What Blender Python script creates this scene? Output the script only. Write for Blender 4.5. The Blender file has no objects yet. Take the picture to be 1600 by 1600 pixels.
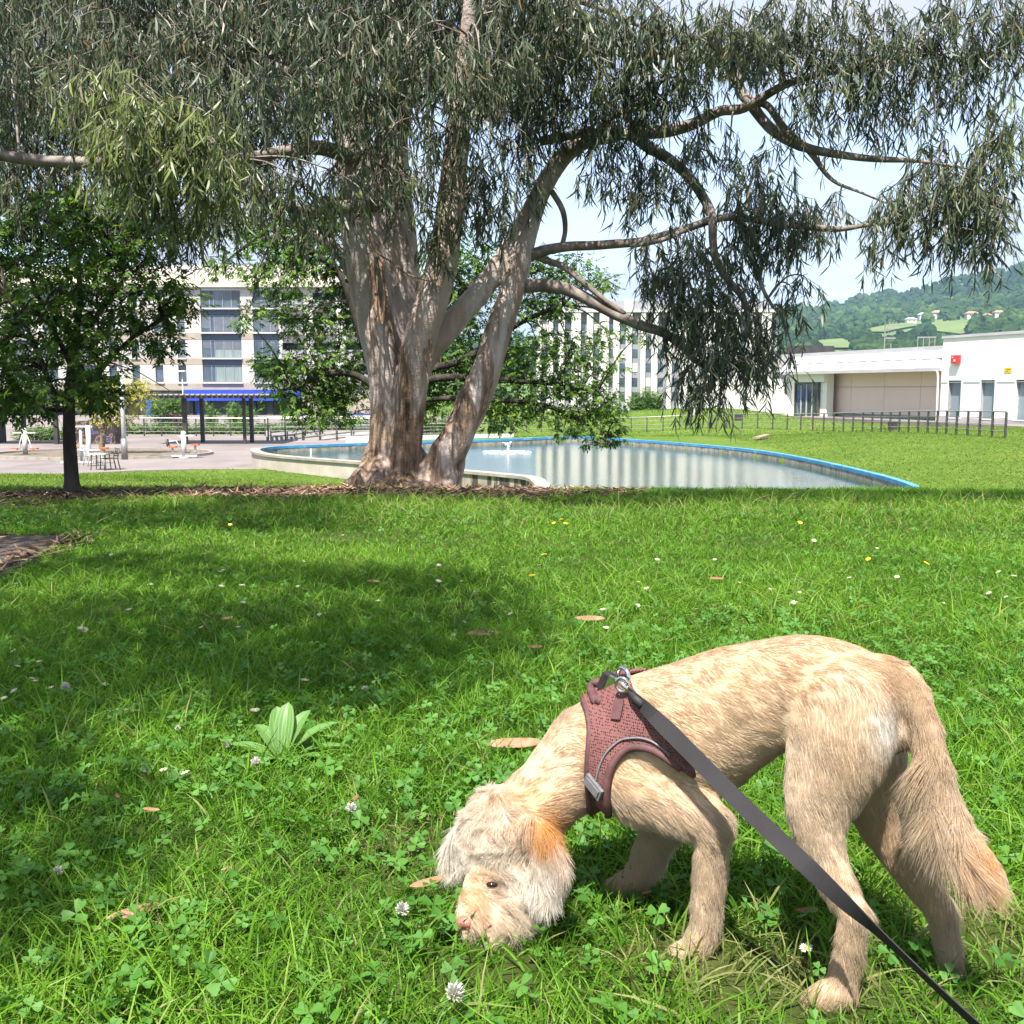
import bpy, math, random
import numpy as np
from mathutils import Vector, Matrix
from mathutils.bvhtree import BVHTree

R = np.random.default_rng(11)
random.seed(5)
SC = bpy.context.scene
COL = SC.collection

# ---------------------------------------------------------------- camera
CAMH, PITCH, FPX = 1.10, math.radians(6.83), 1600.0
CP, SP = math.cos(PITCH), math.sin(PITCH)
cam_data = bpy.data.cameras.new('camera')
cam_data.sensor_width = 36.0
cam_data.lens = 36.0
cam_data.clip_start = 0.05
cam_data.clip_end = 20000.0
cam = bpy.data.objects.new('camera', cam_data)
COL.objects.link(cam)
cam.location = (0, 0, CAMH)
cam.rotation_euler = (math.pi / 2 - PITCH, 0, 0)
SC.camera = cam

# ---------------------------------------------------------------- world, sun, exposure
SUN_EL = math.radians(62)
SUN_H = np.array([-0.26, -0.966])            # horizontal direction towards the sun
SUN_H = SUN_H / np.linalg.norm(SUN_H)
world = bpy.data.worlds.new('World')
SC.world = world
world.use_nodes = True
nt = world.node_tree
bg = nt.nodes['Background']
sky = nt.nodes.new('ShaderNodeTexSky')
sky.sky_type = 'NISHITA'
sky.sun_disc = False
sky.sun_elevation = SUN_EL
sky.sun_rotation = math.atan2(SUN_H[0], SUN_H[1])
sky.air_density = 1.0
sky.dust_density = 1.5
tc = nt.nodes.new('ShaderNodeTexCoord')
mp = nt.nodes.new('ShaderNodeMapping')
mp.inputs['Scale'].default_value = (2.2, 2.2, 9.0)
nz = nt.nodes.new('ShaderNodeTexNoise')
nz.inputs['Scale'].default_value = 1.7
nz.inputs['Detail'].default_value = 7
nz.inputs['Roughness'].default_value = 0.55
rp = nt.nodes.new('ShaderNodeValToRGB')
rp.color_ramp.elements[0].position = 0.43
rp.color_ramp.elements[1].position = 0.60
rp.color_ramp.elements[0].color = (0.50, 0.50, 0.50, 1)
rp.color_ramp.elements[1].color = (1, 1, 1, 1)
mx = nt.nodes.new('ShaderNodeMix')
mx.data_type = 'RGBA'
mx.inputs[7].default_value = (2.15, 2.25, 2.55, 1)
nt.links.new(tc.outputs['Generated'], mp.inputs['Vector'])
nt.links.new(mp.outputs['Vector'], nz.inputs['Vector'])
nt.links.new(nz.outputs['Fac'], rp.inputs['Fac'])
nt.links.new(rp.outputs['Color'], mx.inputs[0])
nt.links.new(sky.outputs['Color'], mx.inputs[6])
nt.links.new(mx.outputs[2], bg.inputs['Color'])
bg.inputs['Strength'].default_value = 0.14

sun_d = bpy.data.lights.new('sun', 'SUN')
sun_d.energy = 4.8
sun_d.angle = math.radians(0.53)
sun_d.color = (1.0, 0.95, 0.87)
sun = bpy.data.objects.new('sun', sun_d)
COL.objects.link(sun)
to_sun = Vector((SUN_H[0] * math.cos(SUN_EL), SUN_H[1] * math.cos(SUN_EL), math.sin(SUN_EL)))
sun.rotation_euler = to_sun.to_track_quat('Z', 'Y').to_euler()
sun.location = (-5, -10, 30)

vs = SC.view_settings
vs.view_transform = 'Standard'
vs.look = 'None'
vs.exposure = 1.5
vs.gamma = 1.0
vs.use_curve_mapping = False
SC.cycles.use_denoising = True
SC.cycles.max_bounces = 7
SC.cycles.diffuse_bounces = 3
SC.cycles.glossy_bounces = 3
SC.cycles.transmission_bounces = 5
SC.cycles.transparent_max_bounces = 8
SC.cycles.caustics_reflective = False
SC.cycles.caustics_refractive = False

# ---------------------------------------------------------------- lens geometry used to measure the place
def P(u, v, y):
    X = (u - 800) / FPX; Z = (800 - v) / FPX
    t = y / (CP + Z * SP)
    return np.array([X * t, y, CAMH + (-SP + Z * CP) * t])
def G(u, v, z=0.0):
    X = (u - 800) / FPX; Z = (800 - v) / FPX
    t = (z - CAMH) / (-SP + Z * CP)
    return np.array([X * t, (CP + Z * SP) * t, z])
def PXA(p):
    p = np.asarray(p, float)
    d = p[..., 1] * CP - (p[..., 2] - CAMH) * SP
    up = p[..., 1] * SP + (p[..., 2] - CAMH) * CP
    return 800 + FPX * p[..., 0] / d, 800 - FPX * up / d
def nrm(a):
    a = np.asarray(a, float)
    return a / np.maximum(np.linalg.norm(a, axis=-1, keepdims=True), 1e-9)
def sstep(a, b, x):
    t = np.clip((x - a) / (b - a), 0, 1)
    return t * t * (3 - 2 * t)

# ---------------------------------------------------------------- mesh helpers
ORIG = {}
class Acc:
    """collects triangles and quads for ONE mesh object"""
    def __init__(s):
        s.V = []; s.F3 = []; s.F4 = []; s.n = 0; s.C = []; s.hasc = False
    def add(s, V, F, col=None):
        V = np.asarray(V, float).reshape(-1, 3)
        F = np.asarray(F, int)
        if F.size:
            (s.F3 if F.shape[1] == 3 else s.F4).append(F + s.n)
        s.V.append(V); s.n += len(V)
        if col is not None:
            s.hasc = True
            s.C.append(np.asarray(col, float))
        else:
            s.C.append(np.zeros((len(V), 4)))
        return s
    def box(s, c, size, rot=0.0, tilt=None):
        x, y, z = [k / 2 for k in size]
        V = np.array([[-x,-y,-z],[x,-y,-z],[x,y,-z],[-x,y,-z],[-x,-y,z],[x,-y,z],[x,y,z],[-x,y,z]])
        if tilt is not None:
            V = V @ np.array(tilt.to_3x3()).T if hasattr(tilt, 'to_3x3') else V @ np.array(tilt).T
        if rot:
            ca, sa = math.cos(rot), math.sin(rot)
            V = V @ np.array([[ca, sa, 0], [-sa, ca, 0], [0, 0, 1]])
        F = [[0,3,2,1],[4,5,6,7],[0,1,5,4],[1,2,6,5],[2,3,7,6],[3,0,4,7]]
        return s.add(V + np.array(c), F)
    def bx(s, x0, x1, y0, y1, z0, z1):
        return s.box(((x0+x1)/2, (y0+y1)/2, (z0+z1)/2), (x1-x0, y1-y0, z1-z0))
    def tube(s, pts, rad, segs=8, cap=True, col=None):
        V, F, F3 = tube_arrays(pts, rad, segs, cap)
        n0 = s.n
        s.add(V, F, None if col is None else np.tile(col, (len(V), 1)))
        if len(F3): s.F3.append(np.asarray(F3, int) + n0)
        return s
    def sphere(s, c, r, seg=12, ring=8, scale=(1, 1, 1), rotm=None):
        V = []; F = []
        for i in range(ring + 1):
            th = math.pi * i / ring
            for j in range(seg):
                ph = 2 * math.pi * j / seg
                V.append((math.sin(th) * math.cos(ph), math.sin(th) * math.sin(ph), math.cos(th)))
        for i in range(ring):
            for j in range(seg):
                F.append([i*seg+j, (i+1)*seg+j, (i+1)*seg+(j+1) % seg, i*seg+(j+1) % seg])
        V = np.array(V) * r * np.array(scale)
        if rotm is not None: V = V @ np.array(rotm).T
        return s.add(V + np.array(c), F)
    def prism(s, poly, z0, z1):
        n = len(poly)
        V = [(p[0], p[1], z0) for p in poly] + [(p[0], p[1], z1) for p in poly]
        s.add(V, [[i, (i+1) % n, n+(i+1) % n, n+i] for i in range(n)])
        b = s.n - 2 * n
        s.F3.append(np.array([[b, b+i+1, b+i] for i in range(1, n-1)] + [[b+n, b+n+i, b+n+i+1] for i in range(1, n-1)]))
        return s
    def lathe(s, prof, c, segs=16):
        V = []; F = []
        for r, z in prof:
            for j in range(segs):
                a = 2 * math.pi * j / segs
                V.append((c[0] + r * math.cos(a), c[1] + r * math.sin(a), c[2] + z))
        for i in range(len(prof) - 1):
            for j in range(segs):
                F.append([i*segs+j, i*segs+(j+1) % segs, (i+1)*segs+(j+1) % segs, (i+1)*segs+j])
        return s.add(V, F)
    def arrays(s):
        V = np.concatenate(s.V) if s.V else np.zeros((0, 3))
        F3 = np.concatenate(s.F3) if s.F3 else np.zeros((0, 3), int)
        F4 = np.concatenate(s.F4) if s.F4 else np.zeros((0, 4), int)
        return V, F3, F4

def tube_arrays(pts, rad, segs, cap=True):
    pts = np.asarray(pts, float); n = len(pts)
    rad = np.broadcast_to(np.asarray(rad, float), (n,))
    T = nrm(np.gradient(pts, axis=0))
    ref = np.array([0, 0, 1.0]) if abs(T[0][2]) < 0.9 else np.array([1.0, 0, 0])
    N = nrm(np.cross(T[0], ref)); fr = []
    for i in range(n):
        N = nrm(N - T[i] * np.dot(N, T[i])); fr.append((N, np.cross(T[i], N)))
    a = np.arange(segs) * 2 * math.pi / segs
    V = np.concatenate([pts[i] + rad[i] * (np.cos(a)[:, None] * fr[i][0] + np.sin(a)[:, None] * fr[i][1]) for i in range(n)])
    j = np.arange(segs); k = (j + 1) % segs
    F = np.concatenate([np.stack([i*segs+j, i*segs+k, (i+1)*segs+k, (i+1)*segs+j], 1) for i in range(n - 1)])
    F3 = []
    if cap:
        for t in range(1, segs - 1):
            F3.append([0, t+1, t]); b = (n-1)*segs; F3.append([b, b+t, b+t+1])
    return V, F, F3

def mesh_data(name, V, F3=None, F4=None, col=None, smooth=False):
    me = bpy.data.meshes.new(name)
    V = np.asarray(V, np.float32)
    F3 = np.zeros((0, 3), int) if F3 is None else np.asarray(F3, int).reshape(-1, 3)
    F4 = np.zeros((0, 4), int) if F4 is None else np.asarray(F4, int).reshape(-1, 4)
    nl = F3.size + F4.size; nf = len(F3) + len(F4)
    me.vertices.add(len(V)); me.vertices.foreach_set('co', V.ravel())
    me.loops.add(nl); me.polygons.add(nf)
    me.loops.foreach_set('vertex_index', np.concatenate([F3.ravel(), F4.ravel()]).astype(np.int32))
    st = np.concatenate([np.arange(len(F3)) * 3, len(F3) * 3 + np.arange(len(F4)) * 4]).astype(np.int32)
    me.polygons.foreach_set('loop_start', st)
    me.polygons.foreach_set('use_smooth', np.full(nf, smooth, bool))
    me.update(calc_edges=True)
    if col is not None:
        at = me.attributes.new('col', 'FLOAT_COLOR', 'POINT')
        at.data.foreach_set('color', np.asarray(col, np.float32).ravel())
    return me

def link(o, parent=None, kind=None):
    COL.objects.link(o)
    if parent is not None: o.parent = parent
    if kind: o['kind'] = kind
    return o

def mk(name, acc, mat, parent=None, smooth=False, kind=None, label=None, col=None):
    """acc: Acc in world coordinates; becomes one mesh object (child of parent if given)"""
    V, F3, F4 = acc.arrays()
    if col is None and acc.hasc: col = np.concatenate(acc.C)
    if parent is None:
        org = np.zeros(3)
    else:
        org = ORIG[parent.name]
    me = mesh_data(name, V - org, F3, F4, col, smooth)
    if mat is not None: me.materials.append(mat)
    o = bpy.data.objects.new(name, me)
    link(o, parent, kind)
    ORIG[o.name] = org
    if label: o['label'] = label
    return o

def single(name, acc, mat, label, cat, base=None, group=None, smooth=False, kind=None):
    """a thing that is one mesh, with its origin at its base"""
    V, F3, F4 = acc.arrays()
    if base is None:
        base = np.array([V[:, 0].mean(), V[:, 1].mean(), V[:, 2].min()])
    col = np.concatenate(acc.C) if acc.hasc else None
    me = mesh_data(name, V - base, F3, F4, col, smooth)
    me.materials.append(mat)
    o = bpy.data.objects.new(name, me)
    o.location = base
    link(o, None, kind)
    ORIG[o.name] = np.array(base)
    tag(o, label, cat, group)
    return o

def tag(o, label, cat, group=None):
    o['label'] = label; o['category'] = cat
    if group: o['group'] = group
    return o

def thing(name, label, cat, loc, group=None):
    o = bpy.data.objects.new(name, None)
    o.empty_display_size = 0.1
    o.location = loc
    link(o)
    ORIG[o.name] = np.array(loc, float)
    return tag(o, label, cat, group)

def shared(name, me, loc, parent, rot=(0, 0, 0), scale=(1, 1, 1)):
    """a child that shares mesh data with its alikes; loc in world coordinates"""
    o = bpy.data.objects.new(name, me)
    o.location = np.array(loc) - ORIG[parent.name]
    o.rotation_euler = rot; o.scale = scale
    link(o, parent)
    ORIG[o.name] = np.array(loc, float)
    return o

def dup(root, loc, rotz=0.0, label=None, group=None, scale=1.0):
    r = root.copy(); COL.objects.link(r); r.location = loc; r.rotation_euler = (0, 0, rotz)
    r.scale = (scale,) * 3
    if label: r['label'] = label
    if group: r['group'] = group
    ORIG[r.name] = np.array(loc, float)
    for ch in list(root.children):
        c = ch.copy(); COL.objects.link(c); c.parent = r
        for g in list(ch.children):
            d = g.copy(); COL.objects.link(d); d.parent = c
    return r

def strips(pos, dirv, side, length, width, segs=3, prof=None, bend=None, rnd=None, tint=None):
    """many tapered ribbons (blades, leaves, petals); returns V, F3, col"""
    N = len(pos)
    L = np.broadcast_to(np.asarray(length, float), (N,)); W = np.broadcast_to(np.asarray(width, float), (N,))
    t = np.linspace(0, 1, segs + 1)
    if prof is None: prof = 1 - t ** 1.6
    prof = np.asarray(prof)
    c = pos[:, None, :] + dirv[:, None, :] * (L[:, None, None] * t[None, :, None])
    if bend is not None: c = c + bend[:, None, :] * (L[:, None, None] * (t ** 2)[None, :, None])
    off = side[:, None, :] * (W[:, None, None] * 0.5 * prof[None, :, None])
    lo = c - off; hi = c + off
    per = 2 * segs + 1
    V = np.empty((N, per, 3))
    V[:, 0:2*segs:2] = lo[:, :segs]; V[:, 1:2*segs:2] = hi[:, :segs]; V[:, 2*segs] = c[:, segs]
    f = []
    for i in range(segs - 1):
        a = 2 * i
        f += [[a, a+1, a+3], [a, a+3, a+2]]
    f += [[2*segs-2, 2*segs-1, 2*segs]]
    F = (np.array(f)[None] + (np.arange(N) * per)[:, None, None]).reshape(-1, 3)
    C = np.ones((N, per, 4))
    C[:, :, 0] = (R.random(N) if rnd is None else rnd)[:, None]
    C[:, :, 1] = (np.zeros(N) if tint is None else np.broadcast_to(tint, (N,)))[:, None]
    tt = np.empty(per); tt[0:2*segs:2] = t[:segs]; tt[1:2*segs:2] = t[:segs]; tt[2*segs] = 1
    C[:, :, 2] = tt[None]
    return V.reshape(-1, 3), F, C.reshape(-1, 4)

def perp(d, k=None):
    """a random unit vector perpendicular to each d"""
    r = R.normal(size=d.shape) if k is None else np.broadcast_to(k, d.shape)
    return nrm(np.cross(d, r))

def snoise(p, f, seed=0):
    """cheap smooth pseudo-noise, -1..1, for arrays of points"""
    rs = np.random.default_rng(seed)
    out = np.zeros(p.shape[:-1])
    for i in range(5):
        k = rs.normal(size=p.shape[-1]) * f
        out += np.sin(p @ k + rs.random() * 6.28)
    return out / 3.0

def remesh(acc, voxel, smooth_it=6, fac=0.5):
    """fuses overlapping closed shapes into one continuous surface; returns V, faces(list)"""
    V, F3, F4 = acc.arrays()
    me = mesh_data('tmp', V, F3, F4)
    o = bpy.data.objects.new('tmp', me); COL.objects.link(o)
    m = o.modifiers.new('r', 'REMESH'); m.mode = 'VOXEL'; m.voxel_size = voxel
    s = o.modifiers.new('s', 'SMOOTH'); s.factor = fac; s.iterations = smooth_it
    dg = bpy.context.evaluated_depsgraph_get(); dg.update()
    ev = o.evaluated_get(dg)
    m2 = bpy.data.meshes.new_from_object(ev)
    bpy.data.objects.remove(o); bpy.data.meshes.remove(me)
    V = np.empty(len(m2.vertices) * 3, np.float32); m2.vertices.foreach_get('co', V); V = V.reshape(-1, 3).astype(float)
    tot = np.empty(len(m2.polygons), np.int32); m2.polygons.foreach_get('loop_total', tot)
    lv = np.empty(len(m2.loops), np.int32); m2.loops.foreach_get('vertex_index', lv)
    st = np.empty(len(m2.polygons), np.int32); m2.polygons.foreach_get('loop_start', st)
    q = st[tot == 4][:, None] + np.arange(4)[None]; t3 = st[tot == 3][:, None] + np.arange(3)[None]
    F4 = lv[q] if len(q) else np.zeros((0, 4), int); F3 = lv[t3] if len(t3) else np.zeros((0, 3), int)
    bpy.data.meshes.remove(m2)
    return V, F3, F4

def vnormals(V, F3, F4):
    T = F3
    if len(F4): T = np.concatenate([F3, F4[:, [0, 1, 2]], F4[:, [0, 2, 3]]]) if len(F3) else np.concatenate([F4[:, [0, 1, 2]], F4[:, [0, 2, 3]]])
    fn = np.cross(V[T[:, 1]] - V[T[:, 0]], V[T[:, 2]] - V[T[:, 0]])
    N = np.zeros_like(V)
    for k in range(3): np.add.at(N, T[:, k], fn)
    return nrm(N), T, fn

def round_cone(acc, a, b, ra, rb, segs=14):
    """closed tapered capsule from a to b"""
    a = np.asarray(a, float); b = np.asarray(b, float)
    acc.sphere(a, ra, segs, 8); acc.sphere(b, rb, segs, 8)
    if np.linalg.norm(b - a) > 1e-4:
        acc.tube([a, b], [ra, rb], segs)

def chain_shape(acc, pts, rad, segs=14):
    for i in range(len(pts) - 1):
        round_cone(acc, pts[i], pts[i+1], rad[i], rad[i+1], segs)

def catmull(pts, n=8, closed=False):
    pts = np.asarray(pts, float); m = len(pts); out = []
    rng = range(m) if closed else range(m - 1)
    for i in rng:
        if closed: p0, p1, p2, p3 = pts[i-1], pts[i], pts[(i+1) % m], pts[(i+2) % m]
        else: p0, p1, p2, p3 = pts[max(i-1, 0)], pts[i], pts[i+1], pts[min(i+2, m-1)]
        for k in range(n):
            t = k / n
            out.append(0.5 * ((2*p1) + (-p0+p2)*t + (2*p0-5*p1+4*p2-p3)*t*t + (-p0+3*p1-3*p2+p3)*t**3))
    if not closed: out.append(pts[-1])
    return np.array(out)

def inpoly(x, y, poly):
    x = np.asarray(x, float); y = np.asarray(y, float)
    ins = np.zeros(x.shape, bool); n = len(poly); j = n - 1
    for i in range(n):
        xi, yi = poly[i]; xj, yj = poly[j]
        c = ((yi > y) != (yj > y)) & (x < (xj - xi) * (y - yi) / (yj - yi + 1e-12) + xi)
        ins ^= c; j = i
    return ins

# ---------------------------------------------------------------- materials
def nodes_of(name):
    m = bpy.data.materials.new(name); m.use_nodes = True
    t = m.node_tree; b = t.nodes['Principled BSDF']
    return m, t, b
def N(t, kind, **kw):
    n = t.nodes.new(kind)
    for k, v in kw.items():
        if k in n.inputs: n.inputs[k].default_value = v
        else: setattr(n, k, v)
    return n
def ramp(t, fac, stops):
    r = t.nodes.new('ShaderNodeValToRGB')
    e = r.color_ramp.elements
    while len(e) < len(stops): e.new(0.5)
    for i, (p, c) in enumerate(stops):
        e[i].position = p; e[i].color = tuple(c) + (1,) if len(c) == 3 else c
    t.links.new(fac, r.inputs['Fac'])
    return r.outputs['Color']
def mixc(t, fac, a, b, blend='MIX'):
    m = t.nodes.new('ShaderNodeMix'); m.data_type = 'RGBA'; m.blend_type = blend
    for s, val in ((0, fac), (6, a), (7, b)):
        if isinstance(val, (int, float)): m.inputs[s].default_value = val
        elif isinstance(val, tuple): m.inputs[s].default_value = val + (1,) if len(val) == 3 else val
        else: t.links.new(val, m.inputs[s])
    return m.outputs[2]
def coords(t, scale=(1, 1, 1), kind='Object'):
    c = N(t, 'ShaderNodeTexCoord'); m = N(t, 'ShaderNodeMapping'); m.inputs['Scale'].default_value = scale
    t.links.new(c.outputs[kind], m.inputs['Vector'])
    return m.outputs['Vector']
def noise_tex(t, vec, scale, detail=4, rough=0.55, dist=0.0):
    n = N(t, 'ShaderNodeTexNoise', Scale=scale, Detail=detail, Roughness=rough, Distortion=dist)
    t.links.new(vec, n.inputs['Vector'])
    return n.outputs['Fac']
def bump(t, b, h, strength=0.3, dist=0.02):
    n = N(t, 'ShaderNodeBump', Strength=strength, Distance=dist)
    t.links.new(h, n.inputs['Height']); t.links.new(n.outputs['Normal'], b.inputs['Normal'])
def surf(name, c1, c2, scale=4.0, rough=0.7, bmp=0.15, bscale=30.0, stretch=(1, 1, 1), metal=0.0, spec=0.4, lo=0.35, hi=0.65, stain=None, sscale=1.2, bdist=0.01):
    """mottled procedural surface: two tones by noise, optional stains, fine relief"""
    m, t, b = nodes_of(name)
    v = coords(t, stretch)
    f = noise_tex(t, v, scale, 6)
    c = ramp(t, f, [(lo, c1), (hi, c2)])
    if stain is not None:
        s = noise_tex(t, v, sscale, 7, 0.65, 0.4)
        sf = ramp(t, s, [(0.52, (0, 0, 0)), (0.68, (1, 1, 1))])
        c = mixc(t, sf, c, stain)
    t.links.new(c, b.inputs['Base Color'])
    b.inputs['Roughness'].default_value = rough; b.inputs['Metallic'].default_value = metal
    b.inputs['Specular IOR Level'].default_value = spec
    if bmp: bump(t, b, noise_tex(t, v, bscale, 5), bmp, bdist)
    return m
def leaf_mat(name, stops, tintc, trans=0.35, rough=0.5, spec=0.35, tip=None, tcol=None):
    """leaf or blade: colour by the leaf's own random number, light passes through"""
    m, t, b = nodes_of(name)
    a = N(t, 'ShaderNodeAttribute', attribute_name='col')
    s = N(t, 'ShaderNodeSeparateColor'); t.links.new(a.outputs['Color'], s.inputs['Color'])
    c = ramp(t, s.outputs[0], stops)
    c = mixc(t, s.outputs[1], c, tintc)
    if tip is not None:
        f = ramp(t, s.outputs[2], [(0.0, (0, 0, 0)), (1.0, (1, 1, 1))])
        c = mixc(t, f, mixc(t, 0.55, c, tip), c)
    t.links.new(c, b.inputs['Base Color'])
    b.inputs['Roughness'].default_value = rough; b.inputs['Specular IOR Level'].default_value = spec
    tr = N(t, 'ShaderNodeBsdfTranslucent')
    if tcol is None: t.links.new(c, tr.inputs['Color'])
    else: t.links.new(mixc(t, 1.0, c, tcol, 'MULTIPLY'), tr.inputs['Color'])
    mxs = N(t, 'ShaderNodeMixShader'); mxs.inputs[0].default_value = trans
    out = t.nodes['Material Output']
    t.links.new(b.outputs[0], mxs.inputs[1]); t.links.new(tr.outputs[0], mxs.inputs[2]); t.links.new(mxs.outputs[0], out.inputs['Surface'])
    return m

# ================================================================= MATERIALS
M_LAWN, t, b = nodes_of('lawn_soil')
_a = N(t, 'ShaderNodeAttribute', attribute_name='col'); _s = N(t, 'ShaderNodeSeparateColor'); t.links.new(_a.outputs['Color'], _s.inputs['Color'])
_v = coords(t)
_g = ramp(t, noise_tex(t, _v, 3.0, 8, 0.7), [(0.3, (0.028, 0.040, 0.010)), (0.55, (0.055, 0.075, 0.018)), (0.75, (0.11, 0.10, 0.04))])
_g2 = ramp(t, noise_tex(t, _v, 0.35, 6, 0.6), [(0.4, (0.09, 0.145, 0.018)), (0.65, (0.145, 0.192, 0.033))])
_g3 = mixc(t, ramp(t, noise_tex(t, _v, 5.0, 8, 0.75), [(0.40, (0, 0, 0)), (0.60, (1, 1, 1))]), _g2, (0.05, 0.095, 0.011))
_gg = mixc(t, _s.outputs[1], _g, _g3)
_d = ramp(t, noise_tex(t, _v, 9.0, 8, 0.75), [(0.3, (0.055, 0.032, 0.02)), (0.5, (0.10, 0.062, 0.042)), (0.72, (0.18, 0.12, 0.085))])
t.links.new(mixc(t, _s.outputs[0], _gg, _d), b.inputs['Base Color'])
b.inputs['Roughness'].default_value = 0.95; b.inputs['Specular IOR Level'].default_value = 0.1
bump(t, b, noise_tex(t, _v, 14.0, 8, 0.75), 0.6, 0.05)

M_PAVE, t, b = nodes_of('plaza_paving')
_v = coords(t)
_c = ramp(t, noise_tex(t, _v, 0.35, 6, 0.65, 0.6), [(0.35, (0.135, 0.112, 0.105)), (0.5, (0.175, 0.148, 0.14)), (0.68, (0.21, 0.18, 0.17))])
_st = ramp(t, noise_tex(t, coords(t, (0.25, 1.6, 1)), 1.0, 7, 0.6, 1.2), [(0.60, (0, 0, 0)), (0.66, (1, 1, 1))])
t.links.new(mixc(t, mixc(t, 0.5, (0, 0, 0), _st), _c, (0.085, 0.07, 0.068)), b.inputs['Base Color'])
b.inputs['Roughness'].default_value = 0.9
bump(t, b, noise_tex(t, _v, 20, 4), 0.2, 0.01)

M_PATH = surf('old_path_tarmac', (0.035, 0.028, 0.023), (0.075, 0.06, 0.05), 6, 0.92, 0.5, 40, stain=(0.06, 0.05, 0.04))
M_CONC = surf('cream_concrete', (0.36, 0.32, 0.26), (0.44, 0.40, 0.335), 1.5, 0.85, 0.2, 25, stain=(0.34, 0.30, 0.24), sscale=0.9)
M_CONC_ST, t, b = nodes_of('streaked_concrete')
_v = coords(t); _vs = coords(t, (3.2, 3.2, 0.25))
_c = ramp(t, noise_tex(t, _v, 2.0, 6), [(0.35, (0.26, 0.23, 0.18)), (0.65, (0.36, 0.32, 0.26))])
_k = ramp(t, noise_tex(t, _vs, 1.6, 5, 0.6), [(0.44, (0, 0, 0)), (0.54, (1, 1, 1))])
t.links.new(mixc(t, _k, _c, (0.05, 0.042, 0.032)), b.inputs['Base Color']); b.inputs['Roughness'].default_value = 0.9
M_COPE = surf('coping_stone', (0.24, 0.215, 0.185), (0.33, 0.295, 0.255), 3, 0.85, 0.3, 30, stain=(0.2, 0.17, 0.14))
M_BLUE = surf('pool_blue_paint', (0.035, 0.20, 0.40), (0.06, 0.26, 0.47), 2.5, 0.55, 0.15, 20, stain=(0.16, 0.38, 0.52), sscale=2.0)
M_TILE = surf('pool_grey_stone', (0.17, 0.16, 0.14), (0.36, 0.34, 0.30), 5, 0.8, 0.4, 25, stain=(0.07, 0.07, 0.06), sscale=3)
M_FLOOR = surf('pool_floor', (0.10, 0.16, 0.10), (0.15, 0.22, 0.14), 0.6, 0.9, 0.1, 8)

M_WATER, t, b = nodes_of('pool_water')
b.inputs['Base Color'].default_value = (0.040, 0.070, 0.032, 1)
b.inputs['Roughness'].default_value = 0.03; b.inputs['IOR'].default_value = 1.33
b.inputs['Transmission Weight'].default_value = 0.25
b.inputs['Specular IOR Level'].default_value = 0.8
_w1 = noise_tex(t, coords(t, (1.0, 2.6, 1)), 2.0, 5, 0.6)
bump(t, b, _w1, 0.065, 0.10)

# ================================================================= LAND
# sampled heights of the place (x, y, z), metres; the lawn under the camera is z = 0
CTRL = np.array([
 (-30,13,-.25),(-14,13,-.18),(-6,13,-.18),(-1.5,13,-.30),(3,13,-.36),(8,13,-.34),(14,13,-.30),(30,13,-.3),
 (-30,22,-.8),(-14,20,-.62),(-7,20,-.70),(-2,19,-.95),(-14,29,-1.3),(-7,28,-1.42),(-2,26,-1.58),(0.5,17,-.9),(0.5,22,-1.6),
 (-22,36,-1.9),(-14,37,-1.9),(-9.3,38.4,-1.90),(-7.6,36.4,-1.93),(-4.7,33.6,-1.96),(-2.1,30.8,-1.97),(0.2,28.0,-2.0),
 (3,16,-1.0),(3,19.5,-1.6),(3,22,-1.75),(8,16.5,-.95),(8,20.5,-1.65),(13,17,-.8),(13,22,-1.22),(11.8,25.2,-1.36),
 (11.5,33,-1.39),(11.1,40.8,-1.38),(9.8,46.8,-1.39),(7.2,51.8,-1.42),(4.0,56.5,-1.46),(0,55,-1.52),
 (18,24,-1.05),(18,30,-1.15),(17,38,-1.08),(20,42,-.90),(20,51,-1.05),(18.5,63,-1.4),(8.75,70,-1.8),(0,75,-1.9),(-8,82,-1.95),
 (25,30,-.9),(25,40,-.78),(24,50,-.85),(28,56,-.85),(24.5,66,-.85),(20.5,76,-.9),(17,75,-.55),(15,79,-.35),(11,83,-.6),(6,86,-.95),(16,90,-.8),(40,30,-.7),(40,56,-.8),
 (-12,60,-1.9),(-25,60,-1.9),(-45,60,-1.9),(-20,90,-1.95),(0,105,-2.0),(30,110,-1.6),(-45,36,-1.9),(-45,110,-2.0),(50,100,-1.5)], float)
def _tps(r2): return np.where(r2 > 0, r2 * np.log(r2 + 1e-12), 0)
_n = len(CTRL)
_K = _tps(((CTRL[:, None, :2] - CTRL[None, :, :2]) ** 2).sum(-1)) + np.eye(_n) * 0.6
_Pm = np.concatenate([np.ones((_n, 1)), CTRL[:, :2]], 1)
_A = np.block([[_K, _Pm], [_Pm.T, np.zeros((3, 3))]])
_W = np.linalg.solve(_A, np.concatenate([CTRL[:, 2], np.zeros(3)]))
PLAZA = np.array([(-80,28),(-17.6,31.0),(-17.0,34.3),(-15.9,36.6),(-14,38.1),(-12,38.8),(-9.5,38.8),(-10.0,41.0),(-10.4,43.0),(-10.2,44.7),(-8.6,46.2),(-6.8,47.6),(-6.2,50),(-6.5,64),(-6.0,96),(-6,121),(-80,121)], float)
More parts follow.
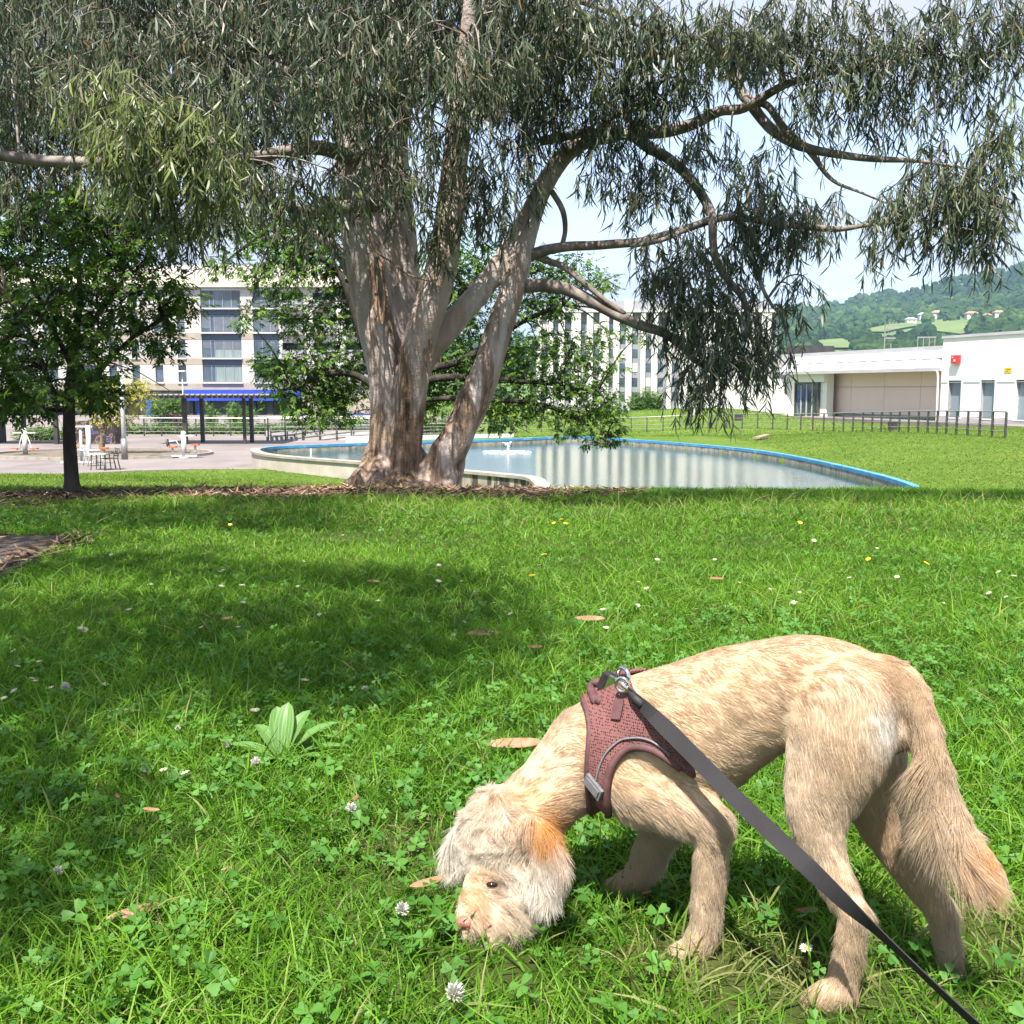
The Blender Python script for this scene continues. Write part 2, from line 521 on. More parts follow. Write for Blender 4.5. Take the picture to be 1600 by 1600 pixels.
POOL_CTRL = [(0.869 * a_, 0.869 * b_) for (a_, b_) in [(-12.1,49.6),(-11.8,51.5),(-9.9,53.2),(-7.8,54.8),(-4.2,56.9),(-0.6,59.0),(4.0,62.5),(7.2,58.0),(10.3,52.0),(11.8,46.5),(12.3,38.0),(11.9,30.5),(10.0,26.2),(6.0,25.0),(2.6,26.0),(1.25,28.4),(1.05,31.2),(0.75,33.3),(-0.5,34.9),(-2.3,36.8),(-5.2,39.8),(-8.5,42.8),(-10.5,45.0),(-11.7,47.5)]]
POOL = catmull(POOL_CTRL, 8, True)
def height(x, y):
    x = np.asarray(x, float); y = np.asarray(y, float)
    sh = x.shape; xf = x.ravel(); yf = y.ravel()
    cx = np.clip(xf, -46, 46); cy = np.clip(yf, 11, 112)
    z = np.empty(len(xf))
    for i in range(0, len(xf), 40000):
        q = slice(i, i + 40000)
        r2 = (cx[q, None] - CTRL[None, :, 0]) ** 2 + (cy[q, None] - CTRL[None, :, 1]) ** 2
        z[q] = _tps(r2) @ _W[:_n] + _W[_n] + _W[_n+1] * cx[q] + _W[_n+2] * cy[q]
    near = 0.015 * np.sin(xf * 1.3 + 0.4) * np.sin(yf * 1.1) * sstep(3, 5, yf)
    w = sstep(10.9, 12.6, yf)
    z = near * (1 - w) + z * w
    z += 0.02 * np.exp(-(((xf + 1.3) / 2.4) ** 2 + ((yf - 12.0) / 1.1) ** 2))
    d = np.minimum(sstep(37.5, 41, yf), sstep(-10.5, -12.5, xf))
    z = z * (1 - d) + np.minimum(z, -1.93) * d
    far = sstep(112, 170, np.hypot(xf, yf))
    z = z * (1 - far) + (-2.0) * far
    return z.reshape(sh)
def H1(x, y): return float(height(np.array([x]), np.array([y]))[0])
def dirt_mask(x, y):
    p = np.stack([x, y], -1)
    n = snoise(p, 1.6, 3) * 0.22 + snoise(p, 4.5, 4) * 0.14
    e1 = ((x + 1.4) / 2.75) ** 2 + ((y - 11.25) / 1.05) ** 2
    e2 = ((x + 4.2) / 1.9) ** 2 + ((y - 10.65) / 0.42) ** 2
    e3 = ((x + 5.9) / 1.6) ** 2 + ((y - 9.75) / 0.22) ** 2
    e4 = ((x + 4.6) / 0.55) ** 2 + ((y - 11.0) / 0.35) ** 2
    return np.clip(1.6 - np.minimum(np.minimum(e1, e2), np.minimum(e3, e4)) * 1.2 + n * 1.6, 0, 1)
PATCH = np.array([(-7.5, 7.75), (-3.30, 7.55), (-3.12, 6.85), (-3.02, 6.15), (-2.98, 5.55), (-7.5, 4.9)])

xs = np.unique(np.concatenate([np.arange(-14, 14.01, 0.4), np.linspace(-50, -14, 40), np.linspace(14, 50, 40), [-4000, -2500, -1400, -800, -450, -250, -150, -100, -70, 70, 100, 150, 250, 450, 800, 1400, 2500, 4000]]))
ys = np.unique(np.concatenate([np.arange(-4, 14, 0.4), np.arange(14, 68, 0.45), np.linspace(68, 130, 45), [-4000, -1500, -600, -200, -80, -40, -20, -10, -6, 150, 190, 250, 350, 500, 800, 1400, 2500, 4500]]))
X, Y = np.meshgrid(xs, ys)
Zg = height(X, Y)
inp = inpoly(X, Y, POOL)
Zg = np.where(inp, -3.4, Zg)
pl = inpoly(X, Y, PLAZA)
Zg = np.where(pl, np.minimum(Zg, -1.95), Zg)
nx, ny = len(xs), len(ys)
ii, jj = np.meshgrid(np.arange(nx - 1), np.arange(ny - 1))
q = (jj * nx + ii).ravel()
Fg = np.stack([q, q + 1, q + nx + 1, q + nx], 1)
colg = np.zeros((nx * ny, 4)); colg[:, 0] = dirt_mask(X, Y).ravel(); colg[:, 1] = sstep(11, 18, Y).ravel(); colg[:, 3] = 1
ga = Acc(); ga.add(np.stack([X.ravel(), Y.ravel(), Zg.ravel()], 1), Fg, colg)
mk('ground', ga, M_LAWN, smooth=True, kind='structure')

# plaza: one paved sheet, with a low edge
a = Acc()
from mathutils.geometry import tessellate_polygon
tri = tessellate_polygon([[Vector((p[0], p[1], 0)) for p in PLAZA]])
F = np.array([list(f) for f in tri])
a.add([(p[0], p[1], -1.90) for p in PLAZA], F)
m = len(PLAZA)
a.add([(p[0], p[1], -1.90) for p in PLAZA] + [(p[0], p[1], -2.3) for p in PLAZA], [[i, (i+1) % m, m + (i+1) % m, m + i] for i in range(m)])
mk('plaza', a, M_PAVE, kind='structure')
# old tarmac patch of path at the left edge of the lawn
_pp = []
for k in range(len(PATCH)):
    for f_ in np.linspace(0, 1, 14, endpoint=False):
        q_ = PATCH[k] * (1 - f_) + PATCH[(k + 1) % len(PATCH)] * f_; _pp.append((q_[0] + R.normal(0, .035), q_[1] + R.normal(0, .035)))
a = Acc(); _tr = tessellate_polygon([[Vector((p[0], p[1], 0)) for p in _pp]]); a.add([(p[0], p[1], 0.022) for p in _pp], np.array([list(f) for f in _tr]))
_m = len(_pp); a.add([(p[0], p[1], 0.022) for p in _pp] + [(p[0], p[1], -0.06) for p in _pp], [[i, (i+1) % _m, _m + (i+1) % _m, _m + i] for i in range(_m)])
mk('path', a, M_PATH, kind='structure')

# ================================================================= POOL
WZ, CZ = -1.64, -1.35
def offset_path(path, d):
    tg = nrm(np.roll(path, -1, 0) - np.roll(path, 1, 0))
    nn = np.stack([tg[:, 1], -tg[:, 0]], 1)
    return path + nn * d
_area = 0.5 * np.sum(POOL[:, 0] * np.roll(POOL[:, 1], -1) - np.roll(POOL[:, 0], -1) * POOL[:, 1])
SGN = 1 if _area > 0 else -1                 # so that +d points out of the pool
def off(d): return offset_path(POOL, d * SGN)
a = Acc()
PIN = off(0.02)
tri = tessellate_polygon([[Vector((p[0], p[1], 0)) for p in PIN]])
a.add([(p[0], p[1], WZ) for p in PIN], np.array([list(f) for f in tri]))
V_, F3_, F4_ = a.arrays()
fn = np.cross(V_[F3_[0, 1]] - V_[F3_[0, 0]], V_[F3_[0, 2]] - V_[F3_[0, 0]])
if fn[2] < 0: a.F3 = [a.F3[0][:, ::-1]]
mk('pool_water', a, M_WATER, kind='structure')
a = Acc(); a.add([(p[0], p[1], -2.4) for p in PIN], np.array([list(f) for f in tri]))
mk('pool_floor', a, M_FLOOR, kind='structure')

pool = thing('ornamental_pool', 'large curved ornamental pool of greenish water with blue painted rim behind the eucalyptus', 'pool', (0, 45, -2.2))
def wall_piece(i0, i1, d0, d1, z0, z1, o0=None, o1=None):
    """a closed block of wall between two offsets of the pool outline"""
    A, B = off(d0), off(d1); n = len(POOL)
    idx = [(i0 + k) % n for k in range(i1 - i0 + 1)]
    L = len(idx); V = []
    for k in idx: V += [(A[k][0], A[k][1], z0), (A[k][0], A[k][1], z1), (B[k][0], B[k][1], z1), (B[k][0], B[k][1], z0)]
    F = []
    for k in range(L - 1):
        for c in range(4): F.append([k*4+c, k*4+(c+1) % 4, (k+1)*4+(c+1) % 4, (k+1)*4+c])
    F += [[0, 3, 2, 1], [(L-1)*4, (L-1)*4+1, (L-1)*4+2, (L-1)*4+3]]
    return Acc().add(V, F)
NP = len(POOL)
# index ranges on the outline: 0-40 back left, 40-88 right side, 88-112 near, 112-136 nook by the tree, 136-168 near left
for i in range(0, 112, 4):                                  # back and right: blue rim on a grey stone band
    rim = mk('blue_rim', wall_piece(i, i + 4, 0.0, 0.20, -1.48, CZ - 0.02), M_BLUE, pool)
    g = wall_piece(i, i + 4, 0.012, 0.19, -2.8, -1.482)
    mk('stone_band', g, M_TILE, pool)
for i in range(112, 192, 2):                                # near left: concrete wall panels with a stone coping
    st = 112 <= i < 154
    a = wall_piece(i, i + 2, 0.06, 0.30, -2.9, CZ - 0.085)
    V_ = a.V[0]; c0 = V_.mean(0); a.V[0] = (V_ - c0) * np.array([0.994, 0.994, 1]) + c0   # a narrow open joint between panels
    mk('wall_panel', a, M_CONC_ST if st else M_CONC, pool)
    b_ = wall_piece(i, i + 2, -0.04, 0.36, CZ - 0.083, CZ + 0.005)
    V_ = b_.V[0]; c0 = V_.mean(0); b_.V[0] = (V_ - c0) * np.array([0.996, 0.996, 1]) + c0
    mk('coping_stone', b_, M_COPE, pool)
    mk('blue_rim', wall_piece(i, i + 2, 0.0, 0.05, -2.3, CZ - 0.09), M_BLUE, pool)

# ================================================================= BUILDINGS
M_BRICKW, t, b = nodes_of('white_block_cladding')
_br = N(t, 'ShaderNodeTexBrick', Scale=1.0); _br.inputs['Color1'].default_value = (0.47, 0.455, 0.44, 1); _br.inputs['Color2'].default_value = (0.43, 0.415, 0.40, 1)
_br.inputs['Mortar'].default_value = (0.29, 0.28, 0.27, 1); _br.inputs['Mortar Size'].default_value = 0.02; _br.inputs['Brick Width'].default_value = 1.2; _br.inputs['Row Height'].default_value = 0.45
_m = N(t, 'ShaderNodeMapping'); _m.inputs['Rotation'].default_value = (math.pi / 2, 0, 0)
_c = N(t, 'ShaderNodeTexCoord'); t.links.new(_c.outputs['Object'], _m.inputs['Vector']); t.links.new(_m.outputs['Vector'], _br.inputs['Vector'])
t.links.new(_br.outputs['Color'], b.inputs['Base Color']); b.inputs['Roughness'].default_value = 0.85
M_BEIGE = surf('beige_stone_band', (0.28, 0.235, 0.19), (0.33, 0.28, 0.23), 0.8, 0.85, 0.1, 6)
M_CREAM = surf('cream_render', (0.47, 0.44, 0.36), (0.52, 0.49, 0.42), 0.5, 0.85, 0.05, 6)
M_SLATEB = surf('slate_blue_panel', (0.045, 0.070, 0.115), (0.06, 0.088, 0.14), 0.7, 0.5, 0.05, 10)
M_COBALT = surf('cobalt_blue_paint', (0.012, 0.045, 0.40), (0.02, 0.06, 0.47), 0.6, 0.5, 0.03, 6)
M_GLASS, t, b = nodes_of('window_glass')
_v = coords(t); b.inputs['Roughness'].default_value = 0.06; b.inputs['Specular IOR Level'].default_value = 0.9
t.links.new(ramp(t, noise_tex(t, _v, 0.6, 3), [(0.35, (0.03, 0.045, 0.06)), (0.7, (0.09, 0.12, 0.15))]), b.inputs['Base Color'])
M_GLASS3 = surf('pale_blue_glass', (0.17, 0.225, 0.25), (0.22, 0.275, 0.30), 0.5, 0.3, 0, spec=0.4)
M_BLIND = surf('window_blind', (0.085, 0.10, 0.13), (0.115, 0.13, 0.16), 1.2, 0.6, 0.05, 8)
M_CURT = surf('net_curtain', (0.13, 0.175, 0.18), (0.21, 0.255, 0.255), 2.0, 0.8, 0.1, 10, stretch=(6, 6, 0.3))
M_FRAME = surf('window_frame', (0.16, 0.18, 0.22), (0.20, 0.22, 0.26), 2, 0.5, 0)
M_SILL = surf('pale_sill', (0.46, 0.445, 0.42), (0.52, 0.505, 0.48), 2, 0.7, 0)
M_DARK = surf('dark_metal', (0.028, 0.026, 0.026), (0.05, 0.045, 0.043), 3, 0.55, 0.1, 20)
M_ROOFM = surf('pinkish_metal_roof', (0.30, 0.26, 0.245), (0.34, 0.30, 0.28), 0.6, 0.5, 0.05, 8)
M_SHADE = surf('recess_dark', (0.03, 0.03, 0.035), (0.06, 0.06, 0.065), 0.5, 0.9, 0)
M_WHITE = surf('white_render', (0.52, 0.50, 0.475), (0.56, 0.54, 0.515), 0.3, 0.8, 0.04, 5)
M_HALL = surf('hall_white_paint', (0.78, 0.735, 0.71), (0.82, 0.775, 0.75), 0.3, 0.8, 0.04, 5)
M_RAIL2 = surf('thin_steel_bar', (0.15, 0.145, 0.14), (0.20, 0.195, 0.185), 3, 0.5, 0.05, 30)
M_WHITEM = surf('white_metal_cladding', (0.60, 0.595, 0.60), (0.66, 0.655, 0.66), 0.4, 0.4, 0.03, 5)
M_PANELB = surf('beige_wall_panel', (0.78, 0.60, 0.55), (0.82, 0.64, 0.59), 0.35, 0.75, 0.04, 5)
M_PLINTH = surf('grey_plinth', (0.33, 0.31, 0.31), (0.42, 0.40, 0.40), 0.8, 0.9, 0.2, 12)
M_GUT = surf('grey_gutter', (0.40, 0.38, 0.41), (0.46, 0.44, 0.47), 1.0, 0.4, 0.02, 6)
M_STEEL = surf('grey_steel', (0.060, 0.055, 0.048), (0.10, 0.093, 0.083), 3, 0.45, 0.1, 30, metal=0.3)
M_RAIL = surf('pale_steel_rail', (0.19, 0.185, 0.18), (0.25, 0.245, 0.24), 3, 0.4, 0.05, 30, metal=0.3)
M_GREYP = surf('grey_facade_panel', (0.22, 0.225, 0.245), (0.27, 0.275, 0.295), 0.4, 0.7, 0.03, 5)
M_RED = surf('red_plastic', (0.55, 0.025, 0.03), (0.62, 0.04, 0.04), 3, 0.4, 0)
M_YEL = surf('yellow_sign', (0.75, 0.44, 0.01), (0.80, 0.50, 0.02), 3, 0.5, 0)
M_MACH = surf('white_machine_paint', (0.44, 0.44, 0.44), (0.52, 0.52, 0.52), 4, 0.4, 0.05, 20)
M_ORANGE = surf('orange_plastic', (0.46, 0.105, 0.035), (0.54, 0.14, 0.05), 4, 0.5, 0.05, 20)

def openings_wall(acc, x0, x1, z0, z1, y0, y1, ops):
    """a wall slab with real openings: boxes for every cell not inside one"""
    X_ = sorted({x0, x1, *[o[0] for o in ops], *[o[1] for o in ops]}); 
    X_ = [x for x in X_ if x0 <= x <= x1]
    for i in range(len(X_) - 1):
        xa, xb = X_[i], X_[i+1]; xm = (xa + xb) / 2
        cuts = sorted([(o[2], o[3]) for o in ops if o[0] < xm < o[1]])
        z = z0
        for c0, c1 in cuts:
            if c0 > z: acc.bx(xa, xb, y0, y1, z, c0)
            z = max(z, c1)
        if z < z1: acc.bx(xa, xb, y0, y1, z, z1)

def window(parent, x0, x1, z0, z1, y, parts, sill=True, seed=0):
    """window > frame, pane(s); parts = list of (x fraction, material of the pane, blind fraction)"""
    a = Acc(); fw = 0.09
    a.bx(x0, x1, y - 0.06, y + 0.05, z0, z0 + fw); a.bx(x0, x1, y - 0.06, y + 0.05, z1 - fw, z1)
    f = None; xc = x0; edges = [x0]
    for fr, _, _ in parts: xc += fr * (x1 - x0); edges.append(xc)
    for e in edges: a.bx(max(x0, e - fw / 2), min(x1, e + fw / 2), y - 0.058, y + 0.048, z0 + fw, z1 - fw)
    f = mk('window', a, M_FRAME, parent)
    for i, (fr, mt, bl) in enumerate(parts):
        zb = z1 - bl * (z1 - z0)
        p = Acc(); p.bx(edges[i] + 0.03, edges[i+1] - 0.03, y - 0.005, y + 0.02, z0 + 0.03, z1 - 0.03); mk('pane', p, mt, f)
        if bl > 0:
            p = Acc(); p.bx(edges[i] + 0.05, edges[i+1] - 0.05, y - 0.03, y - 0.012, zb, z1 - fw); mk('blind', p, M_BLIND, f)
    if sill:
        p = Acc(); p.bx(x0 - 0.08, x1 + 0.08, y - 0.48, y - 0.062, z0 - 0.14, z0 - 0.002); mk('sill', p, M_SILL, f)
    return f

YB = 123.0
def bxu(u): return P(u, 560, YB)[0]
def bzv(v): return P(400, v, YB)[2]
apt = thing('apartment_block', 'pale stone apartment block with slate blue window bays and cobalt blue ground floor', 'building', (bxu(380), YB, -2.0))
XL, XR = bxu(-60), bxu(600)
rows = [(453, 481.5), (492.5, 519.5), (531.5, 559.5), (570.5, 597.5)]
ops = []
bays = [(316, 378), (397, 436.5)]
for (ua, ub) in bays: ops.append((bxu(ua), bxu(ub), bzv(598), bzv(452)))
smalls = []
for (ua, ub) in [(278, 290.5), (242, 254.5), (206, 218), (170, 182), (120, 150), (70, 90), (20, 50)]:
    for r, (va, vb) in enumerate(rows):
        if ua == 242 and r == 0: continue
        o = (bxu(ua), bxu(ub), bzv(vb), bzv(va)); ops.append(o); smalls.append((o, r))
balc = []
for (ua, ub) in [(441.5, 476), (490, 525), (540, 578)]:
    for r, (va, vb) in enumerate(rows):
        o = (bxu(ua), bxu(ub), bzv(vb), bzv(va + 4)); ops.append(o); balc.append((o, r))
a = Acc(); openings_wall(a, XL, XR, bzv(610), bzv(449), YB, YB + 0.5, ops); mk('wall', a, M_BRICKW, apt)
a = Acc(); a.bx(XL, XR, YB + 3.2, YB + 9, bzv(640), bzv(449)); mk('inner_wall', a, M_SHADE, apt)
for (va, vb) in [(481, 491), (520, 530.5), (560, 569.5), (599, 609)]:        # beige stone bands between the openings
    zs0, zs1 = bzv(vb), bzv(va)
    segs_ = [(-60, 316), (378, 397), (436.5, 441.5)] if va < 590 else [(-60, 600)]
    for (ua, ub) in segs_:
        p = Acc(); p.bx(bxu(ua) + 0.01, bxu(ub) - 0.01, YB - 0.03, YB - 0.002, zs0, zs1); mk('stone_band', p, M_BEIGE, apt)
    if va < 590:
        for (ua, ub) in bays:
            p = Acc(); p.bx(bxu(ua), bxu(ub), YB + 0.16, YB + 0.40, zs0 - 0.05, zs1 - 0.15); mk('spandrel', p, M_SLATEB, apt)
for bi, (ua, ub) in enumerate(bays):
    for r, (va, vb) in enumerate(rows):
        pr = [(0.22, M_GLASS, [.5, .75, .45, 0][r]), (0.10, M_SLATEB, 0), (0.23, [M_GLASS, M_BLIND, M_CURT, M_CURT][r], [0, .9, .5, 0][r]), (0.22, [M_GLASS, M_BLIND, M_CURT, M_CURT][r], [0, .9, .5, 0][r]), (0.23, [M_GLASS, M_BLIND, M_CURT, M_CURT][r], [.5, .9, .5, 0][r])]
        if bi == 1: pr = [(0.33, M_GLASS, [.7, .35, 0, .9][r]), (0.34, M_GLASS, [.9, .9, 0, .9][r]), (0.33, M_GLASS, [.9, .9, .2, .9][r])]
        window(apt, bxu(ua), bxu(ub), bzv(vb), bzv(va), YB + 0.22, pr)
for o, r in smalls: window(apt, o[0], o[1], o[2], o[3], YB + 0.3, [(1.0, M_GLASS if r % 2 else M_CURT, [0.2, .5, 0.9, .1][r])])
for o, r in balc:
    p = Acc(); p.bx(o[0], o[1], YB - 0.5, YB + 3.1, o[2] - 0.25, o[2] + 0.02); mk('balcony_slab', p, M_BEIGE, apt)
    rl = Acc(); rl.bx(o[0], o[1], YB - 0.42, YB - 0.36, o[2] + 0.03, o[2] + 0.95); mk('balcony_rail', rl, M_GREYP, apt)
    window(apt, o[0] + 0.4, o[1] - 0.4, o[2] + 0.05, o[3] - 0.2, YB + 2.6, [(0.5, M_GLASS, 0.3), (0.5, M_GLASS, 0)], sill=False)
a = Acc(); a.bx(XL, XR, YB - 0.55, YB + 1.0, bzv(449), bzv(443)); mk('cornice', a, M_CREAM, apt)
a = Acc(); a.bx(XL, XR, YB + 0.4, YB + 1.6, bzv(443), bzv(428)); mk('parapet', a, M_CREAM, apt)
# sloped standing-seam roof
zr0, zr1 = bzv(428), bzv(428) + 1.5
a = Acc(); a.add([(XL, YB + 0.5, zr0), (XR, YB + 0.5, zr0), (XR, YB + 4, zr1), (XL, YB + 4, zr1), (XL, YB + 9, zr1), (XR, YB + 9, zr1), (XL, YB + 9, zr0), (XR, YB + 9, zr0)], [[0, 1, 2, 3], [3, 2, 5, 4], [4, 5, 7, 6], [0, 6, 7, 1]])
roof = mk('roof', a, M_ROOFM, apt)
for u in range(-50, 600, 18):
    s = Acc(); x = bxu(u); s.add([(x-.06, YB+.45, zr0+.02), (x+.06, YB+.45, zr0+.02), (x+.06, YB+4, zr1+.1), (x-.06, YB+4, zr1+.1), (x-.06, YB+.6, zr0-.1), (x+.06, YB+.6, zr0-.1), (x+.06, YB+4.1, zr1-.05), (x-.06, YB+4.1, zr1-.05)], [[0,1,2,3],[0,4,5,1],[0,3,7,4],[1,5,6,2]])
    mk('roof_seam', s, M_SHADE, roof)
a = Acc(); a.bx(bxu(308), bxu(322), YB + 3, YB + 5, zr1 - 0.2, zr1 + 0.9); mk('roof_vent', a, M_GREYP, roof)
a = Acc(); a.bx(bxu(288), bxu(470), YB - 1.0, YB + 0.45, bzv(626), bzv(609.5)); mk('blue_fascia', a, M_COBALT, apt)
a = Acc(); a.bx(bxu(540), bxu(600), YB - 0.9, YB + 0.4, bzv(655), bzv(647)); mk('blue_shutter', a, M_COBALT, apt)
a = Acc(); a.bx(bxu(470.5), bxu(600), YB - 0.6, YB + 0.4, bzv(646), bzv(609.5)); mk('stone_lower_wall', a, M_BEIGE, apt)
a = Acc(); a.bx(XL, bxu(600), YB + 2.2, YB + 2.6, -2.0, bzv(610)); mk('ground_floor_wall', a, M_GREYP, apt)  # grey instead of white: the shade of the recess is put into its colour
for u, w, mt in [(297, 5, M_DARK), (310, 8, M_COBALT), (324, 5, M_DARK), (362, 5, M_DARK), (381, 6, M_DARK), (396, 4, M_SHADE), (420, 9, M_SHADE), (445, 9, M_SHADE), (458, 9, M_SHADE), (470, 10, M_COBALT), (490, 14, M_SHADE), (515, 12, M_SHADE), (225, 16, M_SHADE), (250, 9, M_SHADE), (230, 9, M_COBALT), (275, 10, M_SHADE)]:
    p = Acc(); p.bx(bxu(u - w / 2), bxu(u + w / 2), YB - 0.2 - 0.01 * (u % 7), YB + 0.6, -2.0, bzv(626.3)); mk('column', p, mt, apt)
for u in range(-50, 200, 24):
    p = Acc(); p.bx(bxu(u), bxu(u + 17), YB + 1.9, YB + 2.15, -1.9, bzv(630)); mk('shop_window', p, M_GLASS if (u // 24) % 3 else M_CURT, apt)

# --- white apartment building behind the pool, seen between the leaves and in the water
YC = 150.0
def cxu(u): return P(u, 560, YC)[0]
def czv(v): return P(1000, v, YC)[2]
wb = thing('white_apartment_building', 'white apartment building with grey window strips half hidden by drooping foliage', 'building', (cxu(1020), YC, -1.5))
a = Acc(); a.bx(cxu(840), cxu(1215), YC + 0.5, YC + 10, -2.0, czv(488)); mk('wall', a, M_GREYP, wb)
a = Acc(); a.bx(cxu(835), cxu(1220), YC - 0.4, YC + 11, czv(488), czv(484)); rf = mk('roof', a, M_WHITE, wb)
a = Acc(); a.bx(cxu(850), cxu(1205), YC + 2, YC + 9, czv(484), czv(468)); mk('attic', a, M_GREYP, rf)
a = Acc(); a.bx(cxu(976), cxu(988), YC + 1, YC + 3, czv(484), czv(468)); mk('chimney', a, M_WHITE, rf)
me_p = mesh_data('pier', *Acc().bx(-0.45, 0.45, -0.3, 0.5, 0, czv(488) + 2.0).arrays())
me_p.materials.append(M_WHITE)
me_w = mesh_data('window', *Acc().bx(-0.5, 0.5, -0.04, 0.1, 0, 1.25).arrays()); me_w.materials.append(M_GLASS)
me_s = mesh_data('shutter', *Acc().bx(-0.5, 0.5, -0.06, 0.1, 0, 1.25).arrays()); me_s.materials.append(M_SILL)
u = 842
k = 0
while u < 1216:
    shared('pier', me_p, (cxu(u), YC, -2.0), wb, (0, 0, 0), (R.choice([0.8, 1.0, 1.5]), 1, 1))
    for r, v in enumerate([508, 529, 551, 573, 596, 618]):
        shared('window', me_w if (k * 5 + r * 3) % 4 else me_s, (cxu(u + 9.5), YC + 0.5, czv(v + 8)), wb)
    u += R.uniform(17, 24); k += 1

# --- low white municipal building on the right
D3 = np.array([-7.0, 21.0]); D3 /= np.linalg.norm(D3)
N3 = np.array([-D3[1], D3[0]])                           # towards the pool
A3 = np.array([28.0, 56.0])
R3 = math.atan2(D3[1], D3[0])
def along(u, back=0.0):
    """distance along the facade (metres from A3) where pixel column u meets it"""
    k = (u - 800) / FPX; o = A3 - N3 * back
    kk = k * (CP + 0.012)
    return (kk * o[1] - o[0]) / (D3[0] - kk * D3[1])
def pt3(s, back, z): q_ = A3 + D3 * s - N3 * back; return (q_[0], q_[1], z)
def block3(acc, s0, s1, b0, b1, z0, z1):
    """box along the facade: s along it, b depth behind its front plane"""
    c = A3 + D3 * (s0 + s1) / 2 - N3 * (b0 + b1) / 2
    return acc.box((c[0], c[1], (z0 + z1) / 2), (s1 - s0, b1 - b0, z1 - z0), R3)
hall = thing('low_white_hall', 'long low white public building with glass door and three tall narrow windows', 'building', pt3(6, 0, -0.9))
s_r = along(1462); s_d1 = along(1274); s_d0 = along(1238); s_l = along(1060)
W3 = [along(1484), along(1535), along(1590)]
ZB3 = -1.05
ZT = 4.12
# right block, with three deep narrow windows
wz0, wz1 = -0.55, 1.62
a = Acc(); edges = [-14.0]
ws = []
for s in W3: ws.append((s - 0.52, s + 0.52))
ws = sorted(ws); cur = -14.0
for (w0, w1) in ws:
    block3(a, cur, w0, 0, 0.6, ZB3 + 0.5, ZT); block3(a, w0, w1, 0, 0.6, ZB3 + 0.5, wz0); block3(a, w0, w1, 0, 0.6, wz1, ZT); cur = w1
block3(a, cur, s_r, 0, 0.6, ZB3 + 0.5, ZT)
mk('wall', a, M_HALL, hall)
a = Acc(); block3(a, s_r - 0.3, s_r, 0.6, 14, ZB3, ZT - 0.05); block3(a, -14, s_r - 0.3, 6, 14, ZB3, ZT - 0.08); mk('side_wall', a, M_HALL, hall)
a = Acc(); block3(a, -14, s_r + 0.03, -0.04, 0.66, ZB3, ZB3 + 0.5); mk('plinth', a, M_PLINTH, hall)
a = Acc(); block3(a, -14, s_r + 0.06, -0.07, 14, ZT, ZT + 0.16); mk('roof_edge', a, M_GUT, hall)
a = Acc(); block3(a, -14, s_r + 0.03, -0.03, -0.004, 1.50, 1.53); mk('wall_joint', a, M_GUT, hall)
for (w0, w1) in ws:
    f = Acc()
    block3(f, w0 - 0.1, w0, -0.05, 0.3, wz0 - 0.08, wz1 + 0.08); block3(f, w1, w1 + 0.1, -0.05, 0.3, wz0 - 0.08, wz1 + 0.08)
    block3(f, w0, w1, -0.05, 0.3, wz1, wz1 + 0.08); block3(f, w0, w1, -0.06, 0.3, wz0 - 0.08, wz0)
    fo = mk('window', f, M_WHITEM, hall)
    g = Acc(); block3(g, w0, w1, 0.20, 0.23, wz0, wz1); mk('pane', g, M_GLASS3, fo)
# alarm box, yellow sign
a = Acc(); s = along(1485); block3(a, s - 0.30, s + 0.30, -0.22, -0.005, 2.62, 3.10); al = mk('alarm_box', a, M_RED, hall)
a = Acc(); block3(a, s - 0.10, s + 0.05, -0.235, -0.222, 2.72, 2.86); mk('alarm_light', a, M_WHITE, al)
a = Acc(); block3(a, s + 0.10, s + 0.2, -0.235, -0.222, 2.93, 3.01); mk('alarm_light', a, M_WHITE, al)
a = Acc(); s = along(1564.5); block3(a, s - 0.27, s + 0.27, -0.03, -0.004, 2.02, 2.30); sg = mk('yellow_sign', a, M_YEL, hall)
a = Acc(); block3(a, s - 0.20, s + 0.12, -0.035, -0.031, 2.19, 2.23); block3(a, s - 0.05, s + 0.2, -0.035, -0.031, 2.09, 2.12); mk('sign_line', a, M_SHADE, sg)
# middle: overhanging white eaves over a recessed panelled wall
ZE0, ZE1, ZM = 2.20, 2.42, 3.62
a = Acc()
s0, s1 = s_r + 0.02, along(1215)
zz = [(0.0, ZE1), (0.35, ZE1 + 0.55), (0.5, ZE1 + 0.57), (1.0, ZM)]
for i in range(3):
    (b0, za), (b1, zb) = zz[i], zz[i+1]
    a.add([pt3(s0, b0, za), pt3(s1, b0, za), pt3(s1, b1, zb), pt3(s0, b1, zb)], [[0, 1, 2, 3]])
a.add([pt3(s0, 0, ZE1), pt3(s0, 0.35, ZE1+.55), pt3(s0, 1, ZM), pt3(s0, 1, ZE1)], [[0, 1, 2, 3]])
mk('sloped_cladding', a, M_WHITEM, hall)
a = Acc(); block3(a, s0, s1 + 6, 0.9, 14, ZM, ZM + 0.15); block3(a, s0, s1 + 6, 0.9, 1.0, ZE1, ZM); mk('upper_roof_edge', a, M_GUT, hall)
a = Acc(); block3(a, s0, s1, -0.12, 0.10, ZE0, ZE1); mk('gutter', a, M_GUT, hall)
a = Acc(); block3(a, s0, s1, 0.102, 4.0, ZE0 + 0.05, ZE0 + 0.15); mk('soffit', a, M_PANELB, hall)
n_seam = 14
for k in range(n_seam):
    s = s0 + (s1 - s0) * (k + 0.5) / n_seam
    p = Acc(); block3(p, s - 0.45, s + 0.35, 0.30, 0.52, ZE1 + 0.52, ZE1 + 0.60); mk('cladding_clip', p, M_GUT, hall)
back = 1.7
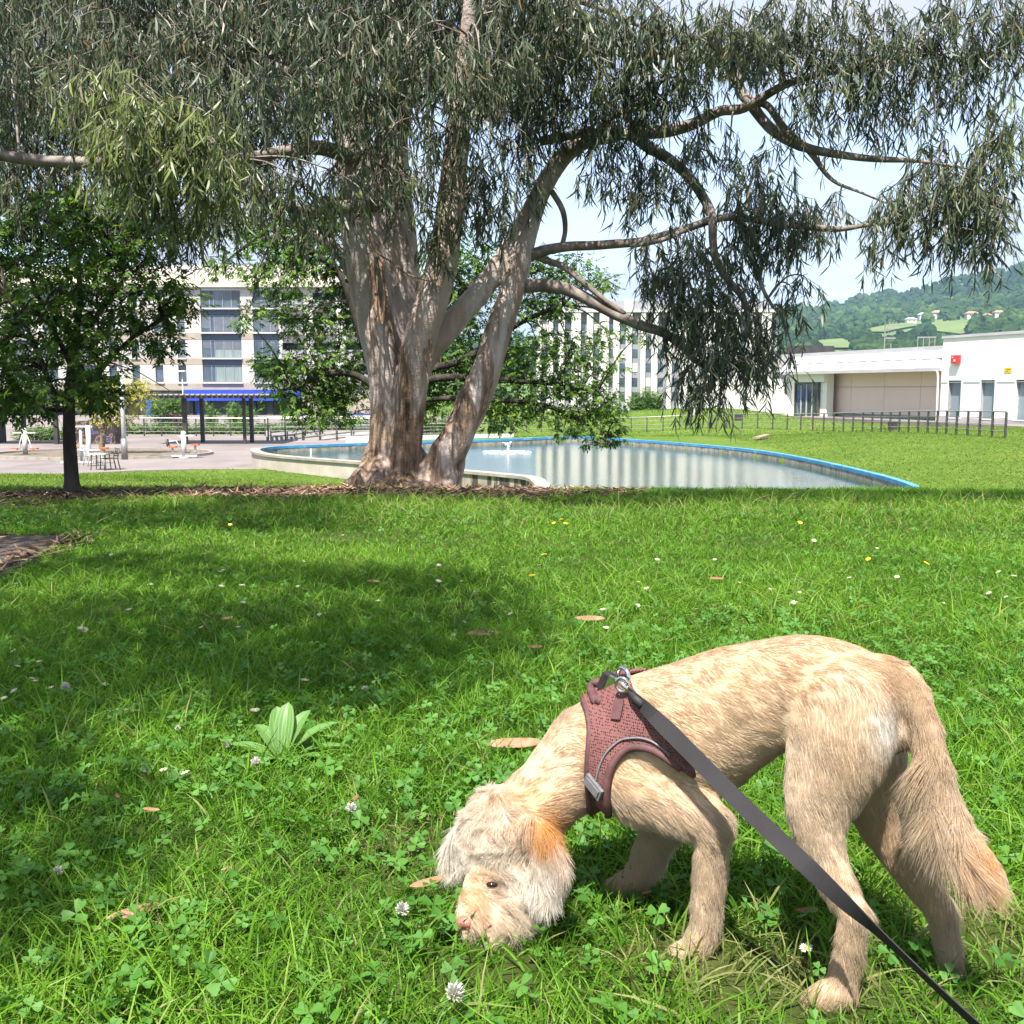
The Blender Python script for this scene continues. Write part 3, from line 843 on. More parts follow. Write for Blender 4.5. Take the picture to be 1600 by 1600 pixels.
joints = [s_r + 0.02, along(1431, back), along(1375, back), along(1324, back), along(1276, back)]
for k in range(4):
    for z0, z1 in ((ZB3 + 0.45, 1.25), (1.28, ZE0 + 0.04)):
        p = Acc(); block3(p, joints[k] + 0.015, joints[k+1] - 0.015, back, back + 0.2, z0, z1); mk('wall_panel', p, M_PANELB, hall)
a = Acc(); block3(a, s_r, s1 + 4, back + 0.12, back + 0.5, ZB3, ZE0 + 0.04); mk('recess_wall', a, M_PLINTH, hall)
# drainpipe at the corner
a = Acc(); q0 = pt3(s_r + 0.25, -0.1, ZE0); q1 = pt3(s_r + 0.15, -0.12, ZE0 - 0.35); a.tube([pt3(s_r + 0.6, 0.0, ZE0 + 0.02), q0, q1, pt3(s_r + 0.12, -0.1, ZB3 + 0.2)], 0.06, 8); mk('drainpipe', a, M_WHITEM, hall)
# sliding glass door
a = Acc(); e0, e1 = along(1273, 0.5), along(1239, 0.5)
zd0, zd1 = ZB3 + 0.15, 1.50
block3(a, e0, e1, 0.40, 0.6, zd1, zd1 + 0.12); block3(a, e0 - .12, e0, 0.40, 0.6, zd0, zd1 + .12); block3(a, e1, e1 + .12, 0.40, 0.6, zd0, zd1 + .12)
dr = mk('door', a, M_STEEL, hall)
for k in range(4):
    w = (e1 - e0) / 4; sa = e0 + k * w
    g = Acc(); block3(g, sa + 0.06, sa + w - 0.06, 0.48 + 0.01 * (k % 2), 0.51 + 0.01 * (k % 2), zd0, zd1); mk('glass_leaf', g, M_GLASS, dr)
    g = Acc(); block3(g, sa - 0.04, sa + 0.04, 0.44, 0.53, zd0, zd1); mk('stile', g, M_GUT, dr)
a = Acc(); block3(a, s_d1 - 0.05, along(1212), 0.62, 1.2, ZB3, ZE0 + 0.1); block3(a, s_d1, along(1226), 0.40, 0.62, zd1 + .13, ZE0 + 0.06); mk('door_surround', a, M_HALL, hall)
# left wing
a = Acc(); sl0, sl1 = along(1226), along(1060)
a.add([pt3(sl0, -0.1, ZB3), pt3(sl0 + 1.0, -0.1, ZE0 - .3), pt3(sl1, -0.1, ZE0 - .3), pt3(sl1, -0.1, ZB3), pt3(sl0, 3, ZB3), pt3(sl0 + 1.0, 3, ZE0 - .3), pt3(sl1, 3, ZE0 - .3), pt3(sl1, 3, ZB3)],
      [[0, 1, 2, 3], [1, 5, 6, 2], [0, 4, 5, 1], [2, 6, 7, 3]]); mk('left_wing', a, M_HALL, hall)
a = Acc(); block3(a, sl0 + 1, sl1, -0.12, -0.102, ZE0 - 0.75, ZE0 - 0.72); mk('wall_joint', a, M_GUT, hall)
a = Acc(); block3(a, along(1262, 4), along(1238, 4), 3, 6, ZM + 0.15, ZM + 0.9); mk('roof_box', a, M_DARK, hall)

# paved strip along the foot of the hall
a = Acc(); block3(a, -14, along(1276), -2.4, -0.08, -1.3, -0.80); mk('path', a, M_PAVE, kind='structure')
# roof antennas
def aerial(s, back, kind):
    bx_, by_, bz_ = pt3(s, back, ZM + 0.15)
    if kind == 0:
        o = thing('roof_aerial', 'white mast with angled aerial rods on the low hall roof', 'antenna', (bx_, by_, bz_))
        mk('mast', Acc().tube([(bx_, by_, bz_), (bx_, by_, bz_ + 1.9)], 0.045, 6), M_RAIL, o)
        for k in range(3):
            mk('rod', Acc().tube([(bx_ + .1 + .22*k, by_, bz_ + 1.5), (bx_ + .35 + .22*k, by_, bz_ + 1.95)], 0.03, 5), M_RAIL, o)
            mk('rod', Acc().tube([(bx_ + .1 + .22*k, by_, bz_ + 1.5), (bx_ + .35 + .22*k, by_, bz_ + 1.1)], 0.02, 5), M_RAIL, o)
        mk('boom', Acc().tube([(bx_, by_, bz_ + 1.5), (bx_ + .7, by_, bz_ + 1.5)], 0.025, 5), M_RAIL, o)
        mk('bracket', Acc().tube([(bx_, by_, bz_ + .85), (bx_ + .75, by_, bz_ + .85)], 0.04, 5), M_RAIL, o)
        mk('strut', Acc().tube([(bx_ + .45, by_, bz_), (bx_ + .45, by_, bz_ + .5)], 0.04, 5), M_RAIL, o)
    else:
        o = thing('roof_frame', 'square white pipe frame on the low hall roof beside the aerial mast', 'antenna', (bx_, by_, bz_))
        for k in range(4): mk('post', Acc().tube([(bx_ + k*.38, by_, bz_), (bx_ + k*.38, by_, bz_ + .75)], 0.035, 5), M_RAIL, o)
        mk('top_bar', Acc().tube([(bx_ - .05, by_, bz_ + .75), (bx_ + 1.2, by_, bz_ + .75)], 0.04, 5), M_RAIL, o)
aerial(along(1372, 3), 3, 0); aerial(along(1423, 3), 3, 1)

# ================================================================= RAILINGS
def railing(name, pts, label, n_post, hgt, nrails, group=None, postr=0.036):
    pts = np.asarray(pts, float)
    path = catmull(pts, 12)
    seg = np.linalg.norm(np.diff(path[:, :2], axis=0), axis=1); cum = np.concatenate([[0], np.cumsum(seg)])
    sv = np.linspace(0, cum[-1], n_post)
    pp = np.stack([np.interp(sv, cum, path[:, k]) for k in range(3)], 1)
    pp[:, 2] = height(pp[:, 0], pp[:, 1]) * 0.5 + pp[:, 2] * 0.5
    o = thing(name, label, 'railing', pp[len(pp) // 2], group)
    me = mesh_data('post', *Acc().box((0, 0, hgt / 2 - 0.15), (postr * 2, postr * 2.6, hgt + 0.3)).arrays()); me.materials.append(M_STEEL)
    for q_ in pp: shared('post', me, q_, o)
    for k in range(nrails):
        z = hgt * (1 - k / nrails)
        mk('handrail' if k == 0 else 'rail', Acc().tube(pp + np.array([0, -0.03, z + 0.03]), 0.034 if k == 0 else 0.020, 6), M_RAIL if k == 0 else M_RAIL2, o)
    return o
railing('path_railing', [(20.1,41.8,-.88),(20.0,46,-.95),(20,51,-1.05),(19.4,58,-1.28),(17.6,64,-1.55),(13,68.3,-1.8),(8.7,70,-1.95),(4,72,-2.0),(-1,74,-2.05)], 'long steel railing curving along the bank between the pool and the white hall', 41, 1.05, 4)
railing('ramp_railing', [(-27,66,-1.9),(-20,66.3,-1.9),(-13,66.6,-1.9),(-7.2,67,-1.9)], 'steel ramp railing running behind the dark pergola', 19, 1.15, 4)
railing('terrace_railing', [(-14.4,60.6,-1.9),(-11,60.8,-1.9),(-7.4,61,-1.9)], 'short steel railing above the grey ramp wall at the back of the pool', 8, 1.35, 5)
railing('pool_end_railing', [(-9.0,57.5,-1.5),(-4.5,58.9,-1.5),(0,60.4,-1.5)], 'steel railing on the white low wall behind the pool', 9, 0.75, 4)
a = Acc(); a.bx(-14.6, -7.3, 60.9, 61.4, -1.95, -1.35); single('ramp_wall', a, M_PLINTH, 'low grey concrete wall under the short railing beside the pergola', 'wall')
a = Acc(); a.box((-4.6, 58.6, -1.74), (9.8, 0.35, 0.5), 0.32); single('low_wall', a, M_WHITE, 'low white wall behind the far end of the pool', 'wall')

# ================================================================= PERGOLA, LAMPS, PLAZA FURNITURE
PZ = -1.90
def pergola(label, x0, x1, y0, y1, ztop, posts, group):
    o = thing('pergola', label, 'pergola', ((x0+x1)/2, (y0+y1)/2, PZ), group)
    a = Acc(); a.bx(x0, x1, y0, y1, ztop, ztop + 0.16); rf_ = mk('roof', a, M_DARK, o)
    n = int((x1 - x0) / 0.28)
    me = mesh_data('roof_sheet', *Acc().bx(-0.09, 0.09, y0 - 0.1, y1 + 0.1, 0, 0.06).arrays()); me.materials.append(M_ROOFM)
    for k in range(n): shared('roof_rib', me, (x0 + (k + .5) * (x1 - x0) / n, 0, ztop + 0.163), rf_)
    for (x, y, w) in posts:
        a = Acc(); a.bx(x - w/2, x + w/2, y - w/2, y + w/2, PZ, ztop); mk('post', a, M_DARK, o)
    return o
x297 = G(297, 693, PZ); x388 = G(388, 692.5, PZ); x394 = G(395, 691, PZ)
pergola('dark steel pergola with thin flat roof in front of the blue ground floor', P(236, 620, 57)[0], P(432, 620, 57)[0], 55.6, 59.5, 0.62, [(x297[0], 56.4, .22), (x388[0], 56.8, .16), (x394[0], 58.4, .2), (x297[0] + 0.35, 58.4, .2)], 'pergolas on the plaza')
pergola('dark steel pergola at the left edge behind the small tree', P(-40, 640, 57)[0], P(120, 640, 57)[0], 56, 59.0, 0.05, [(G(5, 690, PZ)[0], 57.6, .2), (G(15, 690, PZ)[0], 58.6, .22), (G(24, 690, PZ)[0], 57.4, .2), (G(50, 690, PZ)[0], 58.4, .2), (G(90, 694, PZ)[0], 56.4, .22), (G(97, 694, PZ)[0], 57.4, .22)], 'pergolas on the plaza')

M_POLE = surf('lamp_pole_grey', (0.42, 0.43, 0.43), (0.52, 0.53, 0.53), 3, 0.4, 0.05, 20)
def lamp_post(u, v, zg, hgt, r, label, headw):
    p = G(u, v, zg)
    o = thing('street_lamp', label, 'lamp', p, 'street lamps on the plaza')
    mk('pole', Acc().tube([p, p + [0, 0, hgt]], [r, r * 0.75], 10), M_POLE, o, smooth=True)
    mk('sleeve', Acc().tube([p, p + [0, 0, 0.9]], [r * 1.35, r * 1.3], 10), M_RAIL, o, smooth=True)
    mk('lamp_head', Acc().lathe([(0.02, 0), (headw, 0.04), (headw, 0.10), (0.03, 0.16)], p + [0, 0, hgt]), M_WHITEM, o, smooth=True)
lamp_post(195, 718, PZ, 4.3, 0.10, 'grey lamp post on the plaza to the right of the small yellow tree', 0.35)
p_ = P(287, 690, 90)
lamp_post(287.5, 661, -1.95, 4.6, 0.06, 'thin lamp post in front of the apartment block beside the blue fascia', 0.42)

# curved kerb round the planting ring, each stone its own piece
ring = thing('kerb_ring', 'low curved kerb round the planting bed of the yellow tree', 'kerb', (-19.0, 47.5, PZ))
me_k = mesh_data('kerb_stone', *Acc().box((0, 0, 0.05), (0.58, 0.16, 0.14)).arrays()); me_k.materials.append(M_COPE)
for k in range(52):
    th = 2 * math.pi * k / 52
    shared('kerb_stone', me_k, (-18.9 + 4.9 * math.cos(th), 47.3 + 3.6 * math.sin(th), PZ), ring, (0, 0, math.atan2(3.6 * math.cos(th), -4.9 * math.sin(th))))
a = Acc(); n = 40
a.add([(-18.9, 47.3, PZ + 0.03)] + [(-18.9 + 4.8 * math.cos(2*math.pi*k/n), 47.3 + 3.5 * math.sin(2*math.pi*k/n), PZ + 0.03) for k in range(n)], [[0, 1 + k, 1 + (k+1) % n] for k in range(n)])
mk('bed_soil', a, surf('bed_soil', (0.10, 0.082, 0.058), (0.16, 0.13, 0.095), 3, 0.95, 0.4, 20), ring)

def machine(kind, p, label):
    o = thing('exercise_machine', label, 'exercise machine', p, 'outdoor exercise machines')
    x, y, z = p
    def T(name, pts, r, mt=M_MACH, parent=None): return mk(name, Acc().tube([np.array(p) + np.array(q_) for q_ in pts], r, 8), mt, parent or o, smooth=True)
    def B(name, c, s, mt=M_MACH, parent=None): return mk(name, Acc().box(np.array(p) + np.array(c), s), mt, parent or o)
    mk('base_plate', Acc().lathe([(0.02, 0.03), (0.24, 0.03), (0.24, 0.0)], p), M_MACH, o)
    if kind == 0:
        T('post', [(0, 0, 0), (0, 0, 1.12)], 0.11)
        mk('cap', Acc().sphere((x, y, z + 1.14), 0.11), M_MACH, o, smooth=True)
        B('top_bar', (0, 0, 1.02), (1.05, 0.10, 0.05))
        for s in (-1, 1):
            T('arm', [(0.08*s, 0, 0.95), (0.22*s, 0, 0.6), (0.26*s, 0, 0.3), (0.4*s, 0, 0.26)], 0.03)
            B('foot_pad', (0.45*s, -0.05, 0.30), (0.30, 0.25, 0.05), M_ORANGE)
    elif kind == 1:
        T('post', [(0, 0, 0), (0, 0, 1.55)], 0.10)
        T('post', [(-0.35, 0.1, 0), (-0.35, 0.1, 1.45)], 0.06)
        B('top_bar', (-0.2, 0.05, 1.50), (0.75, 0.14, 0.06))
        for s in (-1, 1):
            B('seat', (0.62*s - 0.02, 0.0, 0.62), (0.34, 0.30, 0.06), M_ORANGE)
            T('seat_arm', [(0.05*s, 0, 0.5), (0.6*s, 0, 0.58)], 0.04)
        B('step', (-0.62, -0.2, 0.32), (0.55, 0.3, 0.05)); T('step_post', [(-0.62, -0.2, 0), (-0.62, -0.2, 0.32)], 0.05)
        B('foot_rail', (-0.4, -0.25, 0.06), (1.3, 0.12, 0.08))
    else:
        T('post', [(0, 0, 0), (0, 0, 1.05)], 0.11)
        mk('cap', Acc().sphere((x, y, z + 1.07), 0.12), M_MACH, o, smooth=True)
        B('top_bar', (0.1, 0, 0.98), (0.70, 0.10, 0.05))
        B('foot_rail', (0.0, 0, 0.09), (1.15, 0.14, 0.08))
        for xs_, zs_ in ((-0.5, 0.48), (0.5, 0.58)):
            B('seat', (xs_, 0, zs_), (0.34, 0.30, 0.06), M_ORANGE); T('seat_post', [(xs_, 0, 0.1), (xs_, 0, zs_)], 0.05)
        T('backrest', [(-0.68, -0.12, 0.5), (-0.74, -0.12, 0.82), (-0.74, 0.12, 0.82), (-0.68, 0.12, 0.5)], 0.03, M_STEEL)
        for k in range(3): B('slat', (-0.72, 0, 0.58 + 0.09 * k), (0.03, 0.26, 0.05), M_STEEL)
        T('armrest', [(-0.62, -0.1, 0.72), (-0.3, -0.1, 0.76), (-0.12, -0.1, 0.45)], 0.025)
        T('pedal_arm', [(0, 0, 0.3), (0.25, -0.1, 0.22), (0.32, -0.1, 0.35)], 0.03, M_STEEL)
    return o
machine(0, G(40, 711, PZ), 'white exercise machine with round bar and orange foot pads at the far left')
machine(1, G(140, 724, PZ), 'white twin-post exercise machine with orange seats behind the small dark tree')
machine(2, G(288, 715.5, PZ), 'white exercise machine with orange seats and a backrest in front of the pergola')

def chair(p, rot, label, mt):
    o = thing('garden_chair', label, 'chair', p, 'metal chairs on the plaza'); o.rotation_euler = (0, 0, rot)
    p = np.array(p)
    def T(name, pts, r): return mk(name, Acc().tube([p + np.array(q_) for q_ in pts], r, 6), mt, o, smooth=True)
    for sx in (-1, 1):
        T('leg', [(0.26*sx, -0.28, 0), (0.25*sx, -0.24, 0.42)], 0.022); T('leg', [(0.26*sx, 0.30, 0), (0.24*sx, 0.22, 0.42), (0.24*sx, 0.30, 0.82)], 0.022)
        T('armrest', [(0.27*sx, -0.25, 0.42), (0.28*sx, -0.22, 0.62), (0.28*sx, 0.24, 0.64)], 0.02)
    for k in range(6): mk('seat_slat', Acc().box(p + [0, -0.2 + 0.085 * k, 0.43], (0.50, 0.06, 0.025)), mt, o)
    for k in range(4): mk('back_slat', Acc().box(p + [0, 0.24 + 0.018 * k, 0.52 + 0.085 * k], (0.48, 0.02, 0.055)), mt, o)
    return o
chair(G(172, 734, PZ), -0.9, 'grey slatted metal chair at the lawn edge right of the small dark tree', M_STEEL)
chair(G(146, 728, PZ), 2.3, 'white metal chair standing beside the grey slatted chair and table', M_MACH)
p = G(158, 734, PZ)
o = thing('garden_table', 'small pale metal table next to the slatted chair on the plaza', 'table', p)
mk('table_top', Acc().box(p + [0, 0, 0.60], (0.66, 0.6, 0.035)), M_MACH, o)
for sx in (-1, 1):
    for sy in (-1, 1): mk('leg', Acc().tube([p + [0.28*sx, 0.25*sy, 0], p + [0.24*sx, 0.22*sy, 0.6]], 0.02, 6), M_STEEL, o)

# dark mural panel behind the machines: yellow and blue strokes on black
M_MURAL, t, b = nodes_of('dark_mural')
_v = coords(t, (1.1, 1, 1.4))
_f = noise_tex(t, _v, 1.8, 3, 0.5, 1.5)
_c = ramp(t, _f, [(0.40, (0.02, 0.018, 0.02)), (0.56, (0.03, 0.02, 0.025)), (0.575, (0.42, 0.26, 0.03)), (0.62, (0.03, 0.02, 0.02)), (0.66, (0.02, 0.04, 0.28))])
t.links.new(_c, b.inputs['Base Color']); b.inputs['Roughness'].default_value = 0.6
a = Acc(); q0 = G(118, 694, PZ); q1 = G(180, 694, PZ)
a.bx(q0[0], q1[0], q0[1], q0[1] + 1.2, PZ, PZ + 1.25); single('painted_kiosk', a, M_MURAL, 'low dark kiosk painted with yellow and blue shapes behind the exercise machines', 'kiosk')

# bins on the far lawn, board on the bank, fountain nozzles
def bin_box(u, v, y, w, label):
    x = P(u, v, y)[0]; z = H1(x, y)
    o = thing('litter_bin', label, 'bin', (x, y, z), 'dark boxes on the far lawn')
    mk('body', Acc().box((x, y, z + w * 0.55), (w, w, w * 1.1)), M_DARK, o)
    mk('lid', Acc().box((x, y, z + w * 1.13), (w * 1.08, w * 1.08, w * 0.06)), M_STEEL, o)
bin_box(1153, 669, 71, 0.42, 'small dark box on the lawn behind the railing near the drooping foliage')
bin_box(1395, 667, 57, 0.40, 'small dark box on the lawn behind the railing in front of the beige wall')
M_PLANK = surf('weathered_plank', (0.20, 0.14, 0.10), (0.30, 0.22, 0.17), 4, 0.9, 0.3, 30, stretch=(1, 8, 1))
p = P(1190, 697, 50); z = H1(p[0], p[1])
a = Acc(); a.box((p[0], p[1], z + 0.14), (0.34, 1.7, 0.08), -0.55, Matrix.Rotation(0.05, 3, 'X')); single('wooden_board', a, M_PLANK, 'brown wooden board lying on the grass bank above the pool rim', 'board')
M_FOAM = surf('white_foam', (0.75, 0.78, 0.78), (0.85, 0.87, 0.87), 9, 0.6, 0.4, 40)
def nozzle(u, v, label, spl):
    p = G(u, v, WZ)
    o = thing('fountain_nozzle', label, 'fountain', p, 'fountain nozzles in the pool')
    mk('pipe', Acc().tube([p - [0, 0, 0.4], p + [0, 0, 0.22]], 0.05, 8), M_WHITEM, o)
    if spl:
        n = 90; th = R.random(n) * 6.28; r = R.random(n) ** 0.7 * 1.1
        a = Acc()
        for k in range(n): a.sphere(p + np.array([r[k] * math.cos(th[k]), r[k] * math.sin(th[k]), 0.015]), 0.03 + 0.05 * R.random(), 6, 4, (2.2, 1.0, 0.35))
        mk('foam', a, M_FOAM, o, kind='stuff')
        a = Acc()
        for k in range(24):
            tt = R.random(); a.sphere(p + np.array([0.12 * R.normal() * tt, 0.1 * R.normal() * tt, 0.2 + 0.25 * tt]), 0.02 + 0.015 * R.random(), 6, 4)
        mk('spray', a, M_FOAM, o, kind='stuff')
nozzle(794, 707, 'small fountain jet with a patch of white foam right of the leaning trunk', True)
nozzle(486, 709, 'white fountain pipe in the narrow left end of the pool', False)

# ================================================================= HILLS
M_HILL = surf('hill_meadow', (0.055, 0.10, 0.025), (0.10, 0.16, 0.04), 0.02, 0.95, 0.0)
M_FIELD = surf('hill_field', (0.085, 0.125, 0.028), (0.115, 0.155, 0.04), 0.03, 0.95, 0.0)
RU = [0, 500, 800, 1000, 1120, 1180, 1250, 1290, 1350, 1400, 1450, 1500, 1550, 1600, 1700, 1900, 2300]
RV = [545, 540, 528, 512, 500, 494, 489, 481, 469, 462, 452, 440, 428, 424, 414, 430, 520]
D0, D1 = 420.0, 1500.0
def hill_v(u, s):
    rv = np.interp(u, RU, RV) + 2.0 * np.sin(u * 0.05) + 1.2 * np.sin(u * 0.13 + 1)
    base = 596.0
    f = s ** 0.62
    return base + (rv - base) * f
def hill_pt(u, s):
    u = np.asarray(u, float); s = np.asarray(s, float)
    d = D0 + (D1 - D0) * s
    v = hill_v(u, s)
    z = CAMH + (608.4 - v) / FPX * d
    return np.stack([(u - 800) / FPX * d * (CP + 0.01), d, z], -1)
us = np.linspace(-200, 2500, 200); ss = np.linspace(0, 1, 50)
U, S = np.meshgrid(us, ss)
hp = hill_pt(U, S)
hp[0, :, 2] = -6
nu, ns = len(us), len(ss)
ii, jj = np.meshgrid(np.arange(nu - 1), np.arange(ns - 1)); q = (jj * nu + ii).ravel()
back_ = hp[-1].copy(); back_[:, 1] += 900; back_[:, 2] -= 120
a = Acc(); V = np.concatenate([hp.reshape(-1, 3), back_])
F = np.stack([q, q + 1, q + nu + 1, q + nu], 1); k = (ns - 1) * nu + np.arange(nu - 1); F = np.concatenate([F, np.stack([k, k + 1, k + 1 + nu, k + nu], 1)])
a.add(V, F); mk('hills', a, M_HILL, smooth=True, kind='structure')
# fields: (outline in pixels measured on the slope)
FIELDS = [[(1350, 517), (1380, 511), (1412, 509), (1425, 513), (1400, 517), (1372, 523), (1352, 523)],
          [(1440, 512), (1455, 506), (1500, 506), (1506, 522), (1490, 527), (1450, 522), (1444, 517)],
          [(1265, 543), (1270, 536), (1310, 533), (1330, 540), (1330, 548), (1265, 548)],
          [(1455, 474), (1470, 469), (1482, 470), (1475, 473)]]
def s_of(u, v):
    rv = np.interp(u, RU, RV) + 2.0 * np.sin(u * 0.05) + 1.2 * np.sin(u * 0.13 + 1)
    return np.clip((596 - v) / (596 - rv), 0, 1) ** (1 / 0.62)
for fpoly in FIELDS:
    fu = np.array([p[0] for p in fpoly], float); fv = np.array([p[1] for p in fpoly], float)
    cu, cv = fu.mean(), fv.mean(); rings = [0.0, 0.35, 0.7, 1.0]; V = []; 
    dense_u = np.interp(np.linspace(0, len(fu), 40, endpoint=False), np.arange(len(fu) + 1), np.append(fu, fu[0])); dense_v = np.interp(np.linspace(0, len(fv), 40, endpoint=False), np.arange(len(fv) + 1), np.append(fv, fv[0]))
    for r_ in rings:
        uu = cu + (dense_u - cu) * r_; vv = cv + (dense_v - cv) * r_
        V.append(hill_pt(uu, s_of(uu, vv)) + np.array([0, -1.0, 1.6]))
    V = np.concatenate(V); F = []
    for i in range(3):
        for j in range(40): F.append([i*40+j, i*40+(j+1) % 40, (i+1)*40+(j+1) % 40, (i+1)*40+j])
    a = Acc(); a.add(V, F); mk('meadow', a, M_FIELD, smooth=True, kind='structure')
# forest on the slope: lumpy crowns, one mass
M_FOR, t, b = nodes_of('far_forest')
_at = N(t, 'ShaderNodeAttribute', attribute_name='col'); _s = N(t, 'ShaderNodeSeparateColor'); t.links.new(_at.outputs['Color'], _s.inputs['Color'])
_c = ramp(t, _s.outputs[0], [(0.0, (0.018, 0.040, 0.014)), (0.55, (0.035, 0.070, 0.020)), (1.0, (0.075, 0.125, 0.03))])
t.links.new(mixc(t, ramp(t, noise_tex(t, coords(t), 0.5, 4), [(0.35, (0, 0, 0)), (0.65, (1, 1, 1))]), _c, mixc(t, 1.0, _c, (0.5, 0.55, 0.5), 'MULTIPLY')), b.inputs['Base Color']); b.inputs['Roughness'].default_value = 0.95; b.inputs['Specular IOR Level'].default_value = 0.05
def icos(sub=1):
    import bmesh
    bm = bmesh.new(); bmesh.ops.create_icosphere(bm, subdivisions=sub, radius=1.0)
    V = np.array([v.co[:] for v in bm.verts]); F = np.array([[v.index for v in f.verts] for f in bm.faces]); bm.free()
    return V, F
IV, IF = icos(2)
nT = 3100
tu = np.concatenate([R.uniform(1160, 1690, nT), R.uniform(0, 1160, 350)])
tsv = R.random(len(tu)) ** 1.25
tv = hill_v(tu, tsv)
keep = np.ones(len(tu), bool)
for fpoly in FIELDS:
    for dv in (0, -5, -10, -15): keep &= ~inpoly(tu, tv + dv, fpoly)
for (hu, hv, hw) in [(1428,502,16),(1450,500,19),(1500,501,17),(1523,502,11),(1541,499,15),(1408,509,15)]: keep &= ~((np.abs(tu - hu) < hw * .6) & (tv > hv - 1) & (tv < hv + 15))
_clr = snoise(np.stack([tu * 0.02, tsv * 6], 1), 1.0, 9)
tu, tsv = tu[keep], tsv[keep]
pts = hill_pt(tu, tsv)
rad = R.uniform(2.8, 6.2, len(tu)) * (0.75 + 0.35 * tsv)
jit = 1 + 0.22 * R.normal(size=(len(tu), len(IV), 1)).clip(-1.5, 1.5)
V = IV[None] * rad[:, None, None] * np.array([1, 1, 1.05]) * jit + (pts + np.stack([0*rad, 0*rad, rad * 0.55], 1))[:, None, :]
F = (IF[None] + (np.arange(len(tu)) * len(IV))[:, None, None]).reshape(-1, 3)
big = snoise(pts[:, :2], 0.012, 12) * 0.3 + 0.42
cc = np.zeros((len(tu), len(IV), 4)); cc[:, :, 0] = np.clip(big + 0.22 * R.normal(size=len(tu)), 0, 1)[:, None]
a = Acc(); a.add(V.reshape(-1, 3), F, cc.reshape(-1, 4)); o = mk('forest', a, M_FOR, smooth=False, kind='stuff')
tag(o, 'dense green woodland covering the hillside behind the white hall', 'forest')
# farmhouses
M_RTILE = surf('red_tile_roof', (0.42, 0.17, 0.10), (0.50, 0.23, 0.14), 0.4, 0.9, 0)
HS = [(1428, 502, 16, 'white farmhouse left of the upper green field on the hill', 0.0), (1450, 500, 19, 'largest farmhouse with an orange hip roof above the green field on the hill', 1.0), (1500, 501, 17, 'pale farmhouse with low roof on the hill above the right end of the green field', 0.3), (1523, 502, 11, 'small pink-roofed house on the hill right of the pale farmhouse', .9), (1541, 499, 15, 'gabled white house farthest right on the hill', 0.1), (1408, 509, 15, 'long low pale barn at the left of the hill farmhouses', 0.05)]
for (u, v, wpx, lab, red) in HS:
    s = float(s_of(u, v)); p = hill_pt(u, s); d = p[1]; w = wpx / FPX * d
    h = w * 0.34; dp = w * 0.6; y0 = p[1] - 9
    z0 = p[2] - 1; zt = p[2] + 2.0 + h * 0.7
    o = thing('hill_house', lab, 'house', (p[0], y0, z0), 'houses on the hill')
    mk('wall', Acc().bx(p[0] - w/2, p[0] + w/2, y0, y0 + dp, z0, zt), M_WHITE, o)
    rf_ = Acc(); e = w * 0.07
    rf_.add([(p[0]-w/2-e, y0-e, zt), (p[0]+w/2+e, y0-e, zt), (p[0]+w/2+e, y0+dp+e, zt), (p[0]-w/2-e, y0+dp+e, zt), (p[0]-w*.28, y0+dp/2, zt+w*.2), (p[0]+w*.28, y0+dp/2, zt+w*.2)], [[0,1,5,4],[2,3,4,5]])
    rf_.F3.append(np.array([[1,2,5],[3,0,4]]))
    mk('roof', rf_, M_RTILE if red > 0.08 else M_SILL, o)
    for k in (-1, 1): mk('window', Acc().box((p[0] + k * w * .22, y0 - 0.05, zt - h * 0.5), (w * .1, 0.1, h * .3)), M_GLASS, o)

# ================================================================= EUCALYPTUS
M_BARK, t, b = nodes_of('eucalyptus_bark')
_at = N(t, 'ShaderNodeAttribute', attribute_name='col'); _s = N(t, 'ShaderNodeSeparateColor'); t.links.new(_at.outputs['Color'], _s.inputs['Color'])
_v = coords(t, (1, 1, 0.16)); _v2 = coords(t, (1, 1, 0.07)); _v3 = coords(t)
_sm = ramp(t, noise_tex(t, _v, 5.0, 6, 0.6, 0.6), [(0.30, (0.26, 0.19, 0.16)), (0.42, (0.42, 0.34, 0.305)), (0.55, (0.51, 0.445, 0.41)), (0.72, (0.58, 0.525, 0.49))])
_pa = ramp(t, noise_tex(t, _v, 2.2, 5, 0.6, 1.0), [(0.52, (0, 0, 0)), (0.57, (1, 1, 1))])
_sm = mixc(t, mixc(t, 0.55, (0, 0, 0), _pa), _sm, (0.36, 0.245, 0.18))
_ro = ramp(t, noise_tex(t, _v2, 16.0, 7, 0.7, 0.8), [(0.34, (0.045, 0.028, 0.018)), (0.46, (0.19, 0.125, 0.085)), (0.60, (0.34, 0.245, 0.18)), (0.74, (0.43, 0.34, 0.26))])
_rf = ramp(t, noise_tex(t, _v, 6.0, 5, 0.6, 0.5), [(0.30, (0, 0, 0)), (0.70, (1, 1, 1))])
_fac = N(t, 'ShaderNodeMath', operation='MULTIPLY_ADD'); t.links.new(_rf, _fac.inputs[0]); _fac.inputs[1].default_value = 0.9; t.links.new(_s.outputs[0], _fac.inputs[2])
_f2 = N(t, 'ShaderNodeMath', operation='SUBTRACT'); t.links.new(_fac.outputs[0], _f2.inputs[0]); _f2.inputs[1].default_value = 0.45; _f2.use_clamp = True
_c = mixc(t, ramp(t, _f2.outputs[0], [(0.2, (0, 0, 0)), (0.5, (1, 1, 1))]), _sm, _ro)
_c = mixc(t, _s.outputs[1], _c, mixc(t, ramp(t, noise_tex(t, _v2, 22.0, 6, 0.7), [(0.40, (0, 0, 0)), (0.6, (1, 1, 1))]), (0.035, 0.022, 0.014), (0.20, 0.135, 0.085)))
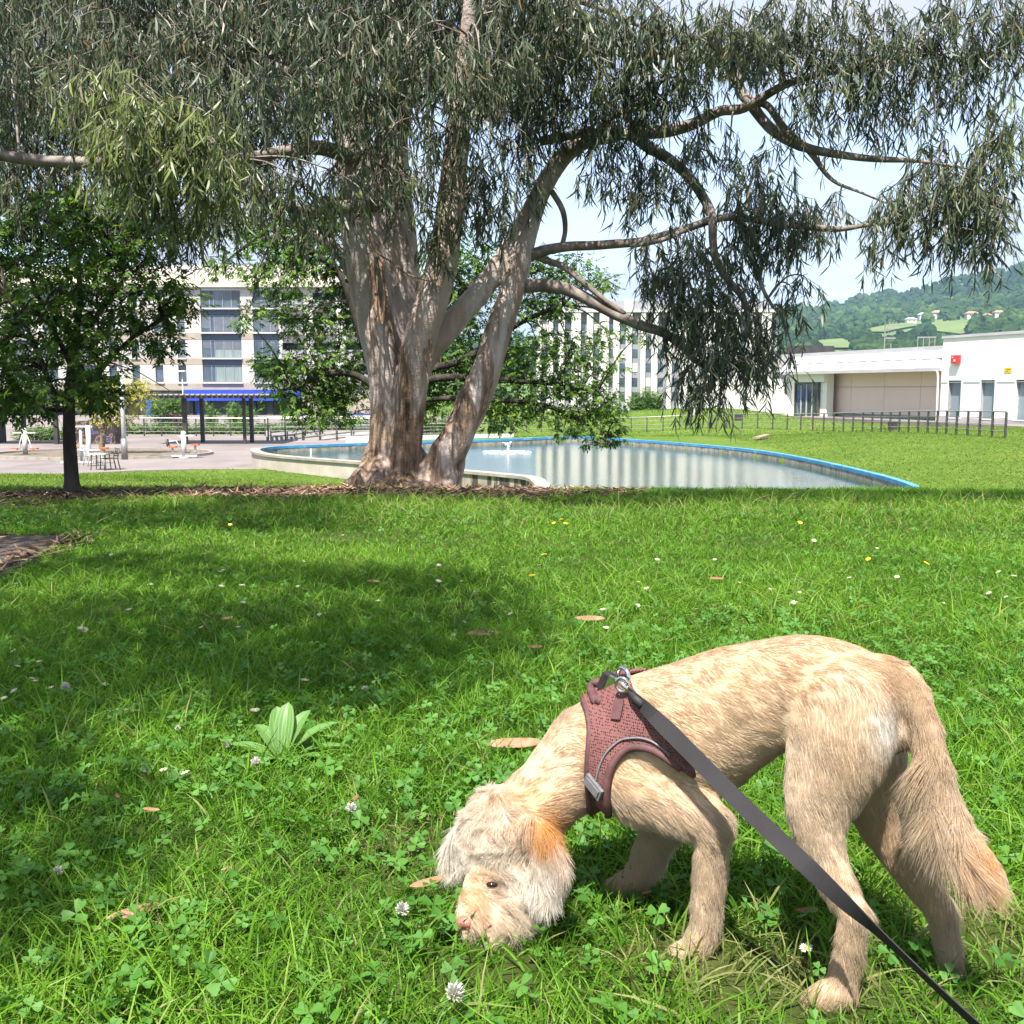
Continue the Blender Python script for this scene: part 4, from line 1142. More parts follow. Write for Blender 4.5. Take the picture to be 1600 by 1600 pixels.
t.links.new(_c, b.inputs['Base Color']); b.inputs['Roughness'].default_value = 0.85; b.inputs['Specular IOR Level'].default_value = 0.2
_h = mixc(t, 0.5, noise_tex(t, _v2, 18.0, 8, 0.7, 0.7), noise_tex(t, _v3, 30.0, 5, 0.6))
bump(t, b, _h, 0.75, 0.04)
M_BRANCH = surf('grey_branch_bark', (0.13, 0.102, 0.088), (0.27, 0.235, 0.21), 6, 0.85, 0.4, 30, stretch=(1, 1, 1), stain=(0.13, 0.09, 0.07), sscale=4)
M_STRIP = surf('peeling_bark', (0.15, 0.09, 0.055), (0.36, 0.25, 0.17), 12, 0.9, 0.4, 40)
M_EUC = leaf_mat('eucalyptus_leaf', [(0.0, (0.034, 0.052, 0.026)), (0.35, (0.062, 0.090, 0.044)), (0.7, (0.095, 0.128, 0.064)), (0.92, (0.15, 0.18, 0.10)), (1.0, (0.20, 0.12, 0.06))], (0.21, 0.26, 0.07), 0.33, 0.42, 0.4)

TY = 12.1
def pxr(r, y): return r / FPX * y
def from_px(lst, y):
    pts = []; rad = []
    for q_ in lst:
        yy = y + (q_[3] if len(q_) > 3 else 0.0)
        pts.append(P(q_[0], q_[1], yy)); rad.append(pxr(q_[2], yy))
    return np.array(pts), np.array(rad)
STEM_A = [(620,778,52),(615,740,47),(613,690,40),(612,640,37),(608,590,35),(598,540,35),(588,490,35),(578,440,35),(570,390,35),(562,340,34),(556,280,32),(548,200,28),(540,100,25),(530,-20,22),(515,-160,18),(500,-330,14)]
STEM_B = [(628,690,32,.1),(624,640,34,.12),(624,590,34,.16),(627,540,33,.2),(628,490,33,.22),(626,440,33,.22),(623,390,32,.22),(619,340,31,.22),(612,260,28,.15),(614,160,25,.2),(620,20,21,.3),(632,-140,17,.4),(650,-320,12,.6)]
STEM_C = [(632,720,26,-.22),(640,650,25,-.25),(645,600,27,-.28),(649,560,28,-.34),(659,520,28,-.42),(672,480,28,-.48),(684,440,27,-.5),(693,400,26,-.5),(700,350,24,-.5),(706,300,23,-.45),(713,230,21,-.5),(722,150,18,-.6),(735,30,15,-.8),(752,-120,12,-1.1),(770,-280,9,-1.5)]
LIMB_D = [(648,610,18,0),(663,562,22,0),(690,525,23,0),(720,490,22,0),(755,450,20,0),(790,400,19,0),(815,355,18,0),(840,310,17,0),(862,270,17,0),(885,240,16,0),(915,221,14,0),(960,211,12,-.1),(1000,206,10.5,-.2)]
LIMB_E = [(668,758,32,-.1),(690,725,31,-.1),(715,680,30,-.1),(738,630,29,-.1),(760,580,27,-.1),(778,520,25,-.1),(795,470,23,-.1),(808,430,21,-.1),(818,390,19,-.1),(830,350,16,-.05),(846,306,14,-.02),(868,262,12,0)]
TREE_BASE = np.array([P(620, 760, TY)[0], TY, H1(P(620, 760, TY)[0], TY)])
euc = thing('eucalyptus_tree', 'huge multi-stemmed eucalyptus with peeling bark and drooping grey-green leaves beside the pool', 'tree', TREE_BASE)
acc = Acc()
for st, rk in ((STEM_A, .94), (STEM_B, .94), (STEM_C, .93), (LIMB_D, .86), (LIMB_E, .86)):
    p_, r_ = from_px(st, TY); r_ = r_ * rk; pc = catmull(np.concatenate([p_, r_[:, None]], 1), 4)
    chain_shape(acc, pc[:, :3], np.maximum(pc[:, 3], 0.03), 12)
for (u, v, r, dy, u2, v2) in [(566,762,16,-.25,596,705),(590,772,18,-.5,606,710),(636,772,18,-.5,625,715),(660,766,15,-.3,640,715),(700,756,16,-.2,702,720),(545,757,9,0.1,590,735),(668,775,10,-.55,640,740)]:
    round_cone(acc, P(u, v, TY + dy), P(u2, v2, TY), pxr(r, TY), pxr(26, TY))
V, F3, F4 = remesh(acc, 0.028, 4)
Nn, T_, _ = vnormals(V, F3, F4)
q_ = V * np.array([9.0, 9.0, 0.55])
ridge = snoise(q_, 1.0, 21) * 0.6 + snoise(q_ * 2.1, 1.0, 22) * 0.4
low = sstep(1.7, 0.5, V[:, 2])
V = V + Nn * ((0.004 + 0.020 * low) * ridge + 0.006 * low * snoise(V * np.array([30, 30, 5]), 1, 24))[:, None]
uu, vv = PXA(V)
col = np.zeros((len(V), 4))
sxp = np.interp(vv, [330, 450, 560, 640, 760], [585, 592, 625, 632, 640])
strip = np.exp(-((uu - sxp) / np.interp(vv, [330, 560, 640, 760], [9, 13, 20, 22])) ** 2) * sstep(2.9, 2.6, V[:, 2]) * (V[:, 1] < TY + 0.1)
u_e = np.interp(vv, [262, 350, 430, 520, 630, 725, 780], [868, 830, 808, 778, 738, 690, 670]); on_e = np.abs(uu - u_e) < 42
col[:, 0] = np.clip(0.72 * sstep(1.35, 0.5, V[:, 2]) * ~on_e + 0.18 * snoise(V * np.array([2, 2, .6]), 1, 31) + 0.42 * on_e * sstep(3.4, 1.8, V[:, 2]), 0, 1)
col[:, 1] = np.clip(strip * 1.1 * (0.75 + 0.4 * snoise(V * np.array([8, 8, 2]), 1, 35)), 0, 1)
a = Acc(); a.add(V, F4, col)
if len(F3): a.F3.append(F3)
mk('trunk', a, M_BARK, euc, smooth=True)

BOUGHS = [
 [(995,207,10,-.2),(1040,204,9.5,-.3),(1085,190,9,-.4),(1125,172,8,-.5),(1165,168,7.5,-.6),(1230,130,6,-.9),(1300,110,5,-1.2),(1400,95,3.5,-1.4)],
 [(1150,88,8,-.2),(1150,115,8,-.3),(1157,140,8.5,-.4),(1172,160,8.5,-.5),(1190,185,8,-.5),(1210,205,8,-.6),(1240,222,7.5,-.7),(1280,235,6.5,-.9),(1330,243,5.5,-1),(1390,247,4.5,-1.2),(1450,252,2.6,-1.4),(1530,262,1.2,-1.5)],
 [(985,208,8.5,-.2),(1010,228,8.5,-.3),(1045,247,8,-.4),(1075,275,7.5,-.5),(1095,305,7.5,-.6),(1110,338,7.5,-.7),(1113,380,6.5,-.8),(1122,415,6,-.8),(1145,445,5.5,-.9),(1165,470,5,-.9),(1172,505,4,-1),(1165,530,3,-1)],
 [(820,402,10,-.1),(845,392,8.5,-.15),(890,385,7.5,-.2),(950,380,7,-.4),(1005,377,6.5,-.5),(1060,360,6,-.6),(1110,344,6,-.7),(1150,341,5.5,-.8),(1220,350,5,-1),(1300,362,4.5,-1.1),(1360,352,3,-1.2),(1440,345,1.2,-1.3)],
 [(815,447,11,-.1),(850,446,10,-.15),(890,455,9.5,-.2),(930,475,9,-.3),(965,495,8.5,-.4),(1000,510,8,-.5),(1035,520,7,-.6),(1065,540,6,-.6),(1085,562,5,-.7),(1120,585,3,-.8)],
 [(838,402,5,-.1),(880,417,5,-.2),(910,440,4.5,-.3),(945,470,4,-.4),(975,492,4,-.45)],
 [(862,300,4.5,-.05),(880,330,4.5,-.1),(884,360,4,-.15),(878,385,4,-.2)],
 [(885,238,7,-.1),(905,228,6,-.2),(935,205,5.5,-.4),(960,180,5,-.6),(1010,165,4,-.8)],
 [(845,222,7,-.4),(870,217,7,-.4),(905,210,6.5,-.4),(930,200,6,-.4)],
 [(1110,340,4.5,-.7),(1075,355,4,-.8),(1030,375,3.5,-.8),(985,385,3,-.8)],
 [(1175,160,6.5,-.5),(1200,165,5.5,-.6),(1230,205,6,-.7),(1265,235,5,-.8),(1300,282,3,-1),(1345,302,2,-1.1),(1385,318,1,-1.1)],
 [(600,320,10,-.5),(560,322,10.5,-.65),(520,327,10,-.8),(490,330,8,-1.0),(440,318,7,-1.2),(400,290,6,-1.5),(370,282,4,-1.6)],
 [(560,440,14,0),(538,402,11,0.1),(512,380,9,0.2),(480,360,7,.3),(440,345,5,.4)],
 [(556,250,14,-.2),(500,232,11,-.7),(440,236,9,-1.2),(395,244,8.5,-1.6),(320,250,8,-2.0),(240,262,7.5,-2.3),(160,256,8,-2.5),(80,252,8.5,-2.6),(0,243,8,-2.8),(-90,235,6,-3.0)],
 [(545,180,14,.1),(460,120,11,-.3),(360,80,9,-.8),(250,70,6,.2),(140,90,5,.4),(20,110,4,.5)],
 [(545,120,13,.3),(440,40,10,.6),(320,0,8,.8),(180,-20,7,1),(40,20,5,1.2)],
 [(722,150,12,-.4),(790,110,9,.0),(860,90,7,.2),(960,80,5,.3),(1060,90,4,.3),(1150,100,3,.2)],
 [(735,40,12,-.3),(830,-20,7,.2),(930,10,4.5,.5),(1040,50,3.5,.6),(1180,62,3,.5),(1330,85,2.5,.3),(1470,90,1.5,0)],
 [(1150,345,3.5,-.7),(1190,400,3.5,-.8),(1190,440,3,-.9),(1210,480,2.5,-1)],
]
bough_pts = []
for bq in BOUGHS:
    p_, r_ = from_px(bq, TY); pc = catmull(np.concatenate([p_, r_[:, None]], 1), 5)
    pc[:, :3] += 0.02 * np.stack([snoise(pc[:, :3], 3, k) for k in (41, 42, 43)], 1)
    a = Acc(); a.tube(pc[:, :3], np.maximum(pc[:, 3], 0.006), 8)
    mk('branch', a, M_BRANCH, euc, smooth=True); bough_pts.append(pc[:, :3])
for st in (STEM_A[9:], STEM_B[8:], STEM_C[8:]):
    p_, _ = from_px(st, TY); bough_pts.append(catmull(p_, 5))
BP = np.concatenate(bough_pts)

# foliage clumps: (u, v, ru, rv, y, density, tint); tint paints sunlit clumps and young shoots yellow-green
CL = []
def row(u0, u1, du, v, ru, rv, y, dens, tint=0.0, jy=1.0):
    u = u0
    while u <= u1:
        CL.append((u + R.uniform(-15, 15), v + R.uniform(-15, 15), ru, rv, y + R.uniform(-jy, jy), dens, tint)); u += du
row(-60, 850, 75, -20, 80, 70, 11.5, 1.2); row(-60, 850, 75, 60, 80, 65, 12.5, 1.2); row(-60, 850, 75, 130, 75, 60, 12.5, 1.1)
row(-60, 840, 80, 60, 80, 60, 10.2, 0.8); row(-60, 500, 80, 150, 75, 60, 10.0, 0.8, 0.05); row(-60, 480, 80, 200, 75, 55, 12.5, 1.1); row(-40, 480, 75, 260, 70, 50, 12.6, 0.9)
row(480, 860, 70, 130, 60, 60, 10.8, 0.75); row(500, 840, 65, 210, 55, 55, 10.8, 0.62); row(520, 830, 70, 285, 50, 40, 10.9, 0.5)
for c in [(30,300,60,45,10.8,.9,0),(90,310,60,50,10.5,.9,0),(160,345,60,50,10.6,.8,.1),(225,345,55,50,10.4,.9,0),(290,350,55,45,10.5,.9,0),(350,325,55,45,10.4,.9,.05),(410,300,60,50,10.3,.9,.1),(470,330,45,35,10.2,.8,.1),(505,350,30,35,10.2,.7,0),
          (640,300,45,50,11.0,.7,.1),(690,345,28,60,11.1,1.0,.1),(685,395,20,30,11.1,1.0,.15),(650,350,20,30,11.2,.6,.05),(745,300,50,70,11.2,.9,0),(770,340,40,45,11.4,.8,0),(805,260,35,50,11.5,.8,0),(610,190,45,60,11.2,.7,.05),
          (180,165,60,60,8.6,1.0,.55),(240,205,80,70,8.4,1.2,.7),(310,225,70,65,8.4,1.2,.7),(210,255,70,60,8.5,1.1,.65),(345,265,45,60,8.5,1.0,.65),(270,305,70,40,8.7,.8,.45),(480,305,60,40,9.4,.9,.2),(540,290,45,35,9.4,.6,.3),(130,140,30,40,8.6,.9,.6),
          (880,30,80,70,11.5,1.0,.12),(960,60,80,70,11.2,1.0,.08),(1040,60,80,70,11,1.0,.05),(1120,60,80,60,11,1.0,.1),(1200,50,80,60,11,1.0,0),(900,120,70,60,11.2,1.0,.1),(980,150,70,50,11.4,1.0,0),(1060,140,70,50,11.2,.9,.1),(1150,70,60,50,10.4,.7,.15),(860,180,60,60,11.6,.9,.05),(930,190,60,45,11.6,.9,0),(1010,190,50,40,11.6,.8,0),(1090,230,50,50,11.5,.6,0),
          (1270,50,80,60,11,.9,0),(1340,60,80,60,10.8,.8,0),(1420,70,80,60,10.8,.8,0),(1500,50,80,60,10.6,.8,0),(1580,50,70,70,10.6,.9,.0),(1290,120,70,45,10.8,.7,.1),(1370,140,60,55,10.8,.75,0),(1440,150,60,55,10.8,.7,0),(1500,120,50,50,10.8,.4,0),(1270,180,50,45,11.2,.6,.05),(1340,190,40,40,11,.45,0),
          (1570,190,50,50,10.5,.8,.25),(1570,250,55,60,10.5,1.0,.2),(1520,300,60,60,10.6,1.1,.05),(1450,300,60,55,10.7,1.0,0),(1400,340,60,45,10.8,1.0,0),(1550,340,45,50,10.6,1.0,.05),(1480,360,60,45,10.8,1.0,0),(1530,395,40,25,10.7,.9,0),(1380,390,30,25,10.8,.6,0),(1480,235,50,40,10.7,.6,0),
          (945,265,45,40,11.6,.8,0),(990,300,35,45,11.6,.75,0),(1050,285,60,50,11.6,.8,0),(1010,250,50,35,11.6,.7,0),(1180,290,55,45,11.3,.7,0),(1140,240,45,40,11.4,.5,.1),(1210,240,40,35,11.3,.35,.05),
          (1190,335,65,45,11.1,1.3,0),(1260,345,60,40,11.0,1.3,0),(1310,330,25,25,11,.6,0),(1150,380,55,40,11.2,.9,0),(1220,385,50,30,11.1,.8,0),(1060,390,45,45,11.3,.7,0),(1010,410,40,35,11.4,.6,0),(1040,440,55,40,11.3,.9,0),(1100,450,60,45,11.2,1.2,0),(1080,400,40,40,11.3,.9,0),
          (1060,490,50,40,11.3,1.0,0),(1120,500,60,50,11.2,1.2,0),(1180,500,40,50,11.1,.7,0),(1100,560,60,45,11.2,1.2,0),(1150,560,55,45,11.1,1.0,0),(1080,600,40,28,11.2,1.2,0),(1125,610,35,25,11.1,.9,0),(1190,570,40,40,11.1,.6,0),(1225,520,35,40,11.0,.9,0),(1240,560,20,20,11,.7,0),(1235,460,25,35,11,.6,0),(1255,440,15,25,11,.5,0)]: CL.append(c)
twig = Acc(); LP = []; LD = []; LT = []; LS = []
for (u, v, ru, rv, y, dens, tint) in CL:
    c = P(u, v, y); rx = pxr(ru, y); rz = pxr(rv, y); ry = max(0.35, 0.7 * rx)
    n_tw = max(3, int(ru * rv / 80.0 * dens * (1.25 if u > 850 else 1.0)))
    near = BP[np.argmin(((BP - c - np.array([0, 0, rz * .4])) ** 2).sum(1))]
    top = c + np.array([0, 0, rz * 0.35])
    if np.linalg.norm(near - top) < 2.2:
        mid = (near + top) / 2 + np.array([0, 0, 0.10])
        twig.tube(catmull([near, mid, top, top + (top - mid) * 0.5 + np.array([0, 0, -.15])], 4), np.linspace(0.013, 0.004, 13), 5, cap=False)
    for k in range(n_tw):
        w_ = R.normal(size=3); w_ /= np.linalg.norm(w_); w_ *= R.random() ** 0.45
        s0 = c + w_ * np.array([rx, ry, rz]) + np.array([0, 0, rz * 0.25])
        dl = R.uniform(0.22, 0.46)
        hd = R.normal(size=2); hd /= np.linalg.norm(hd)
        spread = R.uniform(0.2, 0.6)
        e = s0 + np.array([hd[0] * spread * dl, hd[1] * spread * dl, -dl * (1 - 0.3 * spread)])
        m_ = (s0 + e) / 2 + np.array([hd[0], hd[1], 0.8]) * 0.08
        cv = catmull([s0, m_, e], 4)
        twig.tube(cv[::4], np.linspace(0.0045, 0.0018, len(cv[::4])), 3, cap=False)
        nl = R.integers(11, 19)
        tt = R.random(nl) ** 0.8 * 0.999
        idx = tt * (len(cv) - 1); i0 = idx.astype(int); fr = (idx - i0)[:, None]
        pos = cv[i0] * (1 - fr) + cv[i0 + 1] * fr
        d = np.stack([R.normal(0, 0.42, nl) + hd[0] * .2, R.normal(0, 0.42, nl) + hd[1] * .2, -np.abs(R.normal(1.0, 0.25, nl))], 1)
        LP.append(pos); LD.append(nrm(d)); LT.append(np.full(nl, tint)); LS.append(R.uniform(0.08, 0.19, nl))
LP = np.concatenate(LP); LD = np.concatenate(LD); LT = np.concatenate(LT); LS = np.concatenate(LS)
side = perp(LD); bend = np.cross(LD, side) * 0.0 + side * R.choice([-1, 1], len(LP))[:, None] * R.uniform(0.10, 0.42, len(LP))[:, None] + np.array([0, 0, -0.08])
tintv = np.where(R.random(len(LP)) < LT * 1.3, R.uniform(0.4, 1.0, len(LP)), 0.0)
V, F, C = strips(LP, LD, side, LS, LS * R.uniform(0.085, 0.125, len(LP)), 3, [0.3, 1.0, 0.85, 0], bend, None, tintv)
a = Acc(); a.add(V, F, C); print('eucalyptus leaves', len(LP), len(F))
cr = mk('crown', a, M_EUC, euc, kind='stuff')
mk('twigs', twig, M_BRANCH, euc, kind='stuff')

# upper crown above the picture: unseen, its leaf clumps placed to shade the lawn
def over_ground(u, v, z, g=None):
    g = G(u, v) if g is None else np.array(g)
    k = z / math.tan(SUN_EL)
    return np.array([g[0] + SUN_H[0] * k, g[1] + SUN_H[1] * k, z])
SH = []
for (u, v) in [(30,905),(110,880),(190,885),(270,875),(350,895),(430,905),(520,900),(600,910),(690,930),(770,960),(60,960),(150,960),(240,960),(330,965),(420,970),(510,975),(600,975),(690,985),(40,1020),(130,1020),(230,1025),(330,1030),(430,1035),(530,1035),(620,1030),(710,1030),(60,1070),(300,1070),(400,1075),(500,1072),(600,1062),(30,1130),(20,1200),(10,1280),(40,1340),(0,1420),(-60,1000),(-80,1100),(-120,1250),(-60,900),(150,1060),(790,1000),(690,905)]:
    SH.append((over_ground(u, v, R.uniform(5.6, 6.6)), 0.30 + 0.22 * (1000 / max(v, 900)) ** 2))
for u in range(-150, 1750, 42):
    for v in (772, 783): SH.append((over_ground(u, v, R.uniform(6.0, 7.0)), 0.45))
for u in range(-150, 560, 55):
    for v in (764, 800, 818): SH.append((over_ground(u, v, R.uniform(6.0, 7.0)), 0.5))
for u in range(-150, 170, 60): SH.append((over_ground(u, 845, R.uniform(6.0, 7.0)), 0.5))
for (x, y, z, r) in [(-3.5,13,8,1.2),(-1,14,8.5,1.3),(1.5,13,8,1.2),(4,12.5,7.5,1.1),(-6,12,7.5,1.2),(0,16,9,1.4),(-3,16,9,1.4),(3,15,8.5,1.2),(6,12,7.2,1.0),(-2.2,13.0,6.4,.8),(0.2,12.6,6.6,.7),(2.4,12.2,6.5,.8)]: SH.append((np.array([x, y, z]), r))
SH = [q_ for q_ in SH if not (-4.6 < q_[0][0] < -2.4 and 6.2 < q_[0][1] < 8.6)]  # clumps left out so that sun reaches the front foliage
for u in range(1010, 1260, 42):  # unseen clumps added on the sun line to darken the low hanging foliage
    for v in range(380, 620, 45):
        tg_ = P(u, v, 11.1); kz = (R.uniform(5.6, 6.4) - tg_[2]) / math.tan(SUN_EL)
        SH.append((np.array([tg_[0] + SUN_H[0] * kz, tg_[1] + SUN_H[1] * kz, tg_[2] + kz * math.tan(SUN_EL)]), 0.42))
LP = []; LD = []; LS = []
up = Acc(); crown_c = np.array([-1.2, 12.2, 5.2])
tips = []
for (c, r) in SH:
    n = int(330 * r * r * 1.3) + 20
    w_ = R.normal(size=(n, 3)); w_ = nrm(w_) * (R.random(n) ** 0.4)[:, None]
    LP.append(c + w_ * r * np.array([1, 1, 0.7])); LS.append(R.uniform(0.16, 0.26, n))
    tips.append(c)
tips = np.array(tips)
for k in range(0, len(tips), 9):
    c = tips[k]; m_ = crown_c * 0.5 + c * 0.5 + np.array([0, 0, 1.2])
    if c[1] < 1.0: m_ = crown_c * 0.5 + c * 0.5 + np.array([0, 0, 2.6])
    up.tube(catmull([crown_c, m_, c], 6), np.linspace(0.016, 0.005, 13), 6)
LP = np.concatenate(LP); LS = np.concatenate(LS)
LD = nrm(np.stack([R.normal(0, .5, len(LP)), R.normal(0, .5, len(LP)), -np.abs(R.normal(0.8, .3, len(LP)))], 1))
V, F, C = strips(LP, LD, perp(LD), LS, LS * 0.22, 2, [0.5, 1.0, 0])
uu, vv = PXA(LP)
print('upper crown', len(LP), 'in frame:', int(((uu > 0) & (uu < 1600) & (vv > 0) & (LP[:, 1] > 0.5)).sum()))
a = Acc(); a.add(V, F, C); mk('unseen_shade_crown', a, M_EUC, euc, kind='stuff')
mk('upper_boughs', up, M_BRANCH, euc, smooth=True, kind='stuff')

# hanging strips of bark in the fork
for (u, v, L, w) in [(588,402,60,7),(582,410,75,6),(595,405,90,8),(590,430,70,6),(584,445,55,5),(600,415,50,5),(578,470,80,5),(586,480,60,6),(668,530,40,7),(664,545,50,6),(672,525,30,6),(616,570,50,5),(660,480,60,4),(652,440,50,4),(590,380,45,6),(574,395,60,4)]:
    p0 = P(u, v, TY - 0.50 if u < 630 else TY - 0.55); L_ = pxr(L, TY); w_ = pxr(w, TY)
    n = 7; tt = np.linspace(0, 1, n); ph = R.random() * 6
    cpts = np.stack([p0[0] + 0.04 * np.sin(tt * 3 + ph) * tt + 0.02 * R.normal() * tt, p0[1] + 0.05 * np.cos(tt * 4 + ph) * tt, p0[2] - L_ * tt], 1)
    tw = np.stack([np.cos(ph + tt * 2.5), np.sin(ph + tt * 2.5), 0 * tt], 1) * (w_ * 0.5 * (1 - 0.6 * tt))[:, None]
    th = np.cross(tw, [0, 0, 1.0]); th = nrm(th) * 0.004
    V = np.concatenate([cpts - tw - th, cpts + tw - th, cpts + tw + th, cpts - tw + th]); F = []
    for i in range(n - 1):
        for k in range(4): F.append([k*n+i, ((k+1) % 4)*n+i, ((k+1) % 4)*n+i+1, k*n+i+1])
    mk('bark_strip', Acc().add(V, F), M_STRIP, euc)
# thin bare twig looped across the stems
tw_pts = np.array([P(*q_) for q_ in [(560,345,11.2),(572,368,11.3),(590,395,11.35),(610,408,11.4),(640,430,11.4),(680,440,11.45),(700,442,11.5)]])
mk('bare_twig', Acc().tube(catmull(tw_pts, 5), 0.009, 5), M_STRIP, euc, smooth=True)

# ================================================================= BROAD-LEAVED TREES
M_DARKBARK = surf('dark_trunk_bark', (0.022, 0.018, 0.014), (0.06, 0.048, 0.038), 8, 0.95, 0.8, 25, stretch=(1, 1, 0.3), bdist=0.03)
M_ASH = leaf_mat('ash_leaf', [(0.0, (0.034, 0.085, 0.011)), (0.4, (0.062, 0.138, 0.017)), (0.75, (0.092, 0.185, 0.023)), (1.0, (0.13, 0.235, 0.032))], (0.17, 0.28, 0.03), 0.38, 0.5, 0.3)
M_YELL = leaf_mat('yellow_leaf', [(0.0, (0.16, 0.20, 0.02)), (0.5, (0.30, 0.30, 0.03)), (1.0, (0.42, 0.37, 0.05))], (0.4, 0.35, 0.05), 0.35)
M_BUSH = leaf_mat('bush_leaf', [(0.0, (0.04, 0.10, 0.015)), (0.5, (0.08, 0.17, 0.025)), (1.0, (0.13, 0.24, 0.04))], (0.16, 0.28, 0.05), 0.35)
M_PURP = leaf_mat('purple_leaf', [(0.0, (0.05, 0.02, 0.025)), (1.0, (0.12, 0.06, 0.06))], (0.1, 0.05, 0.05), 0.2)

def compound(centers, radii, per_m3, lsize, droop=0.5, tint=0.0, nleaf=7, tintp=0.25):
    """pinnate leaves scattered through ellipsoids; returns V,F,C of all leaflets"""
    LPs = []; LDs = []; LSd = []; Ls = []; Tn = []
    for c, r in zip(centers, radii):
        r = np.array(r); vol = 4.19 * r[0] * r[1] * r[2]
        n = max(4, int(vol ** 0.72 * per_m3))
        w_ = nrm(R.normal(size=(n, 3))) * (R.random(n) ** 0.38)[:, None]
        pos = c + w_ * r
        d = nrm(w_ * np.array([1, 1, 0.4]) + R.normal(0, 0.45, (n, 3)) + np.array([0, 0, -droop]))
        sd = perp(d, np.array([0, 0, 1.0])); nrmv = np.cross(sd, d)
        L = lsize * R.uniform(0.7, 1.25, n); tn = np.where(R.random(n) < tintp, R.random(n) * tint, 0)
        rn = R.random(n)
        for k in range(nleaf):
            f = 0.25 + 0.75 * (k // 2) / max(1, (nleaf - 1) // 2); s = 1 if k % 2 else -1
            if k == nleaf - 1: ld = d; f = 1.0
            else: ld = nrm(d * 0.55 + sd * s * 0.8 - np.array([0, 0, 0.25]))
            LPs.append(pos + d * (L * f)[:, None]); LDs.append(nrm(ld + R.normal(0, .15, (n, 3)))); LSd.append(nrmv); Ls.append(L * 0.55); Tn.append(np.stack([np.clip(rn + R.normal(0, .12, n), 0, 1), tn], 1))
    LPs = np.concatenate(LPs); LDs = np.concatenate(LDs); nv = np.concatenate(LSd); Ls = np.concatenate(Ls); Tn = np.concatenate(Tn)
    side = nrm(np.cross(LDs, nv + R.normal(0, .3, nv.shape)))
    return strips(LPs, LDs, side, Ls, Ls * 0.42, 2, [0.35, 1.0, 0], None, Tn[:, 0], Tn[:, 1])

def broad_tree(name, label, base, trunk, limbs, clumps, y_ref, mat_leaf, lsize, dens, mat_bark=M_DARKBARK, tint=0.8, nleaf=7, droop=0.5, cat='tree'):
    """trunk / limbs: lists of (u, v, r_px, dy); clumps: (u, v, ru, rv, dy)"""
    o = thing(name, label, cat, base)
    p_, r_ = from_px(trunk, y_ref)
    pc = catmull(np.concatenate([p_, r_[:, None]], 1), 6)
    a = Acc(); a.tube(pc[:, :3], pc[:, 3], 14); mk('trunk', a, mat_bark, o, smooth=True)
    allp = [pc[:, :3]]
    for lm in limbs:
        p_, r_ = from_px(lm, y_ref); pc = catmull(np.concatenate([p_, r_[:, None]], 1), 5)
        pc[:, :3] += 0.04 * np.stack([snoise(pc[:, :3], 2.5, k) for k in (51, 52, 53)], 1)
        mk('branch', Acc().tube(pc[:, :3], np.maximum(pc[:, 3], 0.006), 7), mat_bark, o, smooth=True); allp.append(pc[:, :3])
    allp = np.concatenate(allp)
    cs = []; rs = []; tw = Acc()
    for c in clumps:
        y = y_ref + c[4]; q_ = P(c[0], c[1], y); cs.append(q_); rx = pxr(c[2], y); rs.append((rx, max(rx * 0.8, .2), pxr(c[3], y)))
        nb = allp[np.argmin(((allp - q_) ** 2).sum(1))]
        tw.tube(catmull([nb, (nb + q_) / 2 + np.array([0, 0, 0.12]), q_], 4), np.linspace(0.02, 0.006, 9), 5, cap=False)
        for k in range(5):
            e = q_ + R.normal(size=3) * np.array(rs[-1]) * 0.6
            tw.tube([q_, (q_ + e) / 2 + np.array([0, 0, .05]), e], [0.007, 0.005, 0.003], 4, cap=False)
    V, F, C = compound(cs, rs, dens, lsize, droop, tint, nleaf)
    print(name, 'leaf tris', len(F))
    mk('crown', Acc().add(V, F, C), mat_leaf, o, kind='stuff')
    mk('twigs', tw, mat_bark, o, kind='stuff')
    return o

b0 = G(113, 771, H1(-4.8, 11.0)); yS = b0[1]
cl = [(u + R.uniform(-12, 12), v + R.uniform(-10, 10), 52, 40, R.uniform(-.9, .9)) for v in (330, 375, 420, 465, 510, 555, 600) for u in range(-110, 300, 44) if ((u - 85) / 205) ** 2 + ((v - 465) / 185) ** 2 < 1.02 and not (u > 170 and v > 540)]
cl += [(20,628,60,28,0),(70,635,50,22,.2),(160,622,35,25,.2),(268,545,22,18,0),(-30,610,50,30,.2),(285,465,25,20,0),(265,520,25,20,0),(140,600,40,30,-.4),(30,330,60,40,0),(-20,360,60,40,0)]
broad_tree('small_ash_tree', 'small dark-trunked leafy tree standing on the lawn at the left', b0,
  [(113,776,20,0),(113,768,15,0),(112,750,11.5,0),(110,715,10.5,0),(108,680,9.5,0),(108,645,9,0),(108,630,9,0),(110,590,7,0),(118,530,5.5,0),(125,460,4.5,0),(120,400,3.5,0)],
  [[(104,632,5.5,0),(85,618,5,0),(72,598,4.5,0),(62,570,4,-.1),(40,520,3,-.2),(10,470,2.5,-.3)], [(110,620,5,0),(135,600,4.5,.2),(160,570,4,.3),(200,530,3,.4),(260,490,2.5,.4)], [(112,600,5,0),(100,560,4.5,-.3),(70,500,3.5,-.5),(40,430,2.5,-.6)], [(118,540,4.5,0),(150,490,4,-.3),(190,440,3,-.5),(230,410,2,-.6)], [(106,640,4,0),(80,640,3.5,.1),(40,625,3,.2),(0,615,2.5,.2)]],
  cl, yS, M_ASH, 0.105, 430, tint=0.9)

